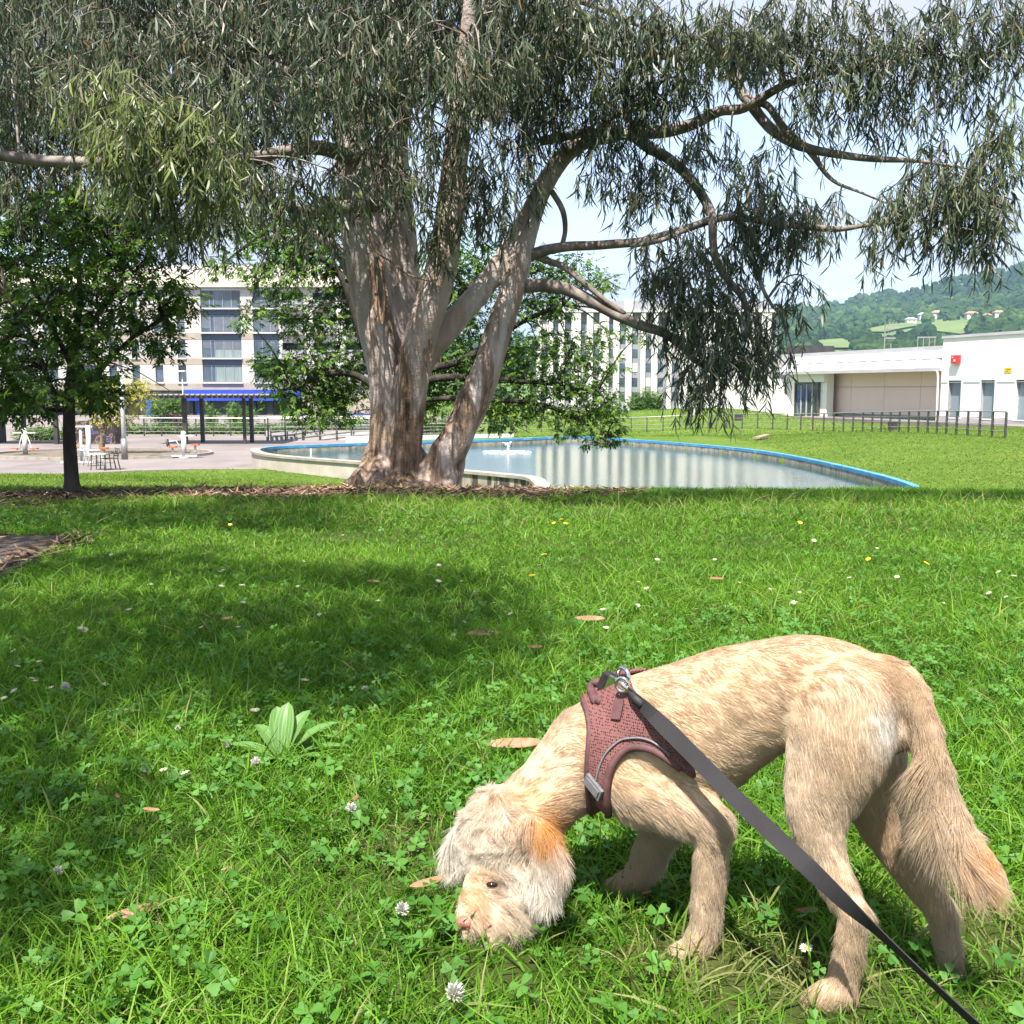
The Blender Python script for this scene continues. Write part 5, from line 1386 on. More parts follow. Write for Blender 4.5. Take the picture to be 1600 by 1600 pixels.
yM = 18.0
bM = P(604, 700, yM); bM[2] = H1(bM[0], yM)
cl = [(430,390,50,35,0),(480,400,55,40,.3),(530,420,45,45,.4),(420,350,50,40,.5),(380,370,40,30,.3),(500,350,60,40,.6),(450,440,40,25,-.3),(400,430,35,22,-.4),(385,500,28,16,-.5),(420,480,30,20,-.4),(350,410,30,20,0),
      (470,500,45,35,.2),(520,490,45,45,.5),(460,560,55,35,0),(515,560,55,45,.3),(430,585,35,22,-.2),(440,620,35,22,-.1),(490,610,55,35,.2),(540,610,45,40,.5),(500,645,45,18,0),(545,650,30,15,.3),(560,540,40,50,.6),(470,645,25,12,-.2),(555,460,35,40,.6),
      (690,420,45,40,.6),(740,400,45,40,.5),(720,450,50,40,.7),(780,430,45,35,.5),(850,420,45,35,.2),(900,420,40,30,0),(820,470,50,35,.3),(880,470,40,30,0),(940,440,30,20,-.2),(700,500,50,35,.6),(760,510,50,35,.6),
      (690,560,45,40,.6),(740,570,50,40,.5),(790,560,50,40,.4),(840,540,50,35,.2),(890,560,50,35,0),(930,540,30,25,-.2),(700,620,45,30,.5),(760,620,50,30,.3),(820,600,55,35,.2),(880,610,55,35,0),(930,610,40,30,-.2),(790,645,45,18,.2),(850,645,45,20,0),(905,650,45,22,-.2),(950,640,30,28,-.3),(940,675,22,18,-.4),(965,660,18,14,-.4),(945,690,15,8,-.4),(880,675,25,12,-.2),(960,570,22,20,-.3),(985,510,18,14,-.2),(670,600,35,40,.6),(660,640,30,20,.6)]
broad_tree('spreading_ash_tree', 'wide leafy tree with drooping dark branches directly behind the eucalyptus trunk', bM,
  [(606,712,17,0),(604,690,13,0),(602,650,11.5,0),(600,600,11,0),(598,550,10,0),(596,480,8,.1),(600,400,6,.2),(605,340,4,.2)],
  [[(598,600,8,0),(570,540,7,.1),(550,480,6.5,.1),(530,430,6,.1),(500,400,5,.1),(470,380,4.5,0),(440,370,3,0)], [(598,560,7,0),(575,500,6,.3),(545,440,5,.4),(520,380,4,.5),(505,340,3,.6)], [(600,620,7,0),(560,590,5.5,.1),(520,585,5,0),(480,600,4,-.1),(445,620,2.5,-.1)], [(602,620,7,0),(650,600,6.5,.1),(690,590,6,.2),(740,590,5,.2),(800,595,4.5,.1),(860,600,3.5,0),(930,615,2.5,-.2)], [(602,600,7,0),(660,580,6,.2),(720,560,6,.3),(770,530,5.5,.3),(820,500,4,.2),(880,480,3,0)], [(602,560,6,0),(650,500,5.5,.4),(700,470,5,.5),(760,440,4,.4),(840,425,3,.2)], [(602,640,6,0),(670,625,5,.3),(740,625,4.5,.2),(820,630,4,.1),(890,650,3,-.2),(945,685,2,-.4)]],
  cl + [(q_[0] + R.uniform(-25, 25), q_[1] + R.uniform(-22, 22), q_[2] * .8, q_[3] * .8, q_[4] + R.uniform(.3, 1.2)) for q_ in cl], yM, M_ASH, 0.12, 300, tint=0.9)

# low planting behind the plaza
def shrub(name, label, u, v0, v1, wpx, y, mat, n, lsize=0.20, cat='shrub', dens=135):
    zb = PZ if y < 66 else -1.95
    x = P(u, 650, y)[0]; base = np.array([x, y, zb])
    o = thing(name, label, cat, base)
    zt = P(u, v0, y)[2]; rx = pxr(wpx / 2, y); hh = zt - zb
    st = Acc(); cs = []; rs = []
    for k in range(n):
        ax = R.uniform(-1, 1); e = base + np.array([ax * rx * 0.75, R.uniform(-.5, .5) * rx, hh * R.uniform(0.35, 0.82)])
        st.tube(catmull([base + [ax * rx * .2, 0, 0], (base + e) / 2 + [0, 0, .1], e], 4), np.linspace(0.03, 0.008, 9), 5)
        cs.append(e); rs.append((rx * 0.42, rx * 0.42, hh * 0.24))
    mk('stem', st, M_DARKBARK, o, smooth=True)
    V, F, C = compound(cs, rs, dens, lsize, 0.3, 0.8, 5)
    mk('foliage', Acc().add(V, F, C), mat, o, kind='stuff')
    return o
yt = G(160, 710, PZ)
broad_tree('yellow_tree', 'small golden-yellow tree growing in the round bed on the plaza', yt,
  [(160,712,6,0),(159,700,4.5,0),(161,685,4.5,0),(160,670,4,0),(164,640,3,0),(168,610,2,0)], [[(160,678,3,0),(185,650,2.5,0),(210,620,2,0)], [(160,675,3,0),(145,640,2,0),(140,610,1.5,0)]],
  [(215,620,28,22,0),(205,600,22,14,0),(225,605,18,14,0),(200,640,24,16,.3),(150,600,26,16,0),(170,615,30,24,0),(140,625,26,20,.2),(165,650,28,16,0),(190,655,18,10,.2)], yt[1], M_YELL, 0.24, 90, surf('pale_trunk', (0.13, 0.10, 0.075), (0.2, 0.16, 0.12), 8, 0.9, 0.4, 25), nleaf=5)
shrub('green_shrub', 'layered bright green shrub behind the left end of the dark pergola', 257, 612, 662, 62, 72, M_BUSH, 16)
shrub('grey_green_shrub', 'feathery pale green shrub under the right half of the dark pergola', 330, 628, 664, 36, 74, M_BUSH, 10)
shrub('green_shrub', 'round light green shrub right of the feathery one under the pergola', 377, 627, 665, 52, 75, M_BUSH, 14)
shrub('purple_shrub', 'low purple-leaved shrub beside the left pergola post', 278, 642, 664, 32, 70, M_PURP, 10)
shrub('tall_shrub', 'dark bushy shrub in front of the white apartment building', 1012, 608, 646, 56, 100, M_ASH, 14, 0.3)
shrub('olive_shrub', 'small dark green shrub in front of the dark shopfront columns', 452, 632, 664, 30, 78, M_ASH, 8)
def hedge(label, u0, u1, v0, y, mat, dens=300):
    x0, x1 = P(u0, 650, y)[0], P(u1, 650, y)[0]; zb = PZ - 0.03; zt = P(u0, v0, y)[2]
    o = thing('hedge', label, 'hedge', ((x0+x1)/2, y, zb))
    cs = []; rs = []; st = Acc(); x = x0
    while x < x1:
        cs.append(np.array([x, y, (zb + zt) / 2 + R.uniform(-.05, .05)])); rs.append((0.6, 0.6, (zt - zb) / 2)); st.tube([(x, y, zb), (x + .05, y, zt - .2)], [.03, .015], 5); x += 0.7
    mk('stems', st, M_DARKBARK, o)
    V, F, C = compound(cs, rs, dens, 0.24, 0.1, 0.8, 5); mk('foliage', Acc().add(V, F, C), mat, o, kind='stuff')
hedge('bright green clipped hedge behind the terrace railing left of the trunk', 450, 580, 655, 71, M_BUSH)
hedge('long green hedge behind the ramp railing on the plaza', 195, 440, 663, 69.5, M_BUSH)
hedge('dark green hedge behind the left pergola', 35, 92, 668, 61, M_ASH)
hedge('dark hedge behind the pool seen between the two trunks', 655, 720, 652, 72, M_ASH)

# ================================================================= DOG
AX = nrm(np.array([0.40, -0.23, 0.0]))               # body axis, chest to rump
LAT = np.array([AX[1], -AX[0], 0.0])                 # lateral, towards the camera side
if LAT[1] > 0: LAT = -LAT
C0 = np.array([0.30, 2.00, 0.0])
def SP_(u, v, off_=0.0):
    """the point of the dog's sagittal plane (shifted sideways by off_) on this line of sight"""
    X_ = (u - 800) / FPX; Z_ = (800 - v) / FPX
    d = np.array([X_, CP + Z_ * SP, -SP + Z_ * CP]); o = np.array([0, 0, CAMH])
    t_ = (np.dot(C0 + LAT * off_ - o, LAT)) / np.dot(d, LAT)
    return o + d * t_
def depth(p): return p[1] * CP - (p[2] - CAMH) * SP
DOGSEG = []                                          # (a, b, ra, rb, region) used to groom the coat
dacc = Acc()
def limb(lst, region, squash=None):
    pts = []; rad = []
    for (u, v, r, off_) in lst:
        p = SP_(u, v, off_); pts.append(p); rad.append(r / FPX * depth(p))
    pc = catmull(np.concatenate([np.array(pts), np.array(rad)[:, None]], 1), 4)
    loc = Acc(); chain_shape(loc, pc[:, :3], np.maximum(pc[:, 3], 0.006), 16)
    V, F3, F4 = loc.arrays()
    if squash:
        k = (V - C0) @ LAT; c_ = np.array([q[3] for q in lst]).mean()
        V = V + np.outer((c_ - k) * (1 - squash), LAT)
    dacc.add(V, F4)
    if len(F3): dacc.F3.append(F3 + dacc.n - len(V))
    for i in range(len(pc) - 1): DOGSEG.append((pc[i, :3], pc[i+1, :3], pc[i, 3], pc[i+1, 3], region))
    return pc
# torso: chest to rump
limb([(965,1172,92,0),(1010,1168,112,0),(1075,1145,110,0),(1140,1110,98,0),(1205,1088,89,0),(1270,1082,90,0),(1330,1095,84,0),(1375,1120,62,0)], 'torso', 0.70)
limb([(1010,1195,82,0.0),(1075,1175,80,0),(1140,1140,62,0)], 'torso', 0.72)
# neck and head (head swung towards the viewer, nose at the grass)
limb([(985,1165,90,0),(935,1172,78,0.015),(895,1204,67,0.045),(858,1240,60,0.085),(822,1272,58,0.125)], 'neck', 0.88)
limb([(822,1290,62,0.125),(792,1298,69,0.15),(766,1322,54,0.165)], 'head', 0.98)
limb([(778,1345,50,0.17),(767,1378,42,0.192),(754,1404,35,0.21),(743,1422,30,0.225),(733,1437,23,0.235)], 'muzzle', 0.95)
limb([(810,1392,28,0.185),(788,1420,31,0.205),(766,1441,23,0.22)], 'muzzle', 0.9)      # jaw and beard
limb([(800,1345,52,0.165),(818,1385,32,0.185)], 'head', 0.9)                             # cheek
limb([(832,1288,20,0.192),(848,1312,26,0.203),(856,1344,27,0.21),(854,1375,22,0.21),(848,1396,14,0.208)], 'ear', 0.5)
limb([(742,1288,20,0.085),(724,1316,24,0.075),(710,1343,17,0.075)], 'ear', 0.6)
# near front leg
limb([(975,1165,52,0.05),(985,1215,64,0.055),(1030,1243,55,0.06),(1082,1268,44,0.064),(1112,1286,36,0.066)], 'shoulder', 0.85)
limb([(1112,1282,33,0.066),(1110,1330,26,0.064),(1106,1380,22,0.064),(1102,1425,20,0.064),(1097,1460,18.5,0.064)], 'foreleg')
limb([(1097,1458,21,0.064),(1086,1483,22,0.066),(1066,1490,18,0.072)], 'paw')
# far front leg, stepping forward
limb([(1015,1240,50,-0.05),(1035,1285,36,-0.07)], 'shoulder')
limb([(1038,1275,33,-0.07),(1024,1312,27,-0.074),(1009,1345,24,-0.078),(994,1372,21,-0.08)], 'foreleg')
limb([(992,1372,21,-0.08),(972,1384,20,-0.08),(956,1388,16,-0.08)], 'paw')
# near hind leg
limb([(1322,1105,80,0.03),(1314,1150,82,0.04),(1296,1205,68,0.058),(1280,1255,53,0.078),(1279,1295,42,0.09),(1290,1345,34,0.10),(1312,1395,30,0.105),(1332,1428,26,0.11)], 'thigh', 0.80)
limb([(1334,1424,25,0.11),(1327,1470,21.5,0.11),(1318,1515,20,0.11),(1312,1545,21,0.11)], 'hindleg')
limb([(1312,1545,24,0.11),(1294,1556,23,0.115),(1274,1563,18,0.118)], 'paw')
# far hind leg
limb([(1335,1120,70,-0.04),(1350,1180,62,-0.055),(1362,1240,50,-0.075),(1380,1285,41,-0.09),(1415,1340,34,-0.10),(1450,1390,29,-0.11),(1468,1418,24,-0.115)], 'thigh', 0.80)
limb([(1468,1416,24,-0.115),(1478,1465,19,-0.118),(1485,1502,18,-0.118)], 'hindleg')
limb([(1485,1502,18,-0.118),(1478,1516,18,-0.118),(1466,1520,14,-0.118)], 'paw')
# tail
limb([(1372,1060,40,0.0),(1405,1075,38,0.0),(1434,1120,30,0.01),(1452,1180,26,0.02),(1470,1245,25,0.02),(1497,1300,23,0.02),(1533,1343,20,0.02),(1562,1374,12,0.02)], 'tail')
DV, DF3, DF4 = remesh(dacc, 0.0060, 14, 0.5)
DN, DT, Dfn = vnormals(DV, DF3, DF4)
if np.mean(((DV - DV.mean(0)) * DN).sum(1)) < 0: DN = -DN; DF4 = DF4[:, ::-1]; DF3 = DF3[:, ::-1]; DT = DT[:, ::-1]; Dfn = -Dfn
# subtle muscle relief and flattened flanks
DV = DV + DN * (0.0022 * snoise(DV, 18, 81))[:, None]
DV[:, 2] = np.maximum(DV[:, 2], 0.004)

REG = ['torso', 'neck', 'head', 'muzzle', 'ear', 'shoulder', 'foreleg', 'paw', 'thigh', 'hindleg', 'tail']
SA = np.array([s[0] for s in DOGSEG]); SB = np.array([s[1] for s in DOGSEG]); SRA = np.array([s[2] for s in DOGSEG]); SRB = np.array([s[3] for s in DOGSEG]); SRG = np.array([REG.index(s[4]) for s in DOGSEG])
def region(pts):
    """nearest body segment of each point: region id, direction of that segment"""
    best = np.full(len(pts), 1e9); idx = np.zeros(len(pts), int)
    for i in range(len(SA)):
        ab = SB[i] - SA[i]; t_ = np.clip(((pts - SA[i]) @ ab) / max(ab @ ab, 1e-9), 0, 1)
        d = np.linalg.norm(pts - (SA[i] + t_[:, None] * ab), axis=1) - (SRA[i] + (SRB[i] - SRA[i]) * t_)
        if REG[SRG[i]] == 'ear': d = d - 0.006
        k = d < best; best[k] = d[k]; idx[k] = i
    return SRG[idx], nrm(SB[idx] - SA[idx])
def coat(pts, rg):
    """coat colour of the dog itself (linear), by region and patches"""
    u_, v_ = PXA(pts)
    n1 = snoise(pts, 14, 91); n2 = snoise(pts, 45, 92)
    apr = np.array([0.65, 0.455, 0.27]); cream = np.array([0.73, 0.565, 0.38]); pale = np.array([0.75, 0.62, 0.46]); white = np.array([0.93, 0.88, 0.79]); orange = np.array([0.66, 0.33, 0.10]); pinkb = np.array([0.60, 0.40, 0.30])
    c = np.tile(apr, (len(pts), 1))
    hz = pts[:, 2]
    def mixk(c, t_, k): k = np.clip(k, 0, 1)[:, None]; return c * (1 - k) + t_ * k
    is_ = lambda *r: np.isin(rg, [REG.index(q) for q in r])
    c = mixk(c, cream, 0.40 + 0.38 * n1); c = mixk(c, pale, 0.22 * snoise(pts, 9, 95))
    c = mixk(c, pinkb, 0.35 * np.exp(-((v_ - 1000) / 40) ** 2) * is_('torso'))
    c = mixk(c, pale, is_('thigh') * (0.45 + 0.3 * n1) + is_('hindleg', 'foreleg', 'paw') * (0.55 + 0.25 * n1) + is_('shoulder') * 0.5)
    c = mixk(c, np.array([0.85, 0.80, 0.70]), np.exp(-(((u_ - 1385) / 22) ** 2 + ((v_ - 1140) / 38) ** 2)) * is_('thigh', 'torso'))
    c = mixk(c, pale, is_('neck') * (0.6 + 0.2 * n1))
    c = mixk(c, white, is_('head') * (0.85 + 0.2 * n1) + is_('muzzle') * 0.38)
    c = mixk(c, orange, is_('muzzle') * 0.55 * np.exp(-(((u_ - 740) / 24) ** 2 + ((v_ - 1405) / 30) ** 2)) + 0.30 * is_('head', 'muzzle') * np.exp(-(((u_ - 765) / 30) ** 2 + ((v_ - 1365) / 16) ** 2)))
    c = mixk(c, white, is_('ear') * 0.85)
    c = mixk(c, orange, np.exp(-(((u_ - 850) / 42) ** 2 + ((v_ - 1293) / 24) ** 2)) * 1.15 * is_('ear', 'head', 'neck'))
    c = mixk(c, orange, 0.35 * np.exp(-(((u_ - 810) / 60) ** 2 + ((v_ - 1245) / 18) ** 2)) * is_('head', 'neck'))
    c = mixk(c, pinkb, 0.45 * np.exp(-(((u_ - 880) / 18) ** 2 + ((v_ - 1340) / 30) ** 2)) * is_('ear'))
    c = mixk(c, cream, is_('tail') * (0.3 + 0.3 * n2)); c = mixk(c, pale, is_('tail') * (0.4 * n1 + 0.2))
    c = mixk(c, orange * 1.08, is_('tail') * 0.7 * np.exp(-(((u_ - 1535) / 45) ** 2 + ((v_ - 1335) / 35) ** 2)))
    c = mixk(c, np.array([0.16, 0.09, 0.06]), 0.85 * np.exp(-(((u_ - 774) / 22) ** 2 + ((v_ - 1379) / 10) ** 2)) * is_('head', 'muzzle'))
    c = c * (1 + 0.10 * n2)[:, None] * np.where(is_('head', 'muzzle', 'ear')[:, None], np.array([0.84, 0.83, 0.83]), np.array([0.76, 0.76, 0.79]))
    return np.clip(c, 0.02, 0.9)

M_SKIN, t, b = nodes_of('dog_skin')
_at = N(t, 'ShaderNodeAttribute', attribute_name='col'); t.links.new(mixc(t, 1.0, _at.outputs['Color'], (0.97, 0.94, 0.90), 'MULTIPLY'), b.inputs['Base Color']); b.inputs['Roughness'].default_value = 0.9; b.inputs['Specular IOR Level'].default_value = 0.1
M_FUR, t, b = nodes_of('dog_fur')
_at = N(t, 'ShaderNodeAttribute', attribute_name='col')
t.links.new(_at.outputs['Color'], b.inputs['Base Color']); b.inputs['Roughness'].default_value = 0.65; b.inputs['Specular IOR Level'].default_value = 0.1
_tr = N(t, 'ShaderNodeBsdfTranslucent'); t.links.new(_at.outputs['Color'], _tr.inputs['Color']); _mxs = N(t, 'ShaderNodeMixShader'); _mxs.inputs[0].default_value = 0.45
t.links.new(b.outputs[0], _mxs.inputs[1]); t.links.new(_tr.outputs[0], _mxs.inputs[2]); t.links.new(_mxs.outputs[0], t.nodes['Material Output'].inputs['Surface'])

rgv, _ = region(DV)
dog = thing('dog', 'apricot and cream shaggy dog in a mauve harness sniffing the grass', 'dog', (C0[0] + .2, C0[1] - .1, 0.0))
cv_ = np.concatenate([coat(DV, rgv), np.ones((len(DV), 1))], 1)
a = Acc(); a.add(DV, DF4, cv_)
if len(DF3): a.F3.append(DF3)
mk('body', a, M_SKIN, dog, smooth=True)
print('dog verts', len(DV))
DBVH = BVHTree.FromPolygons([Vector(v) for v in DV], [list(f) for f in DT])
def hit(u, v):
    X_ = (u - 800) / FPX; Z_ = (800 - v) / FPX
    d = Vector((X_, CP + Z_ * SP, -SP + Z_ * CP)).normalized()
    loc, n, i, dist = DBVH.ray_cast(Vector((0, 0, CAMH)), d)
    return (np.array(loc), np.array(n)) if loc is not None else (None, None)

# ---- harness outline, measured on the visible side and mirrored to the other
HPOLY = np.array([(908,1092),(925,1078),(945,1068),(985,1060),(993,1080),(1010,1105),(1035,1135),(1060,1165),(1082,1195),(1086,1212),(1066,1200),(1046,1184),(1024,1170),(1000,1165),(978,1170),(962,1186),(953,1210),(950,1240),(956,1272),(952,1278),(935,1276),(917,1268),(918,1225),(922,1180),(925,1140),(920,1112)], float)
HARM = np.array([(1024,1170),(1000,1165),(978,1170),(962,1186),(953,1210),(950,1240)], float)
def mirror(p):
    k = (p - C0) @ LAT
    return np.where((k < -0.004)[:, None], p - 2 * np.outer(k, LAT), p)
def in_harness(pts, poly=HPOLY):
    u_, v_ = PXA(mirror(pts)); return inpoly(u_, v_, poly)

# ---- coat of hair
def sample_surface(n, wmul):
    ar = np.linalg.norm(Dfn, axis=1) * wmul[DT].mean(1)
    k = R.choice(len(DT), n, p=ar / ar.sum())
    r1 = np.sqrt(R.random(n)); r2 = R.random(n); bc = np.stack([1 - r1, r1 * (1 - r2), r1 * r2], 1)
    p = (DV[DT[k]] * bc[:, :, None]).sum(1); nn = nrm((DN[DT[k]] * bc[:, :, None]).sum(1))
    return p, nn
#            density  length  lay  droop  curl
GROOM = {'torso': (1.15, .0115, .945, .10, .22), 'neck': (1.1, .013, .91, .2, .22), 'head': (2.3, .020, .70, .2, 1.0), 'muzzle': (2.2, .018, .84, .35, .6), 'ear': (2.4, .034, .93, .9, .5), 'shoulder': (1.2, .020, .88, .3, .3), 'foreleg': (1.3, .016, .80, .5, .3), 'paw': (1.2, .013, .85, .4, .2), 'thigh': (1.15, .0145, .91, .3, .28), 'hindleg': (1.3, .016, .80, .5, .3), 'tail': (3.2, .056, .86, .65, .55)}
GA = np.array([GROOM[r] for r in REG])
FUR_N = 190000
# grooming fields laid on the skin and blended across it, so that the coat has no seams
rg, sd = rgv, region(DV)[1]
is_ = lambda *r: np.isin(rg, [REG.index(q) for q in r])
u_, v_ = PXA(DV)
flow = sd.copy()
flow[is_('torso')] = nrm(AX + np.array([0, 0, -0.25]))
flow[is_('neck')] = nrm(-sd[is_('neck')] + np.array([0, 0, -0.25]))
flow[is_('head')] = nrm(np.array([-0.1, -0.15, -0.20]) + nrm(DV[is_('head')] - SP_(805, 1275, 0.13)) * 0.5)
brow = is_('head') & (v_ > 1345) & (u_ < 800); flow[brow] = nrm(np.array([0.15, -0.2, -0.8]))
flow[is_('muzzle')] = nrm(np.array([0.30, -0.02, 0.06]) + np.array([0, 0, -0.7]) * (v_[is_('muzzle')] > 1418)[:, None])
flow[is_('ear')] = np.array([0.30, -0.62, -0.72])
flow[is_('shoulder')] = nrm(AX * 0.8 + np.array([0, 0, -0.6]))
flow[is_('thigh')] = nrm(AX * 0.30 + np.array([0, 0, -0.9]))
flow[is_('foreleg', 'hindleg')] = np.array([0.12, 0, -1.0])
flow[is_('paw')] = np.array([-0.6, -0.25, -0.5])
flow[is_('tail')] = nrm(sd[is_('tail')] * 0.9 + np.array([-0.28, 0, -0.45]))
ed = np.unique(np.sort(np.concatenate([DT[:, [0, 1]], DT[:, [1, 2]], DT[:, [2, 0]]]), axis=1), axis=0)
def blend(F_, it):
    F_ = F_.astype(float).copy()
    dg_ = np.bincount(ed.ravel(), minlength=len(DV))[:, None]
    for _ in range(it):
        S_ = np.zeros_like(F_)
        for c_ in range(F_.shape[1]):
            S_[:, c_] = np.bincount(ed[:, 0], F_[ed[:, 1], c_], len(DV)) + np.bincount(ed[:, 1], F_[ed[:, 0], c_], len(DV))
        F_ = 0.4 * F_ + 0.6 * S_ / np.maximum(dg_, 1)
    return F_
flow_v = blend(flow, 40); gro_v = blend(GA[rgv], 10); col_v = blend(coat(DV, rgv), 5)
hair_rg = rgv
ar = np.linalg.norm(Dfn, axis=1) * gro_v[DT, 0].mean(1)
kf = R.choice(len(DT), FUR_N, p=ar / ar.sum())
r1 = np.sqrt(R.random(FUR_N)); r2 = R.random(FUR_N); bc_ = np.stack([1 - r1, r1 * (1 - r2), r1 * r2], 1)[:, :, None]
tri_ = DT[kf]
pts = (DV[tri_] * bc_).sum(1); nn = nrm((DN[tri_] * bc_).sum(1)); flow = (flow_v[tri_] * bc_).sum(1); g_ = (gro_v[tri_] * bc_).sum(1); colr = (col_v[tri_] * bc_).sum(1); rg = rgv[tri_[:, 0]]
keep = ~in_harness(pts)
pts, nn, flow, g_, colr, rg = pts[keep], nn[keep], flow[keep], g_[keep], colr[keep], rg[keep]
is_ = lambda *r: np.isin(rg, [REG.index(q) for q in r])
u_, v_ = PXA(pts)
L = g_[:, 1] * R.uniform(0.6, 1.25, len(pts))
# feathering: backs of the legs, edge of the belly, underside of the tail and the beard
back_leg = np.clip((nn @ AX), 0, 1) * is_('foreleg', 'hindleg'); L = L * (1 + 0.8 * back_leg)
L = L * np.where(is_('tail'), 0.45 + 0.75 * sstep(1090, 1190, v_), 1.0)
L = np.where(is_('tail'), L * (0.45 + 0.65 * sstep(0.5, -0.6, nn[:, 0])), L)
L = np.where(is_('tail'), L * (1 - 0.60 * sstep(1490, 1545, u_)), L)
L = np.where(is_('muzzle') & (v_ < 1420) & (u_ < 765), L * 0.45, L)
L = np.where(is_('muzzle', 'head') & (u_ > 778) & (v_ > 1335), L * 1.7, L)
L = np.where(is_('muzzle') & (v_ > 1425), L * 1.4, L)
L = L * (1 - 0.75 * np.exp(-(((u_ - 766) / 22) ** 2 + ((v_ - 1380) / 15) ** 2)))
L = np.where(is_('head'), L * (1 - 0.62 * sstep(1262, 1335, v_) * (u_ < 815)), L)
lk = np.stack([snoise(pts, 38, 101), snoise(pts, 38, 102), snoise(pts, 38, 103)], 1); lk2 = np.stack([snoise(pts, 110, 104), snoise(pts, 110, 105), snoise(pts, 110, 106)], 1)
flow = nrm(flow) + (lk * 0.55 + lk2 * 0.35) * g_[:, 4:5] * 1.3 + R.normal(0, 0.10, pts.shape)
tang = nrm(flow - nn * (flow * nn).sum(1)[:, None])
lay = np.clip(g_[:, 2] + R.normal(0, .05, len(pts)), 0.3, 0.97)
d0 = nrm(tang * lay[:, None] + nn * (1.02 - lay)[:, None])
npt = 5
tt = np.linspace(0, 1, npt)
H = np.empty((len(pts), npt, 3))
bendv = nrm(tang * 0.6 + np.array([0, 0, -1.0]) * g_[:, 3:4] + lk2 * g_[:, 4:5])
for k in range(npt): H[:, k] = pts + L[:, None] * (d0 * tt[k] + bendv * 0.45 * tt[k] ** 2)
H[:, :, 2] = np.maximum(H[:, :, 2], 0.003)
keep = np.ones(len(pts), bool)
H, pts, rg = H[keep], pts[keep], rg[keep]
colr = colr * R.uniform(0.94, 1.07, (len(pts), 1)); colr = np.where((R.random(len(pts)) < 0.05)[:, None], colr * 0.6 + 0.34, colr); colr = np.clip(colr, 0.02, 0.95)
hc = bpy.data.hair_curves.new('coat')
hc.add_curves([npt] * len(H))
org = ORIG[dog.name]
hc.attributes['position'].data.foreach_set('vector', (H - org).astype(np.float32).ravel()) if 'position' in hc.attributes else hc.position_data.foreach_set('vector', (H - org).astype(np.float32).ravel())
ra = hc.attributes.new('radius', 'FLOAT', 'POINT')
base_r = np.where(np.isin(rg, [REG.index(q) for q in ('tail', 'ear', 'head')]), 0.00034, 0.00030)
ra.data.foreach_set('value', (base_r[:, None] * np.array([1.0, 1.0, 0.85, 0.6, 0.2])[None]).astype(np.float32).ravel())
ca_ = hc.attributes.new('col', 'FLOAT_COLOR', 'CURVE')
ca_.data.foreach_set('color', np.concatenate([colr, np.ones((len(colr), 1))], 1).astype(np.float32).ravel())
hc.materials.append(M_FUR)
ho = bpy.data.objects.new('coat', hc); link(ho, dog, 'stuff')

# ---- eye, nose, mouth
M_EYE, t, b = nodes_of('dark_eye'); b.inputs['Base Color'].default_value = (0.02, 0.011, 0.008, 1); b.inputs['Roughness'].default_value = 0.08
M_NOSE = surf('pink_brown_nose', (0.26, 0.095, 0.065), (0.36, 0.15, 0.11), 120, 0.35, 0.3, 300, spec=0.5)
p, n = hit(769, 1382)
if p is not None:
    e = Acc(); e.sphere(p - n * 0.002, 0.0100, 14, 10, (1.25, 0.7, 0.60)); mk('eye', e, M_EYE, dog, smooth=True)
p2 = SP_(727, 1385, 0.15); mk('eye', Acc().sphere(p2, 0.0075, 12, 8), M_EYE, dog, smooth=True)
p, n = hit(729, 1440)
if p is None: p, n = SP_(729, 1440, 0.24), np.array([-.5, -.8, 0])
ns = Acc(); ns.sphere(p - n * 0.001, 0.0160, 16, 12, (1.2, 0.95, 0.8))
for k in (-1, 1): ns.sphere(p + n * 0.002 + np.array([0.010 * k, 0, -0.003]), 0.009, 10, 8)
V, F3, F4 = remesh(ns, 0.002, 3); a = Acc().add(V, F4)
if len(F3): a.F3.append(F3)
nose = mk('nose', a, M_NOSE, dog, smooth=True)
M_NOSTRIL = surf('nostril', (0.06, 0.02, 0.015), (0.09, 0.03, 0.02), 50, 0.6, 0)
cd = nrm(np.array([0, 0, CAMH]) - p)
for k in (-1, 1): mk('nostril', Acc().sphere(p + n * 0.015 + np.array([0.008 * k, -0.002, -0.006]), 0.0034, 8, 6, (1, 1, .7)), M_NOSTRIL, nose, smooth=True)
mp_ = [hit(u, v)[0] for (u, v) in [(735,1456),(748,1456),(762,1450),(775,1440)]]
mp_ = [q for q in mp_ if q is not None]
if len(mp_) > 2: mk('mouth', Acc().tube(np.array(mp_), 0.003, 6), M_NOSTRIL, dog, smooth=True)
# claws on the two near paws
M_CLAW = surf('claw', (0.12, 0.09, 0.07), (0.2, 0.15, 0.11), 60, 0.4, 0)
for (u, v, of) in [(1058,1496,.06),(1068,1500,.08),(1080,1502,.095),(1266,1568,.105),(1276,1572,.12),(1290,1574,.135)]:
    q_ = SP_(u, v, of); q_[2] = max(q_[2], 0.012); mk('claw', Acc().tube([q_, q_ + np.array([-0.010, -0.006, -0.006])], [0.004, 0.0012], 6), M_CLAW, dog, smooth=True)

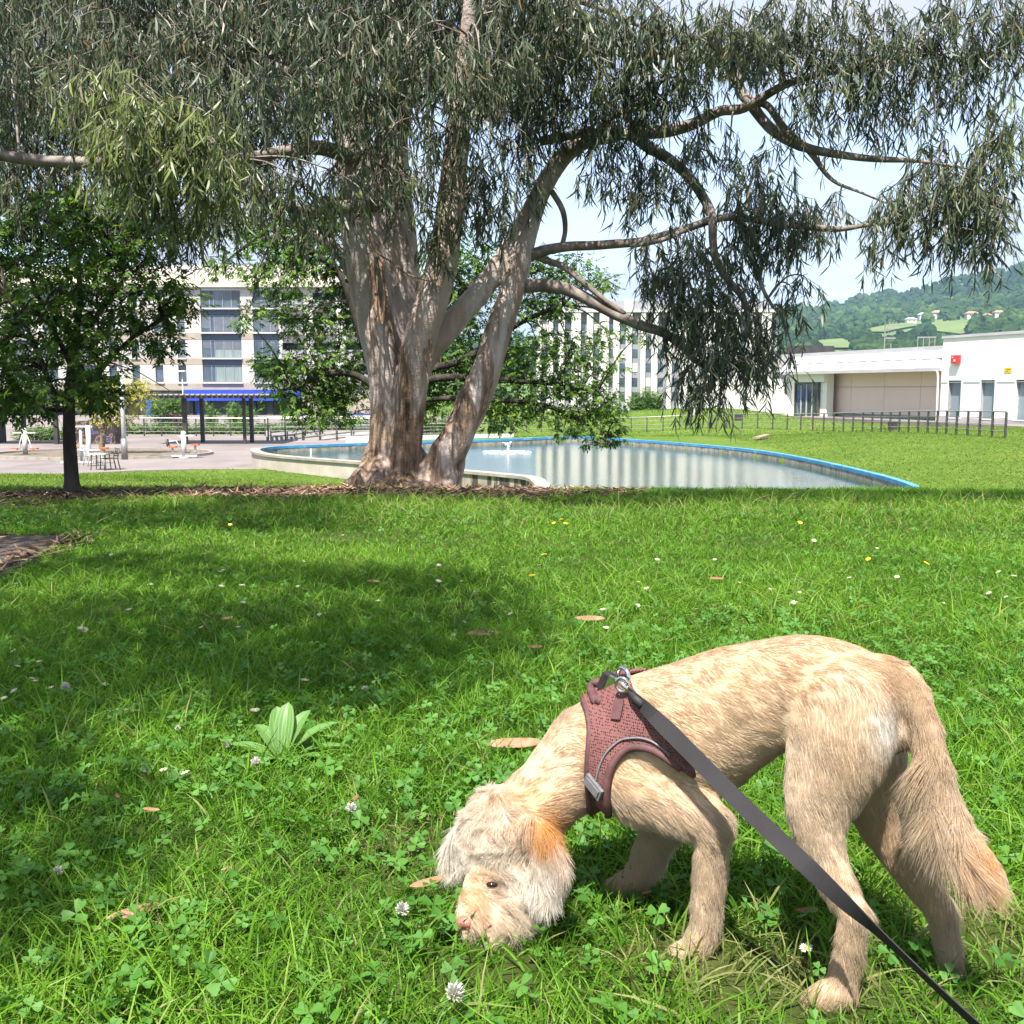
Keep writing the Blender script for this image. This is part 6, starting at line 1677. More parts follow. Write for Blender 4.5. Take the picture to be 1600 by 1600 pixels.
# ---- harness: a shell over the chest, cut to the outline
M_MESH, t, b = nodes_of('mauve_air_mesh')
_co = N(t, 'ShaderNodeTexCoord'); _mp = N(t, 'ShaderNodeMapping'); _mp.inputs['Scale'].default_value = (1, 1, 1); _mp.inputs['Rotation'].default_value = (0, 0.0, math.atan2(AX[1], AX[0]) * -1)
t.links.new(_co.outputs['Object'], _mp.inputs['Vector'])
_m2 = N(t, 'ShaderNodeMapping'); _m2.inputs['Scale'].default_value = (1.0, 0.0, 0.8); t.links.new(_mp.outputs['Vector'], _m2.inputs['Vector'])
_vo = N(t, 'ShaderNodeTexVoronoi', Scale=230.0, Randomness=0.35); t.links.new(_m2.outputs['Vector'], _vo.inputs['Vector'])
_hole = ramp(t, _vo.outputs['Distance'], [(0.22, (1, 1, 1)), (0.36, (0, 0, 0))])
t.links.new(mixc(t, _hole, (0.165, 0.070, 0.066), (0.030, 0.011, 0.011)), b.inputs['Base Color']); b.inputs['Roughness'].default_value = 0.75; b.inputs['Specular IOR Level'].default_value = 0.2
_inv = N(t, 'ShaderNodeMath', operation='SUBTRACT'); _inv.inputs[0].default_value = 1.0; t.links.new(_hole, _inv.inputs[1]); bump(t, b, _inv.outputs[0], 0.7, 0.003)
M_TRIM = surf('mauve_binding', (0.075, 0.033, 0.034), (0.115, 0.050, 0.051), 60, 0.7, 0.4, 500, bdist=0.002)
M_PIPE = surf('grey_reflective_piping', (0.12, 0.115, 0.125), (0.16, 0.155, 0.165), 80, 0.4, 0.1, 300)
M_BLACK = surf('black_webbing', (0.012, 0.010, 0.011), (0.028, 0.024, 0.026), 90, 0.6, 0.4, 600, bdist=0.002)
M_SILV = surf('silver_tab', (0.12, 0.12, 0.125), (0.17, 0.17, 0.175), 60, 0.35, 0.2, 300)
M_CHROME = surf('chrome', (0.62, 0.62, 0.60), (0.72, 0.72, 0.70), 60, 0.12, 0.05, 200, metal=1.0)
har = thing('dog_harness', 'dusty mauve mesh dog harness with grey piping worn by the dog', 'harness', SP_(965, 1150, 0.0))
def close_poly(pl): return np.concatenate([pl, pl[:1]])
def near_on(poly, u, v):
    """nearest point on a closed pixel outline"""
    P1 = poly; P2 = np.roll(poly, -1, 0); q = np.stack([u, v], 1)
    best = np.full(len(q), 1e9); out = q.copy()
    for a_, b_ in zip(P1, P2):
        ab = b_ - a_; t_ = np.clip(((q - a_) @ ab) / max(ab @ ab, 1e-9), 0, 1); c = a_ + t_[:, None] * ab; d = np.linalg.norm(q - c, axis=1)
        k = d < best; best[k] = d[k]; out[k] = c[k]
    return out
# finer copy of the body surface round the chest
def shell():
    inside = in_harness(DV)
    sel = inside[DT].any(1)
    T_ = DT[sel]; ids = np.unique(T_); re = -np.ones(len(DV), int); re[ids] = np.arange(len(ids))
    Vs = DV[ids].copy(); Ns = DN[ids]; Fs = re[T_]; ins = inside[ids]
    # move the vertices that lie outside onto the outline
    om = ~ins
    lat = (Vs - C0) @ LAT; mir = mirror(Vs); u_, v_ = PXA(mir)
    tgt = near_on(HPOLY, u_[om], v_[om])
    dp = depth(mir[om].T)
    camr = np.array([1.0, 0, 0]); camu = np.array([0, SP, CP])
    mv = (tgt[:, 0] - u_[om])[:, None] / FPX * dp[:, None] * camr - (tgt[:, 1] - v_[om])[:, None] / FPX * dp[:, None] * camu
    far = lat[om] < -0.004
    mv[far] = mv[far] - 2 * np.outer(mv[far] @ LAT, LAT)
    Vs[om] += mv
    return Vs, Ns, Fs
Vs, Ns, Fs = shell()
th0, th1 = 0.006, 0.013
nV = len(Vs)
from collections import Counter
ec = Counter()
for f in Fs:
    for i in range(3): ec[(f[i], f[(i+1) % 3])] += 1
rim = [(i, j) for (i, j) in ec if (j, i) not in ec]
a = Acc(); a.add(np.concatenate([Vs + Ns * th1, Vs + Ns * th0]), np.concatenate([Fs, Fs[:, ::-1] + nV]))
if rim: a.F4.append(np.array([[j, i, i + nV, j + nV] for (i, j) in rim]))
mk('mesh_panel', a, M_MESH, har, smooth=True)
def on_body(uv, out=0.012, n=4, mir=False):
    """a pixel line laid on the near side of the body (optionally mirrored to the far side)"""
    pts = catmull(np.array(uv, float), n); res = []
    for (u, v) in pts:
        p, nn_ = hit(u, v)
        if p is None: continue
        res.append(p + nn_ * out)
    res = np.array(res)
    if len(res) > 4:
        res[1:-1] = (res[:-2] + res[1:-1] * 2 + res[2:]) / 4
    if mir: k = (res - C0) @ LAT; res = res - 2 * np.outer(k, LAT)
    return res
def trim(name, uv, r, mt, out=0.010, both=True, flat=None):
    for m_ in ((False, True) if both else (False,)):
        q_ = on_body(uv, out, 4, m_)
        if len(q_) > 2: mk(name, Acc().tube(q_, r, 8), mt, har, smooth=True)
trim('edge_binding', [(912,1094),(920,1112),(925,1140),(922,1180),(919,1225),(918,1262)], 0.0062, M_TRIM)
trim('edge_binding', [(990,1082),(1010,1106),(1035,1136),(1060,1166),(1080,1194),(1084,1208)], 0.0055, M_TRIM)
trim('edge_binding', [(1066,1199),(1046,1184),(1024,1171),(1000,1166),(979,1171),(963,1187),(954,1210),(951,1240),(955,1268)], 0.0085, M_TRIM, 0.009)
trim('reflective_piping', [(1050,1176),(1026,1158),(1002,1151),(976,1155),(957,1170),(946,1190),(940,1215),(938,1240)], 0.0022, M_PIPE, 0.0155)
def ribbon(pts, nrms, w, th=0.003):
    """flat webbing along a line, lying across the given normals"""
    pts = np.asarray(pts, float); nrms = nrm(np.asarray(nrms, float)); tg_ = nrm(np.gradient(pts, axis=0)); sd_ = nrm(np.cross(tg_, nrms)) * (w / 2); nn_ = nrms * (th / 2); n_ = len(pts)
    V_ = np.concatenate([pts - sd_ - nn_, pts + sd_ - nn_, pts + sd_ + nn_, pts - sd_ + nn_]); F_ = []
    for i in range(n_ - 1):
        for k in range(4): F_.append([k*n_+i, ((k+1) % 4)*n_+i, ((k+1) % 4)*n_+i+1, k*n_+i+1])
    F_ += [[0, 3*n_, 2*n_, n_], [n_-1, 2*n_-1, 3*n_-1, 4*n_-1]]
    return Acc().add(V_, F_)
def body_ribbon(name, uv, w, mt, out=0.015, mir=False):
    q_ = on_body(uv, 0.0, 4); nr = []
    for p_ in q_:
        l_, n_, i_, d_ = DBVH.find_nearest(Vector(p_)); nr.append(np.array(n_))
    nr = nrm(np.array(nr)); nr[1:-1] = nrm(nr[:-2] + nr[1:-1] + nr[2:]); q_ = q_ + nr * out
    if mir: q_ = q_ - 2 * np.outer((q_ - C0) @ LAT, LAT); nr = nr - 2 * np.outer(nr @ LAT, LAT)
    return mk(name, ribbon(q_, nr, w), mt, har)
for m_ in (False, True): body_ribbon('chest_strap', [(930,1234),(938,1252),(946,1268),(956,1282)], 0.026, M_BLACK, 0.013, m_)
# collar roll over the withers
q_ = []
for m_ in (0, 1):
    l_ = on_body([(946,1100),(930,1098),(915,1094)], 0.012, 4, bool(m_)); q_.append(l_)
top = SP_(935, 1074, 0.0)
roll = np.concatenate([q_[0][:4], [top * .5 + q_[0][-1] * .5 + np.array([0, 0, .01]), top + np.array([0, 0, 0.012]), top * .5 + q_[1][-1] * .5 + np.array([0, 0, .01])], q_[1][:4][::-1]]) if len(q_[0]) > 4 else np.array([SP_(946, 1100, .06), top, SP_(946, 1100, -.06)])
mk('collar_roll', Acc().tube(catmull(roll, 3), 0.009, 10), M_TRIM, har, smooth=True)
# silver slider
p, n = hit(938, 1226)
if p is not None:
    n = nrm(n); ux = nrm(np.array([0.88, -0.25, -0.36])); ux = nrm(ux - n * (ux @ n)); uy = np.cross(n, ux)
    def slab(c, L_, W_, T_, name, mt, parent):
        Rm = np.stack([ux, uy, n], 1); a = Acc(); V_ = np.array([[sx * L_ / 2, sy * W_ / 2, sz * T_ / 2] for sx in (-1, 1) for sy in (-1, 1) for sz in (-1, 1)]) @ Rm.T + c
        a.add(V_, [[0, 1, 3, 2], [4, 6, 7, 5], [0, 4, 5, 1], [2, 3, 7, 6], [0, 2, 6, 4], [1, 5, 7, 3]]); return mk(name, a, mt, parent)
    sl = slab(p + n * 0.018, 0.050, 0.026, 0.007, 'slider', M_SILV, har)
    slab(p + n * 0.022, 0.040, 0.017, 0.004, 'slider_face', M_PIPE, sl)
# back strap, buckle, ring
tp = [SP_(952, 1084, 0.0) + np.array([0, 0, .012]), SP_(966, 1070, 0.0) + np.array([0, 0, .022]), SP_(982, 1066, 0.0) + np.array([0, 0, .02])]
tp = np.array(tp); tpc = catmull(tp, 5); mk('back_handle', ribbon(tpc, np.tile(nrm(np.array([-0.2, -0.45, 0.85])), (len(tpc), 1)), 0.024, 0.004), M_TRIM, har)
for uv in [[(975,1098),(972,1112),(968,1126)]]:
    body_ribbon('loop_tab', uv, 0.022, M_TRIM, 0.017)
bc = SP_(958, 1074, 0.03)
mk('buckle', Acc().box(bc + np.array([0, 0, 0.004]), (0.056, 0.024, 0.036), -0.5, Matrix.Rotation(0.4, 3, 'Y')), M_BLACK, har)
mk('buckle_plate', Acc().box(bc + np.array([0.004, -0.014, 0.006]), (0.040, 0.007, 0.030), -0.5, Matrix.Rotation(0.4, 3, 'Y')), M_CHROME, har)
rc = SP_(974, 1066, 0.035)
th = np.linspace(0, 2 * math.pi, 17)
ringp = np.stack([rc[0] + 0.010 * np.cos(th), rc[1] - 0.017 * np.cos(th), rc[2] + 0.006 + 0.024 * np.sin(th)], 1)
mk('ring', Acc().tube(ringp, 0.0045, 8), M_CHROME, har, smooth=True)

# ---- leash: flat tape, twisting as it comes towards the holder's hand
M_TAPE = surf('dark_grey_tape', (0.015, 0.013, 0.015), (0.019, 0.017, 0.019), 20, 0.8, 0.35, 700, bdist=0.002)
LPX = [(978,1076,SP_(978,1076,.05)[1],16,.2),(1000,1098,1.93,22,.2),(1040,1137,1.88,28,.2),(1090,1187,1.82,31,.2),(1150,1248,1.76,32,.2),(1210,1305,1.70,31,.2),(1270,1362,1.64,28,.2),(1320,1410,1.60,23,.2),(1365,1450,1.565,13,.2),(1410,1492,1.53,9,.2),(1460,1540,1.49,9,.2),(1515,1592,1.45,11,.2),(1580,1650,1.40,16,.2),(1680,1740,1.30,30,.2),(1900,1850,1.1,44,.2)]
def front_y(u, v, y):
    h_ = hit(u, v)[0]
    return y if h_ is None else min(y, h_[1] - 0.035)
cp = np.array([np.concatenate([P(u, v, front_y(u, v, y)), [w]]) for (u, v, y, w, _) in LPX]); cc_ = catmull(cp, 16)
tg = nrm(np.gradient(cc_[:, :3], axis=0)); view = nrm(cc_[:, :3] - np.array([0, 0, CAMH]))
sd = nrm(np.cross(tg, view)); nv_ = np.cross(tg, sd)
full = 0.021
wpx = cc_[:, 3] / FPX * np.array([depth(q) for q in cc_[:, :3]])
cosv = np.clip(wpx / 0.031, 0.18, 1.0); ang = np.arccos(cosv)
W_ = 0.031 * 0.5
sdv = sd * np.cos(ang)[:, None] + nv_ * np.sin(ang)[:, None]; nvv = np.cross(tg, sdv)
fade = np.interp(np.arange(len(cc_)), [0, 16, 32], [.45, .75, 1.0])[:, None]
V = np.concatenate([cc_[:, :3] - sdv * W_ * fade - nvv * .001, cc_[:, :3] + sdv * W_ * fade - nvv * .001, cc_[:, :3] + sdv * W_ * fade + nvv * .001, cc_[:, :3] - sdv * W_ * fade + nvv * .001]); n = len(cc_); F = []
for i in range(n - 1):
    for k in range(4): F.append([k*n+i, k*n+i+1, ((k+1) % 4)*n+i+1, ((k+1) % 4)*n+i])
lea = thing('leash', 'dark grey flat leash clipped to the harness and running to the lower right', 'leash', cc_[0, :3])
mk('tape', Acc().add(V, F), M_TAPE, lea)
ck = cc_[0, :3]
cl_ = Acc(); th = np.linspace(0, 2 * math.pi, 15)
mk('clip_hook', Acc().tube(np.stack([ck[0] - 0.008 + 0.011 * np.cos(th), ck[1] - 0.006 * np.cos(th), ck[2] + 0.008 + 0.014 * np.sin(th)], 1), 0.0035, 8), M_CHROME, lea, smooth=True)
mk('clip_body', Acc().tube([ck + np.array([-0.012, 0.0, 0.016]), ck + np.array([-0.002, -0.002, 0.004]), ck + np.array([0.012, -0.006, -0.010])], [0.004, 0.0065, 0.006], 8), M_CHROME, lea, smooth=True)
mk('sewn_end', Acc().tube([ck + np.array([0.006, -0.003, -0.004]), cc_[10, :3], cc_[18, :3]], [0.006, 0.008, 0.009], 8), M_BLACK, lea, smooth=True)

# ================================================================= GRASS, CLOVER, FLOWERS, LITTER
M_GRASS = leaf_mat('grass_blade', [(0.0, (0.055, 0.150, 0.008)), (0.3, (0.100, 0.235, 0.013)), (0.65, (0.150, 0.310, 0.020)), (0.92, (0.23, 0.385, 0.050)), (1.0, (0.33, 0.34, 0.12))], (0.33, 0.27, 0.13), 0.40, 0.5, 0.22, tip=(0.08, 0.16, 0.03), tcol=(1.1, 1.25, 0.5))
M_CLOVER = leaf_mat('clover_leaf', [(0.0, (0.045, 0.135, 0.020)), (0.5, (0.070, 0.185, 0.028)), (1.0, (0.10, 0.235, 0.042))], (0.10, 0.22, 0.06), 0.32, 0.5, 0.2)
def patch_free(x, y): return ~inpoly(x, y, PATCH)
PAW_BARE = [(0.36, 1.86, .10), (0.60, 1.78, .10), (0.45, 1.78, .16), (0.95, 1.95, .15), (-0.25, 2.4, .1)]
def scatter(y0, y1, dens, pad=1.7, kx=0.56):
    """random ground points of even density inside the seen wedge of lawn"""
    A = kx * (y1 ** 2 - y0 ** 2) + 2 * pad * (y1 - y0)
    n = int(A * dens * 1.3)
    y = R.uniform(y0, y1, n); w1 = kx * y1 + pad
    x = R.uniform(-w1, w1, n); k = (np.abs(x) < kx * y + pad) & ((np.abs(x) < kx * y + 0.4) | (R.random(n) < 0.42))
    return x[k], y[k]
def blades(x, y, hmin, hmax, wid, segs, lean=0.55, dry=0.06, thin=None):
    k = patch_free(x, y) & (R.random(len(x)) > np.clip(dirt_mask(x, y) * 1.15, 0, 0.985) * sstep(8, 9, y))
    if thin is not None: k &= thin(x, y)
    x, y = x[k], y[k]; n = len(x)
    z = height(x, y)
    pos = np.stack([x, y, z - 0.004], 1)
    cl = snoise(np.stack([x, y], 1), 2.2, 61); cl2 = snoise(np.stack([x, y], 1), 7.0, 62)
    hh = (hmin + (hmax - hmin) * R.random(n) ** 1.5) * (1 + 0.28 * cl + 0.2 * cl2)
    tall = sstep(7.6, 9.2, y) * sstep(10.3, 9.7, y) * sstep(-4.1, -3.7, x)
    hh *= 1 + 1.1 * tall * R.random(n)
    az = R.random(n) * 6.283 + cl * 1.2
    ln = np.abs(R.normal(0, lean, n))
    d = nrm(np.stack([np.cos(az) * ln, np.sin(az) * ln, np.ones(n)], 1))
    bend = np.stack([np.cos(az), np.sin(az), -0.7 * np.ones(n)], 1) * R.uniform(0.1, 0.7, n)[:, None]
    az2 = R.random(n) * 6.283
    sd = np.stack([np.cos(az2), np.sin(az2), 0 * az2], 1); sd = nrm(sd - d * (sd * d).sum(1)[:, None])
    rn = np.clip(0.42 + 0.20 * cl + 0.10 * snoise(np.stack([x, y], 1), 0.6, 63) + 0.22 * R.normal(size=n), 0, 0.97)
    dryp = dry + 0.10 * (cl2 > 0.9) + 0.12 * tall
    for (px_, py_, pr_) in PAW_BARE: dryp = dryp + 0.6 * np.exp(-((x - px_) ** 2 + (y - py_) ** 2) / pr_ ** 2)
    tint = np.where(R.random(n) < dryp, R.uniform(0.35, 1.0, n), 0)
    prof = {1: [1, 0], 2: [0.9, 0.85, 0], 3: [0.75, 1.0, 0.75, 0]}[segs]
    return strips(pos, d, sd, hh, wid * R.uniform(0.65, 1.35, n), segs, prof, bend, rn, tint)
def bare(x, y):
    w = 0.93 * np.exp(-(((x + 0.05) / 0.13) ** 2 + ((y - 1.80) / 0.10) ** 2))
    for (px_, py_, pr_) in PAW_BARE: w = np.maximum(w, 0.75 * np.exp(-((x - px_) ** 2 + (y - py_) ** 2) / pr_ ** 2))
    return R.random(len(x)) > w
ga = Acc()
for (y0, y1, dn, h0, h1, w, sg) in [(0.9, 2.9, 9500, 0.035, 0.125, 0.0036, 3), (2.9, 4.6, 7000, 0.035, 0.12, 0.0042, 2), (4.6, 7.0, 3800, 0.03, 0.085, 0.0055, 2), (7.0, 11.6, 1650, 0.035, 0.09, 0.0075, 2)]:
    x, y = scatter(y0, y1, dn); V, F, C = blades(x, y, h0, h1, w, sg, thin=bare, dry=0.03); ga.add(V, F, C); print('grass', y0, len(F))
# longer loose blades standing out of the sward
x, y = scatter(1.0, 6.0, 520); V, F, C = blades(x, y, 0.09, 0.18, 0.0050, 3, 0.7, 0.10, thin=bare); ga.add(V, F, C)
x, y = scatter(8.0, 9.9, 130); V, F, C = blades(x, y, 0.10, 0.17, 0.007, 2, 0.5, 0.45); ga.add(V, F, C)
o = mk('lawn_grass', ga, M_GRASS, kind='stuff'); tag(o, 'long green grass of the near lawn under the dog and up to the tree', 'grass')
# mown grass further off: slope on the left and bank on the right
def far_blades(n, x0, x1, y0, y1, h, w, test):
    x = R.uniform(x0, x1, n); y = y0 + (y1 - y0) * R.random(n) ** 1.3
    k = test(x, y) & ~inpoly(x, y, POOL_OUT) & ~inpoly(x, y, PLAZA)
    x, y = x[k], y[k]
    sc = 0.6 + y / 40.0
    d_ = blades(x, y, h * 0.6, h * 1.4, 1.0, 1, 0.6, 0.04)
    return d_
POOL_OUT = off(0.4)
fa = Acc()
def add_far(n, x0, x1, y0, y1, h, w):
    global R
    x = R.uniform(x0, x1, n); y = y0 + (y1 - y0) * R.random(n) ** 1.25
    k = ~inpoly(x, y, POOL_OUT) & ~inpoly(x, y, PLAZA); x, y = x[k], y[k]
    V, F, C = blades(x, y, h * 0.6, h * 1.4, w, 1, 0.7, 0.03); fa.add(V, F, C)
add_far(46000, -20, 1.5, 11.2, 24, 0.06, 0.012); add_far(42000, -19, 0.5, 20, 46, 0.07, 0.022)
add_far(16000, 0, 20, 11.2, 17, 0.07, 0.013); add_far(120000, 11, 34, 22, 60, 0.075, 0.022); add_far(20000, 0, 30, 58, 95, 0.12, 0.05)
M_GRASS2 = leaf_mat('mown_blade', [(0.0, (0.055, 0.115, 0.008)), (0.4, (0.095, 0.170, 0.014)), (0.8, (0.15, 0.235, 0.026)), (1.0, (0.25, 0.31, 0.06))], (0.30, 0.28, 0.10), 0.35, 0.55, 0.2)
o = mk('mown_grass', fa, M_GRASS2, kind='stuff'); tag(o, 'short mown grass on the slope and bank beyond the trees', 'grass')

# clover: three heart-shaped leaflets on a stalk
def clover(x, y, size, seglo):
    k = patch_free(x, y) & (dirt_mask(x, y) < 0.3) & bare(x, y)
    cn = snoise(np.stack([x, y], 1), 1.7, 71) * 0.7 + snoise(np.stack([x, y], 1), 5.0, 72) * 0.4
    k &= R.random(len(x)) < np.clip(0.26 + 0.6 * cn, 0.02, 1)
    x, y = x[k], y[k]; n = len(x)
    h = R.uniform(0.025, 0.075, n); z = height(x, y)
    c = np.stack([x + R.normal(0, .01, n), y + R.normal(0, .01, n), z + h], 1)
    nv = nrm(np.stack([R.normal(0, .38, n), R.normal(0, .38, n) - 0.15, np.ones(n)], 1))
    e1 = perp(nv, np.array([1.0, 0.2, 0])); e2 = np.cross(nv, e1)
    s = size * R.uniform(0.6, 1.3, n); a0 = R.random(n) * 6.283
    prof2 = np.array([(0.0, 0.0), (0.42, 0.34), (0.82, 0.52), (1.04, 0.30), (0.93, 0.0), (1.04, -0.30), (0.82, -0.52), (0.42, -0.34)]) if seglo else np.array([(0.0, 0.0), (0.6, 0.48), (1.0, 0.25), (1.0, -0.25), (0.6, -0.48)])
    m_ = len(prof2); Vs = []; Fs = []; Cs = []
    rn = R.random(n)
    for j in range(3):
        a_ = a0 + j * 2.094
        f1 = e1 * np.cos(a_)[:, None] + e2 * np.sin(a_)[:, None]; f2 = -e1 * np.sin(a_)[:, None] + e2 * np.cos(a_)[:, None]
        fold = R.uniform(0.05, 0.4, n)
        P_ = c[:, None, :] + s[:, None, None] * (f1[:, None, :] * prof2[None, :, 0, None] + f2[:, None, :] * prof2[None, :, 1, None] + nv[:, None, :] * (np.abs(prof2[None, :, 1, None]) * fold[:, None, None] + 0.12 * prof2[None, :, 0, None] ** 2 * R.normal(0, 1, n)[:, None, None]))
        Vs.append(P_); Cs.append(np.clip(rn + R.normal(0, .1, n), 0, 1))
    for j in range(3):
        base = j * n * m_ + np.arange(n) * m_
        for t_ in range(1, m_ - 1): Fs.append(np.stack([base, base + t_, base + t_ + 1], 1))
    V = np.concatenate([v.reshape(-1, 3) for v in Vs]); F = np.concatenate(Fs)
    C = np.ones((len(V), 4)); C[:, 0] = np.concatenate([np.repeat(c_, m_) for c_ in Cs]); C[:, 1] = np.repeat(np.where(R.random(3 * n) < .15, R.random(3 * n) * .6, 0), m_)
    st = strips(np.stack([x, y, z], 1), nrm(c - np.stack([x, y, z], 1)), perp(nv, np.array([0, 1.0, 0])), np.linalg.norm(c - np.stack([x, y, z], 1), axis=1), 0.0016, 1, [1, 0])
    return (V, F, C), st
ca = Acc()
for (y0, y1, dn, sz, lo) in [(0.95, 2.8, 620, 0.0205, True), (2.8, 5.0, 330, 0.0195, True), (5.0, 9.0, 150, 0.020, False)]:
    x, y = scatter(y0, y1, dn); A_, B_ = clover(x, y, sz, lo); ca.add(*A_); ca.add(*B_); print('clover', len(A_[1]))
o = mk('clover_patch', ca, M_CLOVER, kind='stuff'); tag(o, 'clover leaves growing through the near lawn', 'clover')

# flowers
M_PETAL = leaf_mat('white_petal', [(0.0, (0.50, 0.50, 0.46)), (1.0, (0.62, 0.62, 0.58))], (0.52, 0.47, 0.35), 0.3, 0.6, 0.2)
M_DISC = surf('yellow_flower_disc', (0.60, 0.36, 0.01), (0.75, 0.50, 0.03), 300, 0.8, 0.3, 500)
M_BUTTER = surf('yellow_petal', (0.75, 0.47, 0.01), (0.8, 0.55, 0.02), 50, 0.5, 0)
M_STEM = surf('flower_stem', (0.06, 0.14, 0.03), (0.09, 0.19, 0.045), 30, 0.7, 0)
def daisy_proto(r, h):
    o = thing('daisy', 'x', 'flower', (0, 0, 0))
    mk('stem', Acc().tube([(0, 0, 0), (0.003, 0, h * .5), (0, 0, h)], 0.0012, 5), M_STEM, o)
    n = 20; th = np.arange(n) * 2 * math.pi / n
    d = nrm(np.stack([np.cos(th), np.sin(th), 0.25 + 0.1 * R.normal(size=n)], 1)); sd = np.stack([-np.sin(th), np.cos(th), 0 * th], 1)
    V, F, C = strips(np.tile([0, 0, h], (n, 1)) + d * r * 0.2, d, sd, r * 0.85, r * 0.26, 3, [0.5, 0.9, 1.0, 0], None); mk('petals', Acc().add(V, F, C), M_PETAL, o)
    mk('disc', Acc().sphere((0, 0, h + 0.001), r * 0.34, 10, 6, (1, 1, 0.6)), M_DISC, o, smooth=True)
    return o
def cloverhead_proto(r, h):
    o = thing('clover_flower', 'x', 'flower', (0, 0, 0))
    mk('stem', Acc().tube([(0, 0, 0), (0.004, 0.002, h * .5), (0, 0, h)], 0.0016, 5), M_STEM, o)
    n = 130; w_ = nrm(R.normal(size=(n, 3))); w_[:, 2] = np.abs(w_[:, 2]) * 1.15 - 0.45; d = nrm(w_)
    V, F, C = strips(np.tile([0, 0, h + r * .5], (n, 1)) + d * r * 0.2, d, perp(d), r * R.uniform(.6, .85, n), r * 0.21, 3, [0.6, 0.9, 1.0, 0], np.tile([0, 0, .25], (n, 1)), None, np.where(d[:, 2] < -.1, .8, 0.15)); mk('florets', Acc().add(V, F, C), M_PETAL, o)
    return o
def butter_proto(r, h):
    o = thing('buttercup', 'x', 'flower', (0, 0, 0))
    mk('stem', Acc().tube([(0, 0, 0), (0.004, 0, h * .6), (0, 0, h)], 0.0014, 5), M_STEM, o)
    a = Acc()
    for k in range(5):
        th = k * 2 * math.pi / 5; a.sphere((r * .55 * math.cos(th), r * .55 * math.sin(th), h + r * .2), r * .5, 8, 5, (1, 1, .4))
    mk('petals', a, M_BUTTER, o, smooth=True); mk('disc', Acc().sphere((0, 0, h + r * .2), r * .25, 8, 5), M_DISC, o)
    return o
dz, cz, bz = daisy_proto(0.0135, 0.055), cloverhead_proto(0.0155, 0.065), butter_proto(0.016, 0.13)
used = set()
def plant(proto, u, v, hh, label, group, sc=1.0, tilt=0.3):
    p = G(u, v, hh * sc); p[2] = H1(p[0], p[1])
    if proto.name not in used:
        used.add(proto.name); o = proto; o.location = p; o['label'] = label; o['group'] = group; o.scale = (sc,) * 3
    else: o = dup(proto, p, 0, label, group, sc)
    o.rotation_euler = (R.normal(0, tilt * .5) + 0.25, R.normal(0, tilt * .5), R.random() * 6.28)
    return o
plant(dz, 1272, 1478, 0.055, 'white daisy with yellow centre just left of the near hind leg', 'daisies in the lawn', 1.0, 0.1)
CLV = 'white clover heads in the lawn'
for (u, v, lab, sc) in [(617,1416,'white clover head in the grass left of the dog muzzle',1.0),(675,1548,'large white clover head at the bottom edge left of the dog',1.25),(540,1268,'white clover head beside a dead brown leaf left of the dog head',1.0),(408,1197,'white clover head at the foot of the broad-leaved plantain',1.0),(112,1076,'white clover head at the left in the shaded lawn',1.15),(100,1362,'small white clover head near the left edge of the sunlit lawn',.8),(345,1168,'white clover head just left of the broad-leaved plantain',.8),(226,1200,'white clover head farther left of the plantain, left of a daisy pair',.8),(285,1140,'white clover head at the shadow edge left of the plantain',.7),(567,1080,'white clover head in the shade edge right of the plantain',.8)]:
    plant(cz, u, v, 0.065, lab, CLV, sc)
for (u, v) in [(20,1043),(45,1062),(55,1066),(36,1075),(30,912),(126,984),(134,982),(32,1017),(62,1036),(48,1006),(84,1076),(235,915),(206,956),(158,1068),(470,1064),(398,1110),(262,1203),(300,1208),(706,990),(470,917),(505,960),(105,955),(74,972),(160,870),(180,862),(12,1090)]:
    plant(dz, u, v, 0.055, 'small white daisy in the shaded left part of the lawn', 'daisies in the shaded lawn', R.uniform(.9, 1.3))
for k in range(52):
    u = R.uniform(300, 1590); v = R.uniform(830, 985)
    if u > 950 and v > 960: v -= 60
    plant(dz, u, v, 0.055, 'tiny white daisy dotted in the sunlit far lawn', 'daisies in the sunlit lawn', R.uniform(.9, 1.4))
for (u, v) in [(878,820),(873,816),(881,814),(1424,874),(1240,812),(360,815),(1368,868),(860,866),(834,899)]:
    plant(bz, u, v, 0.13, 'small yellow buttercup in the sunlit far lawn', 'buttercups in the lawn', R.uniform(.9, 1.2))

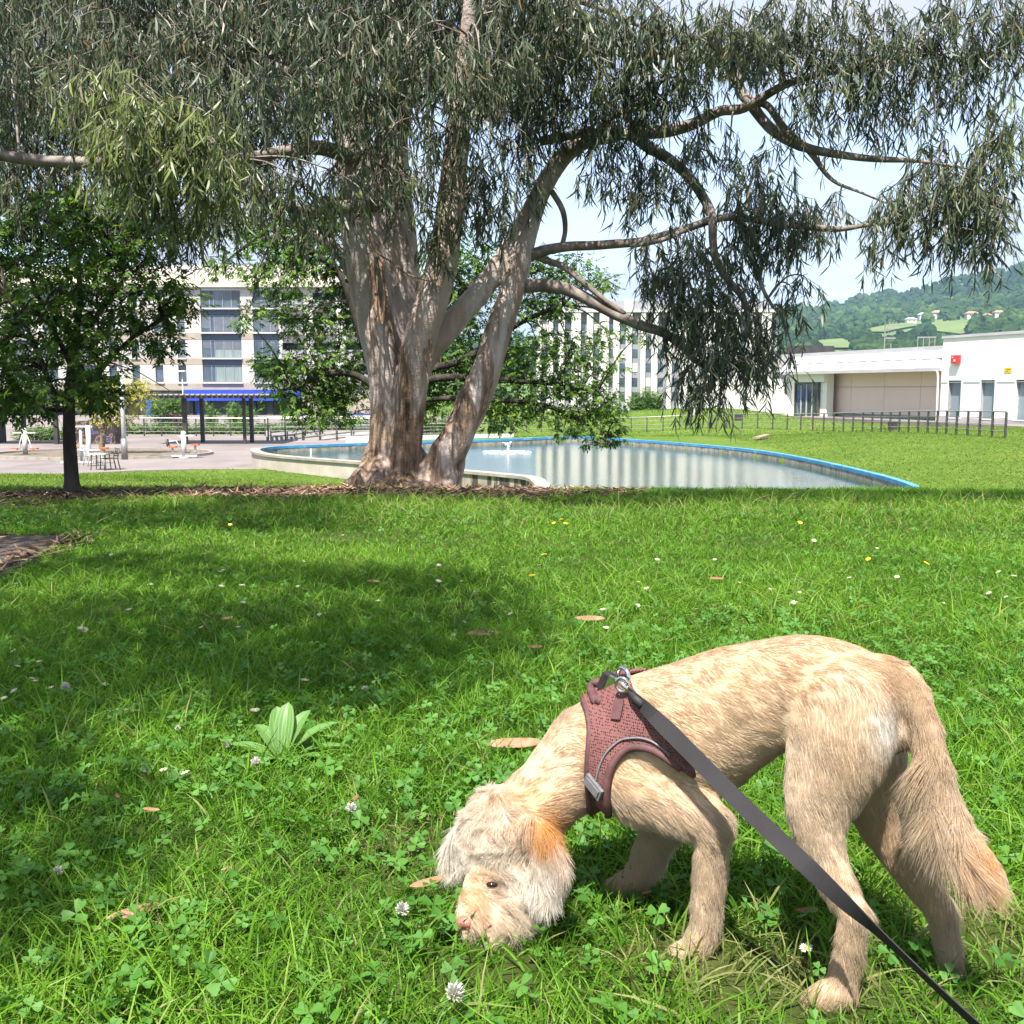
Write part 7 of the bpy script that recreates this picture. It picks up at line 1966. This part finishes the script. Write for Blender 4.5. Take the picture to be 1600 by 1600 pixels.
# dead leaves
M_DEAD = surf('dead_leaf_tan', (0.22, 0.115, 0.06), (0.32, 0.19, 0.11), 40, 0.7, 0.3, 120, stretch=(1, 1, 1))
M_DEADR = surf('dead_leaf_russet', (0.20, 0.075, 0.04), (0.28, 0.12, 0.07), 40, 0.7, 0.3, 120)
def dead_leaf(u, v, wpx, ang, label, mt, z=0.045, arch=0.25, wd=0.2):
    g = G(u, v, z); L = wpx / FPX * g[1] * 1.02; n = 10
    tt = np.linspace(-.5, .5, n); hw = wd * 0.5 * L * np.sqrt(np.clip(1 - (2 * np.abs(tt)) ** 2.2, 0.004, 1))
    ca_, sa_ = math.cos(ang), math.sin(ang)
    V = []
    for k in range(n):
        cx = tt[k] * L; cz_ = arch * L * (0.25 - tt[k] ** 2); sick = 0.25 * L * (tt[k] ** 2)
        for (o_, zz_) in ((-1, .35), (0, 0), (1, .35)):
            for th in (0, .0012):
                lx, ly, lz = cx, o_ * hw[k] + sick, cz_ + zz_ * hw[k] + th
                ly, lz = ly * .8 - lz * .6, ly * .6 + lz * .8
                V.append((g[0] + lx * ca_ - ly * sa_, g[1] + lx * sa_ + ly * ca_, max(0.004, g[2] + lz)))
    V = np.array(V); F = []
    for k in range(n - 1):
        a_ = k * 6; b_ = a_ + 6
        F += [[a_, a_+2, b_+2, b_], [a_+2, a_+4, b_+4, b_+2], [a_+1, b_+1, b_+3, a_+3], [a_+3, b_+3, b_+5, a_+5], [a_, b_, b_+1, a_+1], [a_+4, a_+5, b_+5, b_+4]]
    return single('dead_leaf', Acc().add(V, F), mt, label, 'leaf', group='dead leaves on the lawn', smooth=True)
for (u, v, w, an, lab, mt) in [(755,992,52,.05,'tan dead eucalyptus leaf in the shade edge above the dog head, left of two',M_DEAD),(921,969,50,0.0,'tan dead leaf above the harness, highest of the three behind the dog',M_DEAD),(836,1012,26,.1,'small dead leaf between the two larger tan leaves behind the dog',M_DEAD),(804,1166,92,.12,'long thin tan leaf just above the dog neck',M_DEAD),(668,1381,62,.55,'curved orange-tan leaf touching the left side of the dog face',M_DEAD),(210,1428,85,.6,'curled orange bark-like leaf in the lower left lawn',M_DEAD),(583,909,22,-.4,'pale crumpled leaf in the shaded lawn under the trunk',M_DEAD),(544,1037,15,.3,'small russet leaf in the middle of the shaded lawn',M_DEADR),(184,1244,24,-1.0,'narrow brown leaf in the left lawn below the shade',M_DEADR),(236,1266,30,-.2,'broken yellow-brown leaf right of the narrow brown leaf',M_DEAD),(553,1250,30,1.2,'upright brown leaf behind a clover head',M_DEADR),(352,1358,18,.9,'short brown leaf above the lower left clover patch',M_DEAD),(1120,905,22,-.2,'pale brown leaf in the far sunlit lawn above the dog back',M_DEADR),(1262,1424,40,.1,'brown leaf in the shade between the dog legs',M_DEADR),(355,967,22,.8,'straw-coloured leaf standing in the shaded lawn',M_DEAD),(1010,1395,20,.4,'small pinkish leaf under the dog chest',M_DEADR)]:
    dead_leaf(u, v, w, an, lab, mt)

# broad-leaved plantain
M_PLANT, t, b = nodes_of('plantain_leaf')
_w = N(t, 'ShaderNodeTexWave', Scale=1.0, Distortion=0.6); _w.bands_direction = 'X'
_uvn = N(t, 'ShaderNodeAttribute', attribute_name='col'); _sp = N(t, 'ShaderNodeSeparateColor'); t.links.new(_uvn.outputs['Color'], _sp.inputs['Color'])
_mul = N(t, 'ShaderNodeMath', operation='MULTIPLY'); t.links.new(_sp.outputs[0], _mul.inputs[0]); _mul.inputs[1].default_value = 36.0
_sin = N(t, 'ShaderNodeMath', operation='SINE'); t.links.new(_mul.outputs[0], _sin.inputs[0])
t.links.new(ramp(t, _sin.outputs[0], [(0.0, (0.10, 0.21, 0.045)), (0.75, (0.12, 0.24, 0.06)), (0.95, (0.19, 0.31, 0.11))]), b.inputs['Base Color']); b.inputs['Roughness'].default_value = 0.45
_tr = N(t, 'ShaderNodeBsdfTranslucent'); _tr.inputs['Color'].default_value = (0.22, 0.38, 0.08, 1); _mxs = N(t, 'ShaderNodeMixShader'); _mxs.inputs[0].default_value = 0.3
t.links.new(b.outputs[0], _mxs.inputs[1]); t.links.new(_tr.outputs[0], _mxs.inputs[2]); t.links.new(_mxs.outputs[0], t.nodes['Material Output'].inputs['Surface'])
pc_ = G(440, 1193, 0.0)
pla = thing('plantain_plant', 'broad-leaved plantain rosette with pale ribbed leaves in the left lawn', 'plant', pc_)
for (az, el, L, w) in [(a_0, e_0 + .08, l_0 * 1.45, w_0 * 1.35) for (a_0, e_0, l_0, w_0) in [(2.9,.45,.15,.035),(2.4,.8,.14,.04),(1.9,1.1,.17,.045),(1.5,1.15,.18,.045),(1.0,.95,.17,.04),(.5,.7,.18,.035),(.2,.4,.17,.03),(3.4,.4,.11,.03),(4.2,.5,.10,.03),(5.4,.5,.10,.03),(-.15,.35,.13,.028),(2.1,.65,.13,.035)]]:
    d = np.array([math.cos(az) * math.cos(el), math.sin(az) * math.cos(el), math.sin(el)]); s_ = nrm(np.cross(d, [0, 0, 1.0])); up_ = np.cross(s_, d)
    n = 9; V = []; C = []; F = []
    for k in range(n):
        t_ = k / (n - 1); wv = w * (0.18 + 0.82 * math.sin(math.pi * min(1, t_ * 0.93 + 0.05)) ** 0.9) if k < n - 1 else 0.002
        c = pc_ + d * L * t_ - np.array([0, 0, 1]) * 0.35 * L * t_ ** 2 + [0, 0, 0.005]
        for j in range(7):
            q_ = j / 3 - 1; V.append(c + s_ * wv * q_ * 0.5 + up_ * wv * 0.18 * abs(q_)); C.append((j / 6, t_, 0, 1))
    for k in range(n - 1):
        for j in range(6): F.append([k*7+j, k*7+j+1, (k+1)*7+j+1, (k+1)*7+j])
    mk('leaf', Acc().add(V, F, C), M_PLANT, pla, smooth=True)

# bark and leaf litter round the big tree, and along the tarmac patch
n = 5200
x = np.concatenate([R.normal(-1.5, 1.9, n), R.normal(-4.3, 1.5, n // 3), R.uniform(-7, -3, 260), R.normal(-3.15, .06, 260)]); y = np.concatenate([R.normal(11.3, .65, n), R.normal(10.45, .4, n // 3), R.uniform(5.3, 7.8, 260), R.uniform(5.5, 7.6, 260)])
k = (dirt_mask(x, y) > 0.25 * R.random(len(x)) + .2) | (y < 8); x, y = x[k], y[k]; n = len(x)
z = height(x, y) + 0.012; az = R.random(n) * 6.283
d = np.stack([np.cos(az), np.sin(az), R.normal(0.05, .12, n)], 1); sd = nrm(np.stack([-np.sin(az), np.cos(az), R.normal(0, .5, n)], 1))
V, F, C = strips(np.stack([x, y, z], 1), nrm(d), sd, R.uniform(.06, .22, n), R.uniform(.008, .026, n), 2, [.7, 1, 0], np.tile([0, 0, .12], (n, 1)))
M_LIT = leaf_mat('bark_litter', [(0.0, (0.07, 0.04, 0.025)), (0.5, (0.17, 0.105, 0.07)), (0.9, (0.32, 0.22, 0.15)), (1.0, (0.40, 0.31, 0.22))], (0.3, 0.2, 0.12), 0.05, 0.85, 0.15)
o = mk('bark_litter', Acc().add(V, F, C), M_LIT, kind='stuff'); tag(o, 'brown bark strips and dead leaves scattered under the eucalyptus', 'litter')

# ================================================================= HAZE: the air itself, one closed box round everything
hz = Acc(); hz.bx(-5200, 5200, -4600, 5200, -9.0, 300.0)
M_HAZE = bpy.data.materials.new('haze_air'); M_HAZE.use_nodes = True
t = M_HAZE.node_tree
t.nodes.remove(t.nodes['Principled BSDF'])
pv = t.nodes.new('ShaderNodeVolumePrincipled')
pv.inputs['Color'].default_value = (0.45, 0.70, 1.0, 1)
pv.inputs['Density'].default_value = 0.00015
pv.inputs['Anisotropy'].default_value = 0.0
t.links.new(pv.outputs[0], t.nodes['Material Output'].inputs['Volume'])
mk('haze', hz, M_HAZE, kind='stuff')
